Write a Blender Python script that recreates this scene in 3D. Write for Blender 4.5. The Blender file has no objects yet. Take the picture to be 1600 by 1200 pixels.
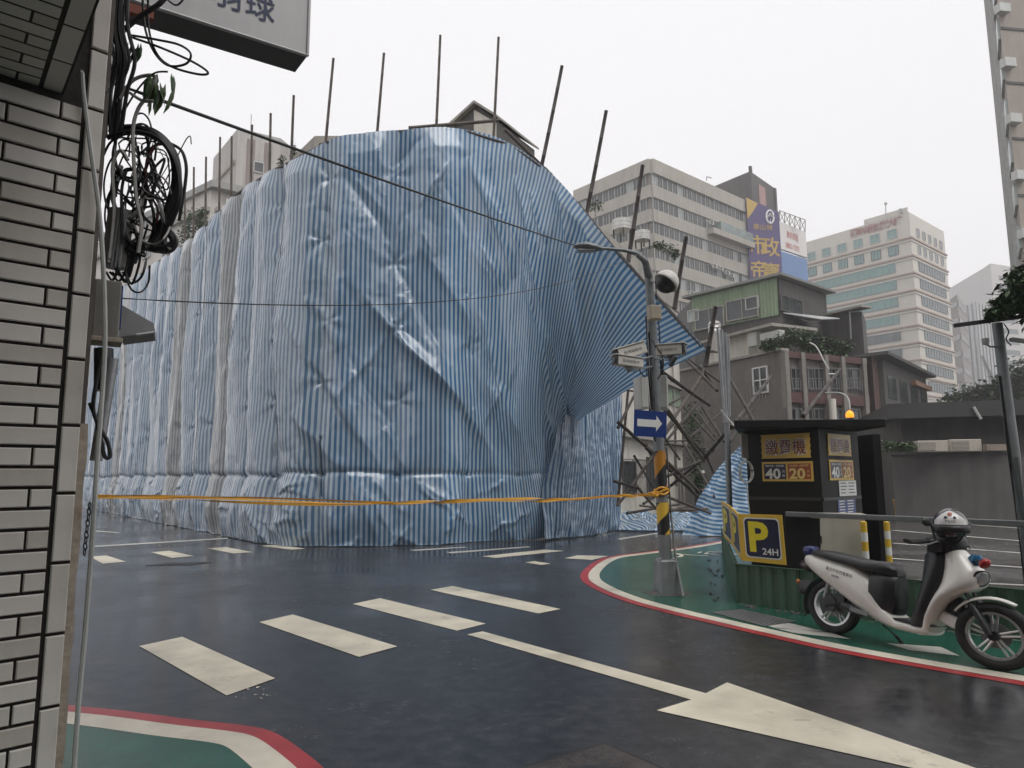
import bpy, bmesh, math, random
import numpy as np
from mathutils import Vector, Matrix, Euler

random.seed(7)
rng = np.random.default_rng(11)
SC = bpy.context.scene
COL = SC.collection
R = math.radians

# ------------------------------------------------------------------ camera
CAM_H, F_PX = 1.55, 1109.0
PITCH, ROLL = R(7.5), R(-0.3)
cam_data = bpy.data.cameras.new('camera')
cam_data.sensor_width = 36.0
cam_data.lens = 36.0 * F_PX / 1600.0
cam_data.clip_start = 0.05
cam_data.clip_end = 3000.0
cam = bpy.data.objects.new('camera', cam_data)
COL.objects.link(cam)
CAM_M = Matrix.Rotation(R(90) + PITCH, 3, 'X') @ Matrix.Rotation(ROLL, 3, 'Z')
cam.matrix_world = Matrix.Translation((0, 0, CAM_H)) @ CAM_M.to_4x4()
SC.camera = cam

# ------------------------------------------------------------------ sky, sun, exposure (rainy overcast)
world = bpy.data.worlds.new('World')
SC.world = world
world.use_nodes = True
wt = world.node_tree
wt.nodes.clear()
w_out = wt.nodes.new('ShaderNodeOutputWorld')
w_bg = wt.nodes.new('ShaderNodeBackground')
w_sky = wt.nodes.new('ShaderNodeTexSky')
w_sky.sky_type = 'NISHITA'
w_sky.sun_disc = False
SUN_EL, SUN_AZ = R(58), R(150)
w_sky.sun_elevation = SUN_EL
w_sky.sun_rotation = SUN_AZ
w_sky.air_density = 1.0
w_sky.dust_density = 6.0
w_hs = wt.nodes.new('ShaderNodeHueSaturation')
w_hs.inputs['Saturation'].default_value = 0.06
w_mix = wt.nodes.new('ShaderNodeMixRGB')
w_mix.inputs['Fac'].default_value = 0.93          # cloud deck hides nearly all of the clear sky
w_mix.inputs['Color2'].default_value = (8.55, 8.45, 8.6, 1)
wt.links.new(w_sky.outputs['Color'], w_hs.inputs['Color'])
wt.links.new(w_hs.outputs['Color'], w_mix.inputs['Color1'])
wt.links.new(w_mix.outputs['Color'], w_bg.inputs['Color'])
w_bg.inputs['Strength'].default_value = 0.101
wt.links.new(w_bg.outputs['Background'], w_out.inputs['Surface'])

sun_data = bpy.data.lights.new('sun', 'SUN')
sun_data.energy = 1.3
sun_data.angle = R(40)
sun_data.color = (1.0, 0.98, 0.95)
sun = bpy.data.objects.new('sun', sun_data)
COL.objects.link(sun)
sd = Vector((math.sin(SUN_AZ) * math.cos(SUN_EL), math.cos(SUN_AZ) * math.cos(SUN_EL), math.sin(SUN_EL)))
sun.rotation_euler = sd.to_track_quat('Z', 'Y').to_euler()
sun.location = (0, -5, 60)

SC.view_settings.view_transform = 'Standard'
SC.view_settings.look = 'None'
SC.view_settings.exposure = 0.3
SC.view_settings.gamma = 1.0
SC.view_settings.use_curve_mapping = False
SC.render.engine = 'CYCLES'
SC.cycles.use_denoising = True
SC.cycles.max_bounces = 6
SC.cycles.diffuse_bounces = 3
SC.cycles.glossy_bounces = 3
SC.cycles.transmission_bounces = 4
SC.cycles.transparent_max_bounces = 6
SC.cycles.volume_bounces = 1

# ------------------------------------------------------------------ measuring helpers
def ray(px, py):
    d = Vector(((px - 800) / F_PX, -(py - 600) / F_PX, -1.0))
    return CAM_M @ d
def P(px, py, Y):
    """the world point at distance Y in front of the camera that shows at that place of the photograph"""
    d = ray(px, py)
    t = Y / d.y
    return Vector((d.x * t, Y, CAM_H + d.z * t))
def G(px, py, z=0.0):
    d = ray(px, py)
    t = (z - CAM_H) / d.z
    return Vector((d.x * t, d.y * t, z))
def proj(p):
    q = CAM_M.transposed() @ (Vector(p) - Vector((0, 0, CAM_H)))
    return 800 + F_PX * q.x / -q.z, 600 - F_PX * q.y / -q.z

# ------------------------------------------------------------------ numpy value noise
_perm = rng.permutation(512)
_perm = np.concatenate([_perm, _perm])
_grad = np.stack([np.cos(np.linspace(0, 2 * np.pi, 64, endpoint=False)), np.sin(np.linspace(0, 2 * np.pi, 64, endpoint=False))], 1)
def perlin(x, y):
    x = np.asarray(x, float) + 100.0
    y = np.asarray(y, float) + 100.0
    xi, yi = np.floor(x).astype(int), np.floor(y).astype(int)
    xf, yf = x - xi, y - yi
    u = xf * xf * xf * (xf * (xf * 6 - 15) + 10)
    v = yf * yf * yf * (yf * (yf * 6 - 15) + 10)
    def g(ix, iy, dx, dy):
        h = _perm[(_perm[ix % 512] + iy) % 512] % 64
        return _grad[h, 0] * dx + _grad[h, 1] * dy
    a = g(xi, yi, xf, yf)
    b = g(xi + 1, yi, xf - 1, yf)
    c = g(xi, yi + 1, xf, yf - 1)
    d = g(xi + 1, yi + 1, xf - 1, yf - 1)
    return (a + u * (b - a)) + v * ((c + u * (d - c)) - (a + u * (b - a)))

# ------------------------------------------------------------------ materials
MATS = {}
def nd(nt, kind, **kw):
    n = nt.nodes.new(kind)
    for k, v in kw.items():
        if k in n.inputs:
            n.inputs[k].default_value = v
        else:
            setattr(n, k, v)
    return n
def mat(name, col, rough=0.6, var=0.12, scale=4.0, bump=0.0, bscale=30.0, metal=0.0, spec=0.5, streak=0.0,
        dirt=None, coat=0.0, emit=None, estr=0.0, mottle=0.0, wetness=0.0, backside=0.0):
    """procedural Principled material: base colour with noise variation, optional rain streaks, dirt tint and bump"""
    if name in MATS:
        return MATS[name]
    m = bpy.data.materials.new(name)
    m.use_nodes = True
    nt = m.node_tree
    b = nt.nodes['Principled BSDF']
    L = nt.links
    tc = nd(nt, 'ShaderNodeTexCoord')
    no = nd(nt, 'ShaderNodeTexNoise', Scale=scale, Detail=6.0, Roughness=0.62)
    L.new(tc.outputs['Object'], no.inputs['Vector'])
    rmp = nd(nt, 'ShaderNodeMapRange')
    rmp.inputs['From Min'].default_value = 0.25
    rmp.inputs['From Max'].default_value = 0.75
    rmp.inputs['To Min'].default_value = 1 - var
    rmp.inputs['To Max'].default_value = 1 + var
    L.new(no.outputs['Fac'], rmp.inputs['Value'])
    mul = nd(nt, 'ShaderNodeMixRGB', blend_type='MULTIPLY')
    mul.inputs['Fac'].default_value = 1.0
    mul.inputs['Color1'].default_value = (*col, 1)
    L.new(rmp.outputs['Result'], mul.inputs['Color2'])
    last = mul.outputs['Color']
    if streak > 0:
        mp = nd(nt, 'ShaderNodeMapping')
        mp.inputs['Scale'].default_value = (2.2, 2.2, 0.16)
        L.new(tc.outputs['Object'], mp.inputs['Vector'])
        n2 = nd(nt, 'ShaderNodeTexNoise', Scale=1.6, Detail=5.0, Roughness=0.7)
        L.new(mp.outputs['Vector'], n2.inputs['Vector'])
        r2 = nd(nt, 'ShaderNodeMapRange')
        r2.inputs['From Min'].default_value = 0.45
        r2.inputs['From Max'].default_value = 0.75
        r2.inputs['To Max'].default_value = streak
        L.new(n2.outputs['Fac'], r2.inputs['Value'])
        mx = nd(nt, 'ShaderNodeMixRGB')
        dc = dirt or (col[0] * 0.35, col[1] * 0.33, col[2] * 0.3)
        mx.inputs['Color2'].default_value = (*dc, 1)
        L.new(r2.outputs['Result'], mx.inputs['Fac'])
        L.new(last, mx.inputs['Color1'])
        last = mx.outputs['Color']
    if mottle > 0:
        n3 = nd(nt, 'ShaderNodeTexNoise', Scale=scale * 0.35, Detail=8.0, Roughness=0.7)
        L.new(tc.outputs['Object'], n3.inputs['Vector'])
        r3 = nd(nt, 'ShaderNodeMapRange')
        r3.inputs['From Min'].default_value = 0.5
        r3.inputs['From Max'].default_value = 0.72
        r3.inputs['To Max'].default_value = mottle
        L.new(n3.outputs['Fac'], r3.inputs['Value'])
        mx = nd(nt, 'ShaderNodeMixRGB')
        dc = dirt or (col[0] * 0.35, col[1] * 0.33, col[2] * 0.3)
        mx.inputs['Color2'].default_value = (*dc, 1)
        L.new(r3.outputs['Result'], mx.inputs['Fac'])
        L.new(last, mx.inputs['Color1'])
        last = mx.outputs['Color']
    L.new(last, b.inputs['Base Color'])
    b.inputs['Metallic'].default_value = metal
    b.inputs['Specular IOR Level'].default_value = spec
    b.inputs['Coat Weight'].default_value = coat
    b.inputs['Coat Roughness'].default_value = 0.08
    rr = nd(nt, 'ShaderNodeMapRange')
    rr.inputs['To Min'].default_value = max(0.02, rough - 0.12)
    rr.inputs['To Max'].default_value = min(1.0, rough + 0.12)
    L.new(no.outputs['Fac'], rr.inputs['Value'])
    L.new(rr.outputs['Result'], b.inputs['Roughness'])
    if bump > 0:
        nb = nd(nt, 'ShaderNodeTexNoise', Scale=bscale, Detail=4.0)
        L.new(tc.outputs['Object'], nb.inputs['Vector'])
        bp = nd(nt, 'ShaderNodeBump', Strength=bump, Distance=0.02)
        L.new(nb.outputs['Fac'], bp.inputs['Height'])
        L.new(bp.outputs['Normal'], b.inputs['Normal'])
    if emit:
        b.inputs['Emission Color'].default_value = (*emit, 1)
        b.inputs['Emission Strength'].default_value = estr
    MATS[name] = m
    return m

def wet_asphalt(name, col, puddle=0.5, coarse=1.0):
    """wet road: dark rough stone under a broken water film"""
    m = bpy.data.materials.new(name)
    m.use_nodes = True
    nt = m.node_tree
    L = nt.links
    b = nt.nodes['Principled BSDF']
    tc = nd(nt, 'ShaderNodeTexCoord')
    n1 = nd(nt, 'ShaderNodeTexNoise', Scale=0.45, Detail=7.0, Roughness=0.6)
    n2 = nd(nt, 'ShaderNodeTexNoise', Scale=130.0, Detail=3.0, Roughness=0.7)
    n3 = nd(nt, 'ShaderNodeTexNoise', Scale=7.0, Detail=6.0, Roughness=0.65)
    for n in (n1, n2, n3):
        L.new(tc.outputs['Object'], n.inputs['Vector'])
    cr = nd(nt, 'ShaderNodeValToRGB')
    cr.color_ramp.elements[0].position = 0.3
    cr.color_ramp.elements[0].color = (col[0] * 0.6, col[1] * 0.6, col[2] * 0.62, 1)
    cr.color_ramp.elements[1].position = 0.75
    cr.color_ramp.elements[1].color = (col[0] * 1.6, col[1] * 1.6, col[2] * 1.55, 1)
    L.new(n3.outputs['Fac'], cr.inputs['Fac'])
    gr = nd(nt, 'ShaderNodeMapRange')
    gr.inputs['From Min'].default_value = 0.3
    gr.inputs['From Max'].default_value = 0.75
    gr.inputs['To Min'].default_value = 0.35
    gr.inputs['To Max'].default_value = 2.3
    L.new(n2.outputs['Fac'], gr.inputs['Value'])
    mul = nd(nt, 'ShaderNodeMixRGB', blend_type='MULTIPLY')
    mul.inputs['Fac'].default_value = 1.0
    L.new(cr.outputs['Color'], mul.inputs['Color1'])
    L.new(gr.outputs['Result'], mul.inputs['Color2'])
    L.new(mul.outputs['Color'], b.inputs['Base Color'])
    pr = nd(nt, 'ShaderNodeMapRange')
    pr.inputs['From Min'].default_value = 0.42
    pr.inputs['From Max'].default_value = 0.58
    pr.inputs['To Min'].default_value = 0.24
    pr.inputs['To Max'].default_value = 0.24 - 0.22 * puddle
    L.new(n1.outputs['Fac'], pr.inputs['Value'])
    ra = nd(nt, 'ShaderNodeMath', operation='MULTIPLY_ADD')
    ra.inputs[1].default_value = 0.16
    L.new(n3.outputs['Fac'], ra.inputs[0])
    L.new(pr.outputs['Result'], ra.inputs[2])
    rs = nd(nt, 'ShaderNodeMath', operation='SUBTRACT')
    rs.inputs[1].default_value = 0.06
    L.new(ra.outputs['Value'], rs.inputs[0])
    L.new(rs.outputs['Value'], b.inputs['Roughness'])
    b.inputs['Specular IOR Level'].default_value = 0.32
    bs = nd(nt, 'ShaderNodeMapRange')
    bs.inputs['From Min'].default_value = 0.42
    bs.inputs['From Max'].default_value = 0.6
    bs.inputs['To Min'].default_value = 0.30 * coarse
    bs.inputs['To Max'].default_value = 0.06 * coarse
    L.new(n1.outputs['Fac'], bs.inputs['Value'])
    bp = nd(nt, 'ShaderNodeBump', Distance=0.006)
    L.new(bs.outputs['Result'], bp.inputs['Strength'])
    L.new(n2.outputs['Fac'], bp.inputs['Height'])
    bp2 = nd(nt, 'ShaderNodeBump', Strength=0.05, Distance=0.05)
    L.new(n3.outputs['Fac'], bp2.inputs['Height'])
    L.new(bp.outputs['Normal'], bp2.inputs['Normal'])
    L.new(bp2.outputs['Normal'], b.inputs['Normal'])
    return m

def paint_mat(name, col, wear=0.5, under=(0.03, 0.03, 0.032), rough=0.35, scale=5.0):
    """road paint worn through to the asphalt in patches"""
    m = bpy.data.materials.new(name)
    m.use_nodes = True
    nt = m.node_tree
    L = nt.links
    b = nt.nodes['Principled BSDF']
    tc = nd(nt, 'ShaderNodeTexCoord')
    n1 = nd(nt, 'ShaderNodeTexNoise', Scale=scale, Detail=8.0, Roughness=0.72)
    n2 = nd(nt, 'ShaderNodeTexNoise', Scale=1.3, Detail=5.0, Roughness=0.6)
    n3 = nd(nt, 'ShaderNodeTexNoise', Scale=60.0, Detail=3.0, Roughness=0.6)
    for n in (n1, n2, n3):
        L.new(tc.outputs['Object'], n.inputs['Vector'])
    r1 = nd(nt, 'ShaderNodeMapRange')
    r1.inputs['From Min'].default_value = 0.70 - 0.16 * wear
    r1.inputs['From Max'].default_value = 0.78 - 0.1 * wear
    r1.inputs['To Max'].default_value = 0.85
    L.new(n1.outputs['Fac'], r1.inputs['Value'])
    r2 = nd(nt, 'ShaderNodeMapRange')
    r2.inputs['From Min'].default_value = 0.3
    r2.inputs['From Max'].default_value = 0.75
    r2.inputs['To Min'].default_value = 1.14
    r2.inputs['To Max'].default_value = 0.52
    L.new(n2.outputs['Fac'], r2.inputs['Value'])
    mul = nd(nt, 'ShaderNodeMixRGB', blend_type='MULTIPLY')
    mul.inputs['Fac'].default_value = 1.0
    mul.inputs['Color1'].default_value = (*col, 1)
    L.new(r2.outputs['Result'], mul.inputs['Color2'])
    mx = nd(nt, 'ShaderNodeMixRGB')
    mx.inputs['Color2'].default_value = (*under, 1)
    L.new(r1.outputs['Result'], mx.inputs['Fac'])
    L.new(mul.outputs['Color'], mx.inputs['Color1'])
    L.new(mx.outputs['Color'], b.inputs['Base Color'])
    b.inputs['Roughness'].default_value = rough
    b.inputs['Specular IOR Level'].default_value = 0.35
    bp = nd(nt, 'ShaderNodeBump', Strength=0.15, Distance=0.005)
    L.new(n3.outputs['Fac'], bp.inputs['Height'])
    L.new(bp.outputs['Normal'], b.inputs['Normal'])
    return m

def tarp_mat(name, blue, white, period=0.115, grime=0.3, rough=0.24):
    """woven plastic sheet: printed stripes along U, crinkled and glossy, a little light coming through"""
    m = bpy.data.materials.new(name)
    m.use_nodes = True
    nt = m.node_tree
    L = nt.links
    b = nt.nodes['Principled BSDF']
    uv = nd(nt, 'ShaderNodeUVMap')
    sp = nd(nt, 'ShaderNodeSeparateXYZ')
    L.new(uv.outputs['UV'], sp.inputs['Vector'])
    mm = nd(nt, 'ShaderNodeMath', operation='MULTIPLY')
    mm.inputs[1].default_value = 2 * math.pi / period
    L.new(sp.outputs['X'], mm.inputs[0])
    sn = nd(nt, 'ShaderNodeMath', operation='SINE')
    L.new(mm.outputs['Value'], sn.inputs[0])
    st = nd(nt, 'ShaderNodeMapRange')
    st.inputs['From Min'].default_value = -0.25
    st.inputs['From Max'].default_value = 0.25
    L.new(sn.outputs['Value'], st.inputs['Value'])
    mx = nd(nt, 'ShaderNodeMixRGB')
    mx.inputs['Color1'].default_value = (*blue, 1)
    mx.inputs['Color2'].default_value = (*white, 1)
    L.new(st.outputs['Result'], mx.inputs['Fac'])
    tc = nd(nt, 'ShaderNodeTexCoord')
    n1 = nd(nt, 'ShaderNodeTexNoise', Scale=0.7, Detail=6.0, Roughness=0.65)
    L.new(tc.outputs['Object'], n1.inputs['Vector'])
    r1 = nd(nt, 'ShaderNodeMapRange')
    r1.inputs['From Min'].default_value = 0.4
    r1.inputs['From Max'].default_value = 0.75
    r1.inputs['To Max'].default_value = grime
    L.new(n1.outputs['Fac'], r1.inputs['Value'])
    gx = nd(nt, 'ShaderNodeMixRGB')
    gx.inputs['Color2'].default_value = (0.20, 0.19, 0.165, 1)
    L.new(r1.outputs['Result'], gx.inputs['Fac'])
    L.new(mx.outputs['Color'], gx.inputs['Color1'])
    L.new(gx.outputs['Color'], b.inputs['Base Color'])
    b.inputs['Roughness'].default_value = rough
    b.inputs['Specular IOR Level'].default_value = 0.7
    b.inputs['Coat Weight'].default_value = 0.65
    b.inputs['Coat Roughness'].default_value = 0.11
    # creased film: sharp wrinkles running two ways across the cloth, fine crinkle over them
    prev = None
    for rot, sc_u, sc_v, nscale, st_, dist in ((R(30), 1.0, 0.22, 0.95, 0.48, 0.10), (R(-40), 1.0, 0.30, 1.9, 0.38, 0.06), (R(8), 1.0, 0.7, 5.0, 0.34, 0.025)):
        mpv = nd(nt, 'ShaderNodeMapping')
        mpv.inputs['Rotation'].default_value = (0, 0, rot)
        L.new(uv.outputs['UV'], mpv.inputs['Vector'])
        mp2 = nd(nt, 'ShaderNodeMapping')
        mp2.inputs['Scale'].default_value = (sc_u, sc_v, 1)
        L.new(mpv.outputs['Vector'], mp2.inputs['Vector'])
        n2 = nd(nt, 'ShaderNodeTexNoise', Scale=nscale, Detail=4.0, Roughness=0.45, Distortion=0.6)
        n2.noise_type = 'RIDGED_MULTIFRACTAL'
        L.new(mp2.outputs['Vector'], n2.inputs['Vector'])
        bp = nd(nt, 'ShaderNodeBump', Strength=st_, Distance=dist)
        L.new(n2.outputs['Fac'], bp.inputs['Height'])
        if prev:
            L.new(prev.outputs['Normal'], bp.inputs['Normal'])
        prev = bp
    L.new(prev.outputs['Normal'], b.inputs['Normal'])
    L.new(prev.outputs['Normal'], b.inputs['Coat Normal'])
    tr = nd(nt, 'ShaderNodeBsdfTranslucent')
    L.new(gx.outputs['Color'], tr.inputs['Color'])
    ms = nd(nt, 'ShaderNodeMixShader')
    ms.inputs['Fac'].default_value = 0.14
    L.new(b.outputs['BSDF'], ms.inputs[1])
    L.new(tr.outputs['BSDF'], ms.inputs[2])
    L.new(ms.outputs['Shader'], nt.nodes['Material Output'].inputs['Surface'])
    return m

# ------------------------------------------------------------------ mesh builder
def frame(axis):
    a = Vector(axis).normalized()
    u = Vector((0, 0, 1)) if abs(a.z) < 0.9 else Vector((1, 0, 0))
    x = a.cross(u).normalized()
    y = x.cross(a).normalized()
    return x, y, a
WPOS = {}
def wpos(o):
    return WPOS.get(o.name, Vector((0, 0, 0))) if o else Vector((0, 0, 0))
class MB:
    def __init__(self):
        self.v, self.f, self.m, self.uv = [], [], [], {}
        self.slot = 0
    def add(self, vs, fs):
        k = len(self.v)
        self.v += [tuple(p) for p in vs]
        for f in fs:
            self.f.append([i + k for i in f])
            self.m.append(self.slot)
        return k
    def hexa(self, b4, t4):
        self.add(list(b4) + list(t4), [(3, 2, 1, 0), (4, 5, 6, 7), (0, 1, 5, 4), (1, 2, 6, 5), (2, 3, 7, 6), (3, 0, 4, 7)])
        return self
    def box(self, c, s, rz=0.0, M=None):
        c = Vector(c)
        hx, hy, hz = s[0] / 2, s[1] / 2, s[2] / 2
        M = M or Matrix.Rotation(rz, 3, 'Z')
        q = [c + M @ Vector(p) for p in ((-hx, -hy, -hz), (hx, -hy, -hz), (hx, hy, -hz), (-hx, hy, -hz), (-hx, -hy, hz), (hx, -hy, hz), (hx, hy, hz), (-hx, hy, hz))]
        return self.hexa(q[:4], q[4:])
    def bx(self, x0, x1, y0, y1, z0, z1):
        return self.box(((x0 + x1) / 2, (y0 + y1) / 2, (z0 + z1) / 2), (x1 - x0, y1 - y0, z1 - z0))
    def cyl(self, p0, p1, r0, r1=None, n=10, caps=True):
        r1 = r0 if r1 is None else r1
        p0, p1 = Vector(p0), Vector(p1)
        x, y, _ = frame(p1 - p0)
        vs = []
        for p, r in ((p0, r0), (p1, r1)):
            for i in range(n):
                a = 2 * math.pi * i / n
                vs.append(p + (x * math.cos(a) + y * math.sin(a)) * r)
        fs = [(i, (i + 1) % n, n + (i + 1) % n, n + i) for i in range(n)]
        if caps:
            fs += [tuple(range(n - 1, -1, -1)), tuple(range(n, 2 * n))]
        self.add(vs, fs)
        return self
    def tube(self, pts, r, n=7, caps=True):
        pts = [Vector(p) for p in pts]
        rs = r if isinstance(r, (list, tuple)) else [r] * len(pts)
        vs, px = [], None
        for i, p in enumerate(pts):
            t = (pts[min(i + 1, len(pts) - 1)] - pts[max(i - 1, 0)])
            if t.length < 1e-9:
                t = Vector((0, 0, 1))
            t.normalize()
            if px is None:
                x, y, _ = frame(t)
            else:
                x = (px - t * px.dot(t))
                x = x.normalized() if x.length > 1e-6 else frame(t)[0]
                y = t.cross(x)
            px = x
            for k in range(n):
                a = 2 * math.pi * k / n
                vs.append(p + (x * math.cos(a) + y * math.sin(a)) * rs[i])
        fs = []
        for i in range(len(pts) - 1):
            for k in range(n):
                fs.append((i * n + k, i * n + (k + 1) % n, (i + 1) * n + (k + 1) % n, (i + 1) * n + k))
        if caps:
            fs += [tuple(range(n - 1, -1, -1)), tuple(range((len(pts) - 1) * n, len(pts) * n))]
        self.add(vs, fs)
        return self
    def lathe(self, prof, o, axis=(0, 0, 1), n=16):
        """prof: (radius, distance along axis)"""
        x, y, a = frame(axis)
        o = Vector(o)
        vs = []
        for r, h in prof:
            for i in range(n):
                t = 2 * math.pi * i / n
                vs.append(o + a * h + (x * math.cos(t) + y * math.sin(t)) * max(r, 1e-4))
        fs = []
        for j in range(len(prof) - 1):
            for i in range(n):
                fs.append((j * n + i, j * n + (i + 1) % n, (j + 1) * n + (i + 1) % n, (j + 1) * n + i))
        fs += [tuple(range(n - 1, -1, -1)), tuple(range((len(prof) - 1) * n, len(prof) * n))]
        self.add(vs, fs)
        return self
    def ext(self, poly, vec):
        """polygon of 3-D points pushed along vec"""
        n = len(poly)
        vec = Vector(vec)
        a = [Vector(p) for p in poly]
        self.add(a + [p + vec for p in a], [tuple(range(n - 1, -1, -1)), tuple(range(n, 2 * n))] + [(i, (i + 1) % n, n + (i + 1) % n, n + i) for i in range(n)])
        return self
    def prism(self, poly, z0, z1):
        return self.ext([(p[0], p[1], z0) for p in poly], (0, 0, z1 - z0))
    def grid(self, pts, closed=False):
        """pts[j][i] rows of points"""
        nj, ni = len(pts), len(pts[0])
        fs = []
        for j in range(nj - 1):
            for i in range(ni - (0 if closed else 1)):
                i2 = (i + 1) % ni
                fs.append((j * ni + i, j * ni + i2, (j + 1) * ni + i2, (j + 1) * ni + i))
        self.add([p for r in pts for p in r], fs)
        return self
    def loft(self, rings, caps=True):
        n = len(rings[0])
        k = len(rings)
        fs = []
        for j in range(k - 1):
            for i in range(n):
                fs.append((j * n + i, j * n + (i + 1) % n, (j + 1) * n + (i + 1) % n, (j + 1) * n + i))
        if caps:
            fs += [tuple(range(n - 1, -1, -1)), tuple(range((k - 1) * n, k * n))]
        self.add([p for r in rings for p in r], fs)
        return self
    def sphere(self, c, r, n=14, m=9, sc=(1, 1, 1)):
        c = Vector(c)
        rings = []
        for j in range(m + 1):
            t = math.pi * j / m
            rings.append([c + Vector((math.sin(t) * math.cos(2 * math.pi * i / n) * r * sc[0], math.sin(t) * math.sin(2 * math.pi * i / n) * r * sc[1], -math.cos(t) * r * sc[2])) for i in range(n)])
        return self.loft(rings, caps=False)
    def mesh(self, name, origin=(0, 0, 0)):
        o = Vector(origin)
        me = bpy.data.meshes.new(name)
        me.from_pydata([(p[0] - o.x, p[1] - o.y, p[2] - o.z) for p in self.v], [], self.f)
        me.polygons.foreach_set('material_index', self.m)
        return me
    def build(self, name, mats, parent=None, smooth=False, bevel=0.0, base=None, M=None, fix=True):
        """links the collected faces as ONE mesh object; verts are world points, or local ones carried by M"""
        if M is not None:
            self.v = [tuple(M @ Vector(p)) for p in self.v]
        org = wpos(parent) if parent else Vector(base or (0, 0, 0))
        me = self.mesh(name, org)
        for mm in (mats if isinstance(mats, (list, tuple)) else [mats]):
            me.materials.append(mm)
        if fix:
            bm = bmesh.new()
            bm.from_mesh(me)
            bmesh.ops.recalc_face_normals(bm, faces=bm.faces)
            bm.to_mesh(me)
            bm.free()
        if smooth:
            me.polygons.foreach_set('use_smooth', [True] * len(me.polygons))
            try:
                me.set_sharp_from_angle(angle=R(42))
            except Exception:
                pass
        me.update()
        ob = bpy.data.objects.new(name, me)
        COL.objects.link(ob)
        if parent:
            ob.parent = parent
        else:
            ob.location = org
        WPOS[ob.name] = org
        if bevel > 0:
            bv = ob.modifiers.new('bevel', 'BEVEL')
            bv.width = bevel
            bv.segments = 2
            bv.limit_method = 'ANGLE'
        return ob

def thing(name, label, cat, base, group=None):
    e = bpy.data.objects.new(name, None)
    e.empty_display_size = 0.2
    e.location = base
    COL.objects.link(e)
    WPOS[e.name] = Vector(base)
    e['label'] = label
    e['category'] = cat
    if group:
        e['group'] = group
    return e
def tag(o, label, cat, group=None):
    o['label'] = label
    o['category'] = cat
    if group:
        o['group'] = group
    return o
def struct(o):
    o['kind'] = 'structure'
    return o
def place(name, me, parent, loc, rot=(0, 0, 0), scale=None, M=None):
    """one more object on a shared mesh"""
    o = bpy.data.objects.new(name, me)
    COL.objects.link(o)
    o.parent = parent
    if M is not None:
        q = M.copy()
        q.translation = Vector(loc) - wpos(parent)
        o.matrix_local = q
    else:
        o.location = Vector(loc) - wpos(parent)
        o.rotation_euler = rot
        if scale:
            o.scale = scale
    WPOS[o.name] = Vector(loc)
    return o

def letters(s, size, m, parent, at, right, up, name='lettering', thick=0.004, bold=0.0, align='CENTER', width=None):
    """raised lettering: the words stand on the plane spanned by right and up"""
    c = bpy.data.curves.new('lettering', 'FONT')
    c.body = s
    c.size = 1.0
    c.align_x = align
    c.offset = bold
    c.resolution_u = 3
    o = bpy.data.objects.new('lettering_source', c)
    COL.objects.link(o)
    me0 = bpy.data.meshes.new_from_object(o.evaluated_get(bpy.context.evaluated_depsgraph_get()))
    vs = np.zeros(len(me0.vertices) * 3)
    me0.vertices.foreach_get('co', vs)
    vs = vs.reshape(-1, 3)
    fs = [list(p.vertices) for p in me0.polygons]
    bpy.data.objects.remove(o)
    bpy.data.curves.remove(c)
    bpy.data.meshes.remove(me0)
    right, up = Vector(right).normalized(), Vector(up).normalized()
    nrm = right.cross(up).normalized()
    cy = (vs[:, 1].min() + vs[:, 1].max()) / 2
    w = vs[:, 0].max() - vs[:, 0].min()
    cx = (vs[:, 0].max() + vs[:, 0].min()) / 2 if align == 'CENTER' else 0
    kx = (width / w) if width else size
    mb = MB()
    base = Vector(at)
    mb.add([base + right * ((p[0] - cx) * kx) + up * ((p[1] - cy) * size) + nrm * thick for p in vs], fs)
    return mb.build(name, m, parent, fix=False)

class Fac:
    """a facade from A (left) to B (right) as the street sees it: s along it, z up, n out of it"""
    def __init__(self, A, B):
        self.A = Vector((A[0], A[1], 0))
        d = Vector((B[0] - A[0], B[1] - A[1], 0))
        self.L = d.length
        self.s = d.normalized()
        self.n = Vector((self.s.y, -self.s.x, 0))
        self.ang = math.atan2(self.s.y, self.s.x)
        self.M = Matrix.Rotation(self.ang, 4, 'Z')
    def p(self, s, z, n=0.0):
        return self.A + self.s * s + self.n * n + Vector((0, 0, z))
    def box(self, mb, s0, s1, z0, z1, n0, n1):
        b = [self.p(s0, z0, n1), self.p(s1, z0, n1), self.p(s1, z0, n0), self.p(s0, z0, n0)]
        t = [self.p(s0, z1, n1), self.p(s1, z1, n1), self.p(s1, z1, n0), self.p(s0, z1, n0)]
        mb.hexa(b, t)
        return mb
    def hit(self, px, py):
        """s and z of the facade point that shows at that place of the photograph"""
        d = ray(px, py)
        o = Vector((0, 0, CAM_H))
        t = (self.A - o).dot(self.n) / d.dot(self.n)
        q = o + d * t
        return (q - self.A).dot(self.s), q.z
# ------------------------------------------------------------------ palette
M_ROAD = wet_asphalt('wet asphalt', (0.030, 0.030, 0.033), 0.75)
M_LOT = wet_asphalt('parking lot asphalt', (0.055, 0.053, 0.052), 0.6, 1.3)
M_PATCH = wet_asphalt('brown asphalt patch', (0.052, 0.044, 0.040), 0.7)
M_LINE = paint_mat('cream road paint', (0.74, 0.68, 0.54), 0.62, under=(0.2, 0.18, 0.15), scale=3.0)
M_LINE2 = paint_mat('thin worn line paint', (0.62, 0.60, 0.55), 0.8)
M_RED = paint_mat('red kerb paint', (0.42, 0.045, 0.05), 0.35)
M_KERBW = paint_mat('white kerb paint', (0.74, 0.68, 0.56), 0.4, under=(0.2, 0.18, 0.15))
M_GREEN = paint_mat('green pavement paint', (0.022, 0.105, 0.072), 0.85, under=(0.035, 0.045, 0.04), rough=0.24, scale=2.2)
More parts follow.
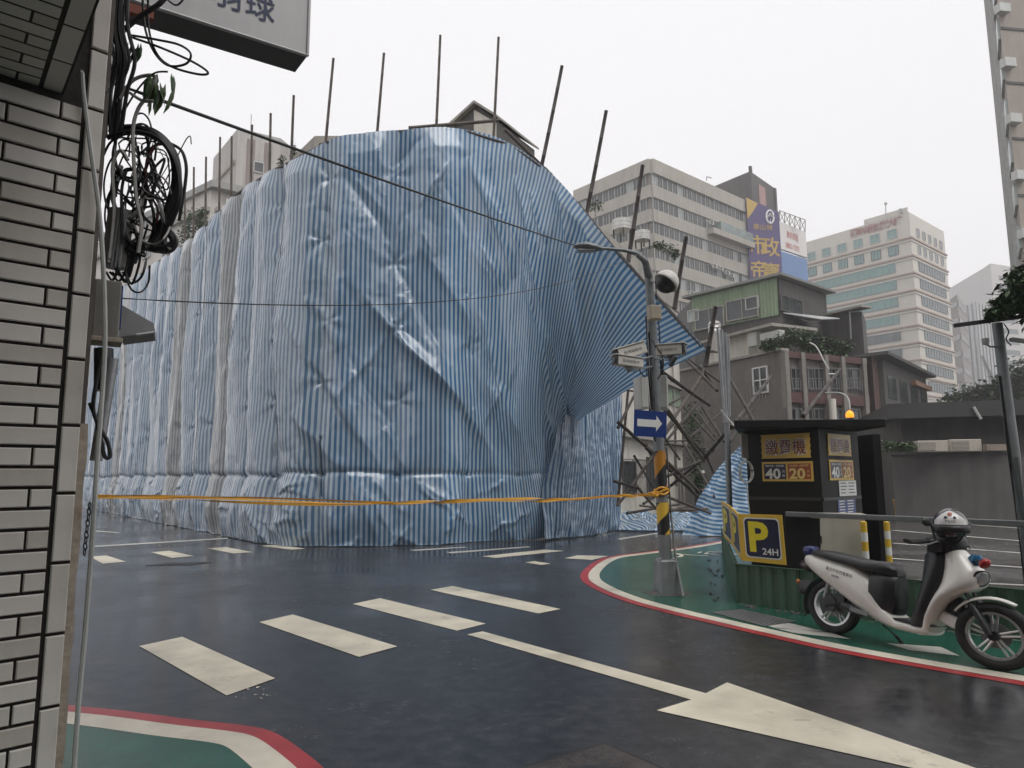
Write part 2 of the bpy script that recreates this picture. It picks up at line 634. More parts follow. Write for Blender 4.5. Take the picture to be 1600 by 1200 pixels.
M_CONC = mat('weathered concrete', (0.33, 0.31, 0.28), 0.75, 0.2, 1.5, 0.3, 20, streak=0.55)
M_CONCD = mat('dark stained concrete', (0.082, 0.078, 0.074), 0.7, 0.3, 1.2, 0.3, 18, streak=0.6)
M_WHITEW = mat('old white wall paint', (0.62, 0.59, 0.53), 0.7, 0.14, 1.6, 0.15, 18, streak=0.45, dirt=(0.22, 0.2, 0.16))
M_GREYW = mat('grey tiled render', (0.165, 0.15, 0.138), 0.65, 0.2, 1.5, 0.25, 30, streak=0.6, dirt=(0.07, 0.065, 0.06))
M_STEEL = mat('dull galvanised steel', (0.34, 0.35, 0.36), 0.42, 0.2, 9, 0.08, 40, metal=0.55, streak=0.25)
M_POLE = mat('grey painted steel pole', (0.22, 0.235, 0.245), 0.45, 0.22, 7, 0.1, 40, metal=0.2, streak=0.4)
M_DARKM = mat('dark metal', (0.035, 0.035, 0.037), 0.45, 0.2, 8, metal=0.3)
M_BLACK = mat('black rubber cable', (0.014, 0.014, 0.015), 0.45, 0.3, 12)
M_BLKP = mat('black plastic', (0.018, 0.018, 0.02), 0.4, 0.2, 12)
M_GREYC = mat('grey cable sheath', (0.42, 0.41, 0.39), 0.5, 0.2, 12)
M_REDC = mat('dull red cable', (0.2, 0.07, 0.055), 0.5, 0.2, 12)
M_BAMBOO = mat('wet weathered bamboo', (0.075, 0.058, 0.045), 0.55, 0.4, 6, 0.2, 30, streak=0.4)
M_BAMBOOD = mat('dark wet bamboo', (0.036, 0.027, 0.022), 0.5, 0.35, 6, 0.2, 30)
M_GLASS = mat('dark window glass', (0.045, 0.052, 0.055), 0.12, 0.35, 0.6, spec=0.6)
M_GLASSP = mat('pale curtained glass', (0.30, 0.33, 0.32), 0.2, 0.3, 0.7, spec=0.5)
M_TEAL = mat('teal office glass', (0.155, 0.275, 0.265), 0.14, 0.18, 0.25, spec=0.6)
M_TEALD = mat('dark office glass', (0.085, 0.11, 0.115), 0.16, 0.18, 0.25, spec=0.6)  # darker, greyer than the teal glass
M_ALU = mat('window aluminium', (0.45, 0.45, 0.44), 0.45, 0.15, 3, metal=0.3, streak=0.3)
M_LEAF = [mat('leaf %d' % i, c, 0.5, 0.35, 3, spec=0.4) for i, c in enumerate([(0.04, 0.085, 0.025), (0.06, 0.115, 0.035), (0.03, 0.06, 0.022), (0.09, 0.14, 0.05)])]
M_BARK = mat('bark', (0.09, 0.075, 0.06), 0.8, 0.3, 6, 0.4, 25)
M_TILE = mat('glazed cream wall tile', (0.72, 0.685, 0.64), 0.33, 0.13, 2.6, 0.04, 60, streak=0.12)
M_TILE2 = mat('glazed greyer wall tile', (0.66, 0.625, 0.58), 0.35, 0.14, 3.1, 0.04, 60, streak=0.16)
M_TILE3 = mat('glazed stained wall tile', (0.58, 0.54, 0.49), 0.4, 0.18, 3.1, 0.05, 60, streak=0.3)
M_GROUT = mat('black tile joint', (0.028, 0.024, 0.022), 0.9, 0.35, 8, 0.3, 40)
M_TAPE = mat('yellow caution tape', (0.72, 0.36, 0.03), 0.4, 0.22, 12)
M_YEL = mat('yellow sign paint', (0.72, 0.46, 0.05), 0.4, 0.12, 6, streak=0.15)
M_WHT = mat('white sign paint', (0.78, 0.78, 0.76), 0.4, 0.06, 6, streak=0.12)
M_BLUE = mat('blue sign paint', (0.014, 0.042, 0.20), 0.35, 0.12, 5)
M_NAVY = mat('navy sign paint', (0.012, 0.014, 0.05), 0.35, 0.15, 6)
M_BLKS = mat('black painted sheet', (0.009, 0.009, 0.0095), 0.55, 0.3, 3, 0.06, 20, spec=0.2, streak=0.3, dirt=(0.025, 0.024, 0.023))
M_RUST = mat('rust stained plaster', (0.36, 0.31, 0.25), 0.8, 0.3, 9, 0.4, 25, mottle=0.7, dirt=(0.13, 0.06, 0.03))

def sheet(name, poly, z, m, parent):
    bm = bmesh.new()
    vs = [bm.verts.new((p[0], p[1], z)) for p in poly]
    f = bm.faces.new(vs)
    f.normal_update()
    if f.normal.z < 0:
        f.normal_flip()
    bmesh.ops.triangulate(bm, faces=[f])
    me = bpy.data.meshes.new(name)
    bm.to_mesh(me)
    bm.free()
    me.materials.append(m)
    o = bpy.data.objects.new(name, me)
    COL.objects.link(o)
    o.parent = parent
    WPOS[o.name] = Vector((0, 0, 0))
    return o
def smooth_line(pts, k=5):
    pts = [Vector(p) for p in pts]
    out = []
    n = len(pts)
    for i in range(n - 1):
        a, b, c, d = pts[max(i - 1, 0)], pts[i], pts[i + 1], pts[min(i + 2, n - 1)]
        for j in range(k):
            t = j / k
            out.append(0.5 * ((2 * b) + (c - a) * t + (2 * a - 5 * b + 4 * c - d) * t * t + (3 * b - a - 3 * c + d) * t ** 3))
    out.append(pts[-1])
    return out
def offset_line(pts, d):
    out = []
    for i, p in enumerate(pts):
        t = pts[min(i + 1, len(pts) - 1)] - pts[max(i - 1, 0)]
        n = Vector((-t.y, t.x, 0)).normalized()
        out.append(p + n * d)
    return out
def strip(name, a, b, z, m, parent):
    mb = MB()
    mb.grid([[Vector((p.x, p.y, z)) for p in a], [Vector((p.x, p.y, z)) for p in b]])
    return mb.build(name, m, parent)

# ------------------------------------------------------------------ ground, markings, painted pavements
mb = MB()
mb.add([(-260, -60, 0), (260, -60, 0), (260, 460, 0), (-260, 460, 0)], [(0, 1, 2, 3)])
ground = struct(mb.build('road', M_ROAD))

def gpoly(pts):
    return [G(x, y) for x, y in pts]
for q in [
    [(217.5, 1010), (285, 995.5), (430, 1060.5), (354, 1087.5)],
    [(405, 972.5), (457.5, 960.5), (621, 1010.5), (561, 1027)],
    [(551, 944), (594, 935), (759, 975), (714, 986)],
    [(672.5, 922), (707.5, 916), (876, 952), (841, 959)],
    [(140, 869.8), (166, 868), (197, 878), (160.6, 881)],
    [(235.6, 863), (264.7, 860.7), (303, 869), (269, 872)],
    [(324, 857), (354, 855), (395, 863), (365, 865)],
    [(407, 853), (434, 851), (477, 857.5), (456, 859)],
    [(752.5, 869.5), (850, 859), (881, 861), (775, 872)],
    [(820, 879), (835, 877), (860, 881), (846, 883)],
    [(882, 872.5), (902, 868), (951, 869), (925, 875)],
]:
    sheet('crosswalk_stripe', gpoly(q), 0.004, M_LINE, ground)
for q in [
    [(148, 853), (356, 840.5), (356, 842), (148, 855)],
    [(697, 863), (825, 854), (830, 855), (705, 865)],
    [(640, 859.5), (725, 854.5), (730, 855.5), (648, 861)],
    [(966, 841.5), (1030, 832), (1034, 833), (968, 843.5)],
    [(150, 829), (186, 832), (186, 833.3), (150, 830.5)],
]:
    sheet('lane_line', gpoly(q), 0.004, M_LINE2, ground)
sheet('direction_arrow', gpoly([(730, 992), (754, 987), (1103, 1084), (1136, 1067), (1713, 1266), (1026, 1110.7), (1080, 1094)]), 0.004, M_LINE, ground)
# chips of paint flaked off the nearest stripe
mb = MB()
for i in range(26):
    c = G(random.gauss(405, 22), random.gauss(1082, 9))
    r = random.uniform(0.006, 0.02)
    k = [random.uniform(0, 6.28) for _ in range(3)]
    mb.add([(c.x + r * math.cos(a), c.y + r * 1.4 * math.sin(a), 0.0045) for a in sorted(k)], [(0, 1, 2)])
mb.build('paint_chips', M_LINE, ground)['kind'] = 'stuff'
# square maintenance cover at the bottom edge of the picture
cov = [G(944, 1164), G(1040, 1205)]
ax = (cov[1] - cov[0]).normalized()
ay = Vector((ax.y, -ax.x, 0))
if ay.y > 0:
    ay = -ay
c0 = cov[0]
sheet('cover_joint', [c0 - ax * .02 - ay * .02, c0 + ax * .92 - ay * .02, c0 + ax * .92 + ay * .92, c0 - ax * .02 + ay * .92], 0.003, M_GROUT, ground)
sheet('cover_slab', [c0, c0 + ax * .9, c0 + ax * .9 + ay * .9, c0 + ay * .9], 0.006, M_PATCH, ground)
mb = MB()
cc = c0 + (ax + ay) * 0.45
mb.lathe([(0.3, 0), (0.3, 0.012), (0.28, 0.014)], (cc.x, cc.y, 0.005), n=28)
mb.build('manhole_lid', M_DARKM, ground)
# gutter grating seen as a row of dark slots by the far crossing
mb = MB()
for i in range(11):
    a = G(246 + i * 6.4, 879 + i * .1)
    b = G(249.5 + i * 6.4, 884.5 - i * .25)
    mb.box(((a.x + b.x) / 2, (a.y + b.y) / 2, 0.003), (0.05, 0.5, 0.006), -0.5)
mb.build('drain_grating', M_DARKM, ground)

# browner asphalt on the right hand lane
sheet('asphalt_patch', gpoly([(960, 843), (1085, 826), (1125, 841), (1030, 858), (965, 868)]), 0.002, M_PATCH, ground)

# island pavement on the right
island = smooth_line([G(x, y) for x, y in [(2100, 1170), (1750, 1100), (1600, 1072), (1450, 1046), (1300, 1018), (1180, 991), (1100, 972), (1040, 957.5), (980, 941), (940, 926), (915, 912.5), (907, 903), (911, 892), (930, 877.5), (957, 869), (1030, 860), (1080, 853), (1125, 845)]], 6)
isl1 = offset_line(island, -0.125)
isl2 = offset_line(island, -0.30)
pav = struct(strip('painted_pavement', island, isl1, 0.004, M_RED, None))
strip('white_edge_line', isl1, isl2, 0.006, M_KERBW, pav)
sheet('green_coat', isl2 + [G(1170, 850), G(1300, 890), G(2000, 980)], 0.005, M_GREEN, pav)
# white pavement characters and worn marks in the green
letters('人行', 0.8, M_KERBW, pav, G(1095, 866, .002), (1.0, 0.35, 0), (-0.35, 1, 0), name='pavement_writing', thick=0.0065)
for q in [[(1160, 969), (1235, 975), (1290, 988), (1215, 983)], [(1205, 981), (1300, 990), (1330, 1000), (1240, 990)], [(1385, 1006), (1470, 1012), (1500, 1026), (1420, 1017)]]:
    sheet('worn_white_mark', gpoly(q), 0.0075, M_LINE2, pav)
# drain cover at the fence foot
q = gpoly([(1112, 958), (1160, 953), (1245, 972), (1195, 980)])
sheet('drain_cover', q, 0.008, M_CONCD, pav)
for i in range(9):
    t0, t1 = i / 9 + .02, i / 9 + .07
    a, b = q[0].lerp(q[1], t0), q[3].lerp(q[2], t0)
    c, d = q[3].lerp(q[2], t1), q[0].lerp(q[1], t1)
    sheet('drain_bar', [a, b, c, d], 0.012, M_STEEL, pav)

# corner pavement at the camera's feet
cor = smooth_line([G(x, y) for x, y in [(-500, 1035), (-200, 1070), (115, 1103), (200, 1112), (300, 1125), (380, 1134), (425, 1144), (465, 1168), (510, 1205), (545, 1250), (560, 1330), (560, 1700)]], 6)
cor1 = offset_line(cor, -0.12)
cor2 = offset_line(cor, -0.31)
cpav = struct(strip('corner_pavement', cor, cor1, 0.004, M_RED, None))
strip('white_edge_line', cor1, cor2, 0.006, M_KERBW, cpav)
sheet('green_coat', cor2 + [Vector((-1.2, -2, 0)), Vector((-8, -2, 0)), Vector((-8, 5, 0))], 0.005, M_GREEN, cpav)

# ------------------------------------------------------------------ tiled corner building on the left
K = Vector((-1.585, 2.60, 0))
A_ = Vector((-1, -1, 0)).normalized()          # along the wall, away from its corner
N_ = Vector((1, -1, 0)).normalized()           # out of the wall
def W(s, n, z):
    return K + A_ * s + N_ * n + Vector((0, 0, z))
ZS = 2.985
left_b = thing('tiled_corner_building', 'tall building corner faced with cream tiles and black joints at left edge', 'building', tuple(W(0.5, 0, 0)))
WPOS[left_b.name] = W(0.5, 0, 0)
NSO = Vector((0.64, -0.768, 0)).normalized()
ASO = Vector((NSO.y, -NSO.x, 0))
if ASO.dot(A_) < 0:
    ASO = -ASO
def WS(s, n, z):
    return K + ASO * s + NSO * n + Vector((0, 0, z))
def wbox(mb, s0, s1, n0, n1, z0, z1):
    mb.hexa([W(s0, n0, z0), W(s1, n0, z0), W(s1, n1, z0), W(s0, n1, z0)], [W(s0, n0, z1), W(s1, n0, z1), W(s1, n1, z1), W(s0, n1, z1)])
mb = MB()
wbox(mb, 0.0, 6.0, -5.0, -0.004, 0, 17)
mb.hexa([WS(0.135, 0, ZS + .005), WS(6, 0, ZS + .005), WS(6, 1.15, ZS + .005), WS(0.135, 1.15, ZS + .005)], [WS(0.135, 0, 17), WS(6, 0, 17), WS(6, 1.15, 17), WS(0.135, 1.15, 17)])
mb.build('wall', M_GROUT, left_b)
Mw = Matrix((A_.to_4d(), N_.to_4d(), Vector((0, 0, 1, 0)), Vector((0, 0, 0, 1)))).transposed()
Mw[0][3] = Mw[1][3] = Mw[2][3] = 0
Mw = Matrix.Rotation(math.atan2(A_.y, A_.x), 4, 'Z')     # local x along the wall, local -y ... out of it is +/-y
sgn = 1.0 if (Mw.to_3x3() @ Vector((0, 1, 0))).dot(N_) > 0 else -1.0
def tile_mesh(w, h, d, m):
    t = MB()
    b = 0.0035
    x, z = w / 2, h / 2
    y0, y1 = 0.0, sgn * d
    o4 = [(-x, y0, -z), (x, y0, -z), (x, y0, z), (-x, y0, z)]
    m4 = [(-x, y1 * .6, -z), (x, y1 * .6, -z), (x, y1 * .6, z), (-x, y1 * .6, z)]
    i4 = [(-x + b, y1, -z + b), (x - b, y1, -z + b), (x - b, y1, z - b), (-x + b, y1, z - b)]
    t.loft([o4, m4, i4])
    me = t.mesh('tile')
    bm = bmesh.new()
    bm.from_mesh(me)
    bmesh.ops.recalc_face_normals(bm, faces=bm.faces)
    bm.to_mesh(me)
    bm.free()
    me.materials.append(m)
    return me
TM = [M_TILE, M_TILE, M_TILE2, M_TILE3]
t_full = [tile_mesh(0.227, 0.0605, 0.011, m) for m in TM]
t_half = [tile_mesh(0.0635, 0.0605, 0.011, m) for m in TM]
t_vert = [tile_mesh(0.058, 0.232, 0.012, m) for m in TM]
PITCHZ = 0.0718
row = 0
z = 0.02
while z + 0.062 < ZS:
    s = 0.0745
    first = True
    while s < 0.75:
        half = first and row % 2 == 0
        w = 0.0635 if half else 0.227
        me = random.choice(t_half if half else t_full)
        tl = place('tile', me, left_b, W(s + w / 2, random.uniform(-0.002, 0.001), z + 0.031), (random.uniform(-.006, .006), 0, Mw.to_euler().z + random.uniform(-.008, .008)))
        s += w + 0.0085
        first = False
    z += PITCHZ
    row += 1
z = 0.045
while z < 5.2:
    place('tile', random.choice(t_vert), left_b, W(0.0305, 0, z + 0.118), (0, 0, Mw.to_euler().z))
    z += 0.2435
# tiles on the underside of the overhang: rows along the wall, a border column at its end
MSO = Matrix.Rotation(math.atan2(ASO.y, ASO.x), 3, 'Z')
Rs = MSO @ Matrix.Rotation(R(-90) * sgn, 3, 'X')
if (Rs @ Vector((0, sgn, 0))).z > 0:
    MSO = Matrix.Rotation(math.atan2(ASO.y, ASO.x), 3, 'Z')
Rs = MSO @ Matrix.Rotation(R(90) * sgn, 3, 'X')
Rs4 = Rs.to_4x4()
nn = 0.045
row = 0
while nn < 1.1:
    s = 0.216
    first = True
    while s < 0.9:
        half = first and row % 2 == 0
        w = 0.0635 if half else 0.227
        place('tile', random.choice(t_half if half else t_full), left_b, WS(s + w / 2, nn, ZS + 0.004), M=Rs4)
        s += w + 0.0085
        first = False
    nn += PITCHZ
    row += 1
nn = 0.13
while nn < 1.1:
    place('tile', random.choice(t_vert), left_b, WS(0.172, nn, ZS + 0.004), M=Rs4)
    nn += 0.2435
# weathered concrete pier set back behind the tile column
mb = MB()
wbox(mb, -0.03, 0.0, -0.45, -0.06, 0, 5.2)
mb.build('set_back_pier', mat('brown stained pier', (0.13, 0.115, 0.10), .8, .3, 5, .3, 25, streak=.6), left_b)
# rusty plaster edge below, seen beside the tile column
mb = MB()
rows_ = []
for i in range(40):
    z = i * 0.045
    w = 0.026 + 0.002 * math.sin(i * .9) + random.uniform(0, .004)
    rows_.append([W(-0.001, -0.002, z), W(-w, -0.004 - random.uniform(0, .004), z), W(-w, -0.06, z), W(-0.001, -0.06, z)])
mb.loft(rows_)
mb.build('plaster_edge', M_RUST, left_b)
# ------------------------------------------------------------------ things fixed to the corner: pipes, boxes, cables, sign
def spl(pts, k=8):
    return smooth_line(pts, k)
def tcable(name, pxs, r, m, label, cat, n=7, group=None, k=7):
    mb = MB()
    mb.tube(spl([P(*q) for q in pxs], k), r, n)
    o = mb.build(name, m, None, smooth=True, base=tuple(P(*pxs[-1])))
    return tag(o, label, cat, group)
tcable('drain_hose', [(128, 110, 2.50), (131, 150, 2.52), (143, 240, 2.54), (155, 330, 2.55), (162, 430, 2.56), (164, 540, 2.57), (158, 640, 2.56), (152, 720, 2.56), (147, 800, 2.56), (140, 900, 2.57), (131, 1010, 2.58), (122, 1110, 2.58), (114, 1230, 2.58), (104, 1390, 2.58)], 0.0085, mat('milky plastic hose', (0.48, 0.49, 0.47), 0.3, 0.2, 6, streak=0.3), 'pale translucent hose hanging down the tiled corner', 'hose')
mb = MB()
mb.cyl(P(176, 560, 2.72), P(150, 720, 2.72), 0.022, n=12)
pipe = mb.build('downpipe', M_STEEL, None, smooth=True, base=tuple(P(150, 720, 2.72)))
tag(pipe, 'grey downpipe behind the tile column under the switch box', 'pipe')
mb = MB()
mb.cyl(P(162, 545, 2.75), P(162, 610, 2.75), 0.035, n=10)
mb.build('clamp', M_BLKP, pipe, smooth=True)
# weathered switch box with lipped bottom
bx = thing('switch_box', 'weathered grey metal switch box on the tiled corner', 'box', tuple(P(168, 540, 2.78)))
Mb = Matrix.Rotation(R(32), 3, 'Z')
c = P(166, 486, 2.80)
mb = MB()
mb.box(c, (0.095, 0.10, 0.235), M=Mb)
mb.build('body', mat('stained grey metal', (0.22, 0.21, 0.19), 0.6, 0.25, 8, 0.15, 40, streak=0.7), bx, bevel=0.006)
mb = MB()
mb.box(c + Vector((0.004, 0, -0.125)), (0.118, 0.125, 0.02), M=Mb)
mb.build('lip', M_RUST, bx, bevel=0.003)
mb = MB()
mb.box(c + Mb @ Vector((0.051, 0, 0.02)), (0.006, 0.02, 0.18), M=Mb)
mb.build('blue_strip', M_BLUE, bx)
# cylindrical transformer-like housing above it
hs = thing('cable_housing', 'grey ribbed cable housing above the switch box', 'housing', tuple(P(180, 420, 2.85)))
mb = MB()
mb.cyl(P(178, 418, 2.85), P(190, 330, 2.85), 0.048, 0.05, n=14)
mb.build('body', mat('pale grey plastic', (0.30, 0.30, 0.29), 0.5, 0.2, 8, streak=0.5), hs, smooth=True)
mb = MB()
for k in range(4):
    a = P(168 + k * 6, 418, 2.795)
    b = P(180 + k * 6, 332, 2.795)
    mb.cyl(a, b, 0.004, n=6)
mb.build('rib', M_STEEL, hs)
# small sloping metal hood sticking out past the box
hd = thing('metal_hood', 'small sloping grey metal hood beside the switch box', 'hood', tuple(P(190, 520, 3.05)))
mb = MB()
a, b, c2, d = P(186, 474, 3.0), P(240, 505, 3.15), P(240, 518, 3.15), P(186, 524, 3.0)
off = Vector((-0.10, 0.22, 0))
mb.hexa([d, c2, c2 + off, d + off], [a, b, b + off, a + off])
mb.build('hood', mat('dull hood metal', (0.17, 0.17, 0.17), 0.5, 0.2, 8, metal=0.3, streak=0.4), hd)
mb = MB()
mb.tube([P(184, 526, 2.99), P(212, 523, 3.07), P(241, 519, 3.14)], 0.006)
mb.build('edge_bead', M_STEEL, hd, smooth=True)
# hanging black cable loop below
tcable('cable_loop', [(160, 560, 2.7), (150, 600, 2.68), (146, 640, 2.68), (156, 668, 2.69), (168, 690, 2.7), (172, 712, 2.7), (164, 714, 2.69), (158, 690, 2.69), (150, 655, 2.7), (140, 630, 2.7)], 0.0075, M_BLACK, 'black cable sagging in a narrow loop low on the corner', 'cable')
# chain hanging down
ch = thing('chain', 'rusty chain hanging beside the plaster edge below the yellow tape', 'chain', tuple(P(133, 862, 2.6)))
for i in range(9):
    a = P(140 - i * 1.0, 785 + i * 9, 2.585)
    b = P(140 - i * 1.0, 796 + i * 9, 2.585)
    m0 = (a + b) / 2
    ring = []
    for k in range(13):
        t = 2 * math.pi * k / 12
        wv = (Vector((0.006, 0, 0)) if i % 2 else Vector((0, 0.006, 0)))
        ring.append(m0 + wv * math.cos(t) + (a - b) * 0.55 * math.sin(t))
    MB().tube(ring, 0.0022, 5, caps=False).build('link', M_DARKM, ch, smooth=True)

# the great tangle of telephone and television cables
tan = thing('cable_tangle', 'big tangle of black and grey cables hanging on the tiled corner', 'cables', tuple(P(200, 430, 2.95)))
def cab(pxs, r, m, k=8):
    MB().tube(spl([P(*q) for q in pxs], k), r, 6).build('cable', m, tan, smooth=True)
# thick taped bundle making a hook shape
cab([(172, 208, 2.85), (200, 200, 2.85), (232, 205, 2.86), (256, 220, 2.87), (272, 245, 2.88), (276, 280, 2.88), (268, 315, 2.88), (258, 345, 2.88), (250, 372, 2.88), (238, 388, 2.87)], [0.016] * 17 + [0.021] * 40 + [0.026] * 16, M_BLACK)
cab([(168, 215, 2.82), (205, 206, 2.82), (245, 215, 2.83), (268, 240, 2.84), (279, 275, 2.85), (280, 310, 2.85), (270, 340, 2.86), (256, 372, 2.87), (266, 392, 2.87)], 0.012, M_BLACK)
cab([(240, 385, 2.87), (252, 390, 2.88), (266, 388, 2.88), (272, 375, 2.88), (262, 360, 2.88)], 0.018, M_BLACK)
cab([(196, 392, 2.85), (220, 384, 2.86), (246, 388, 2.87), (268, 385, 2.88)], 0.021, M_BLACK)
cab([(268, 225, 2.9), (284, 236, 2.9), (291, 260, 2.9), (289, 290, 2.9), (284, 320, 2.9), (280, 345, 2.9)], 0.007, M_BLACK)
# vertical trunk of cables climbing to the top
for i in range(9):
    x = 158 + i * 4.2
    cab([(x + random.uniform(-4, 4) + 12, -30, 2.78), (x + 8 + random.uniform(-5, 5), 40, 2.78), (x + 16 + random.uniform(-5, 5), 95, 2.79), (x + 2 + random.uniform(-5, 5), 145, 2.8), (x + random.uniform(-6, 6), 215, 2.82)], random.choice([0.006, 0.008, 0.011, 0.013]), M_BLACK)
cab([(140, 142, 2.6), (124, 110, 2.58), (118, 75, 2.58), (130, 48, 2.58), (160, 40, 2.6)], 0.006, M_BLACK)
cab([(134, 145, 2.6), (128, 115, 2.58), (126, 85, 2.58), (140, 60, 2.58), (165, 52, 2.62)], 0.0065, M_BLACK)
cab([(170, 140, 2.62), (158, 143, 2.6), (150, 110, 2.6), (148, 60, 2.6), (150, -10, 2.6)], 0.006, M_BLACK)
# loops reaching out under the signboard
cab([(205, 55, 2.8), (245, 62, 2.82), (280, 70, 2.84), (298, 84, 2.85), (290, 100, 2.85), (262, 102, 2.84), (240, 80, 2.83), (226, 40, 2.82), (222, -20, 2.8)], 0.005, M_BLACK)
cab([(205, 58, 2.8), (250, 74, 2.82), (300, 96, 2.86), (325, 113, 2.88), (310, 116, 2.87), (268, 104, 2.85), (244, 82, 2.83), (232, 40, 2.82), (232, -20, 2.8)], 0.005, M_BLACK)
cab([(190, 50, 2.8), (220, 25, 2.81), (250, 5, 2.82), (270, -20, 2.84)], 0.011, M_BLACK)
cab([(262, 0, 2.84), (276, 8, 2.85), (288, -4, 2.86), (290, -20, 2.86)], 0.004, M_BLACK)
# pale hoses and reddish wires inside the hook
cab([(184, 160, 2.8), (205, 128, 2.8), (228, 118, 2.8), (243, 122, 2.8), (230, 150, 2.8), (216, 170, 2.8), (208, 200, 2.8), (209, 250, 2.8), (213, 310, 2.8), (221, 350, 2.8), (216, 395, 2.8)], 0.0075, M_GREYC)
cab([(203, 145, 2.8), (222, 157, 2.8), (240, 158, 2.8)], 0.007, M_GREYC)
cab([(170, 410, 2.79), (178, 330, 2.79), (176, 260, 2.79), (188, 235, 2.79), (200, 250, 2.79)], 0.007, M_GREYC)
cab([(192, 380, 2.79), (190, 300, 2.79), (198, 265, 2.79)], 0.006, M_BLACK)
cab([(262, 225, 2.87), (238, 230, 2.86), (228, 262, 2.86), (232, 300, 2.86), (246, 325, 2.86), (244, 350, 2.87)], 0.0055, M_REDC)
cab([(252, 216, 2.88), (234, 245, 2.88), (226, 285, 2.88), (238, 318, 2.88)], 0.004, M_REDC)
for i in range(15):
    cx, cy = random.gauss(222, 20), random.gauss(285, 42)
    pts = [(cx + random.uniform(-34, 40), cy + random.uniform(-60, 60), random.uniform(2.82, 2.95)) for _ in range(5)]
    cab(pts, random.choice([0.002, 0.0025, 0.0035, 0.005]), random.choice([M_BLACK, M_BLACK, M_BLACK, M_GREYC, M_DARKM]), 6)
for i in range(22):
    cx, cy, rr = random.gauss(212, 16), random.gauss(300, 50), random.uniform(18, 46)
    a0 = random.uniform(0, 6.28)
    cab([(cx + math.cos(a0 + t) * rr * .75, cy + math.sin(a0 + t) * rr * 1.3, random.uniform(2.8, 2.9)) for t in np.linspace(0, random.uniform(2.5, 5.5), 8)], random.choice([.004, .005, .007, .009]), random.choice([M_BLACK, M_BLACK, M_BLACK, M_DARKM, M_GREYC]), 5)
for i in range(7):
    x = 190 + i * 5
    cab([(x, 390, 2.84), (x - 6 + random.uniform(-8, 8), 415, 2.84), (x - 14, 440 + random.uniform(-10, 10), 2.84), (x - 24, 425, 2.83)], 0.005, M_BLACK, 6)

# sprig of a weed growing from the tangle
def leaf_obj(parent, at, d, L, w, m, up=None):
    d = Vector(d).normalized()
    x, y, _ = frame(d)
    mb = MB()
    a = at
    pts = [a, a + d * L * .3 + x * w, a + d * L * .7 + x * w * .8 - y * L * .04, a + d * L - y * L * .12, a + d * L * .7 - x * w * .8 - y * L * .04, a + d * L * .3 - x * w]
    mid = [a + d * L * .3 + y * w * .3, a + d * L * .7]
    v = pts + mid
    mb.add(v, [(0, 1, 6), (0, 6, 5), (1, 2, 7, 6), (6, 7, 4, 5), (2, 3, 7), (7, 3, 4)])
    return mb.build('leaf', m, parent, fix=False)
wd = thing('weed', 'leafy weed sprig growing out of the cable tangle', 'plant', tuple(P(230, 140, 2.8)))
MB().tube(spl([P(*q) for q in [(190, 180, 2.82), (215, 140, 2.8), (240, 115, 2.79), (262, 112, 2.79)]], 6), 0.004, 6).build('stem', M_LEAF[0], wd, smooth=True)
for i in range(17):
    px, py = random.uniform(226, 274), random.uniform(112, 142)
    leaf_obj(wd, P(px, py, random.uniform(2.74, 2.84)), (random.uniform(-.5, .5), random.uniform(-.4, .4), -1), random.uniform(0.08, 0.135), random.uniform(0.013, 0.021), random.choice(M_LEAF[:2] + [M_LEAF[3]]))
for i in range(7):
    leaf_obj(wd, P(random.uniform(196, 222), random.uniform(62, 82), 2.8), (random.uniform(-.4, .4), 0, -1), random.uniform(0.06, 0.09), 0.011, M_LEAF[2])

# ------------------------------------------------------------------ projecting signboard
sg = thing('signboard', 'white projecting signboard with dark blue characters at upper left', 'sign', tuple(P(480, 88, 5.0)))
p1 = P(480, 88, 5.0)
zb = p1.z
d0 = ray(233, 10)
t0 = (zb - CAM_H) / d0.z
p0 = Vector((d0.x * t0, d0.y * t0, zb))
sdir = (p1 - p0).normalized()
p0 = p1 - sdir * 1.75
d1 = ray(461, 113)
t1 = (zb - CAM_H) / d1.z
back = Vector((d1.x * t1, d1.y * t1, zb)) - p1
M_SIGNB = mat('sign panel white', (0.76, 0.76, 0.76), 0.35, 0.06, 3, streak=0.2)
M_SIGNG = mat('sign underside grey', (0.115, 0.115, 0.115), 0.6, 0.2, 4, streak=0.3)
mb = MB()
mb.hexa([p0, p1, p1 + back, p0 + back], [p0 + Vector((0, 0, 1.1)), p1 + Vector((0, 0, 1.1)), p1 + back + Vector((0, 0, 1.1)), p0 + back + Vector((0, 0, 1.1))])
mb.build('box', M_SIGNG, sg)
nf = sdir.cross(Vector((0, 0, 1))).normalized()
if nf.y > 0:
    nf = -nf
mb = MB()
e = Vector((0, 0, 0.012))
mb.hexa([p0 + e + sdir * .012, p1 + e - sdir * .012, p1 + e - sdir * .012 + nf * .006, p0 + e + sdir * .012 + nf * .006], [q + Vector((0, 0, 1.07)) for q in (p0 + e + sdir * .012, p1 + e - sdir * .012, p1 + e - sdir * .012 + nf * .006, p0 + e + sdir * .012 + nf * .006)])
mb.build('face', M_SIGNB, sg)
mb = MB()
for a, b in ((p0 + nf * .008, p1 + nf * .008), (p1 + nf * .008, p1 + nf * .008 + Vector((0, 0, 1.1)))):
    mb.cyl(a, b, 0.012, n=6)
mb.build('trim', mat('sign trim', (0.5, 0.5, 0.5), 0.4, 0.1, 6, metal=0.4), sg)
M_INK = mat('dark blue sign ink', (0.035, 0.05, 0.13), 0.4, 0.1, 6)
def on_sign(px, py):
    d = ray(px, py)
    o = Vector((0, 0, CAM_H))
    t = (p1 + nf * .007 - o).dot(nf) / d.dot(nf)
    return o + d * t
letters('球', 0.215, M_INK, sg, on_sign(407, 12), sdir, (0, 0, 1), thick=0.004, bold=0.008)
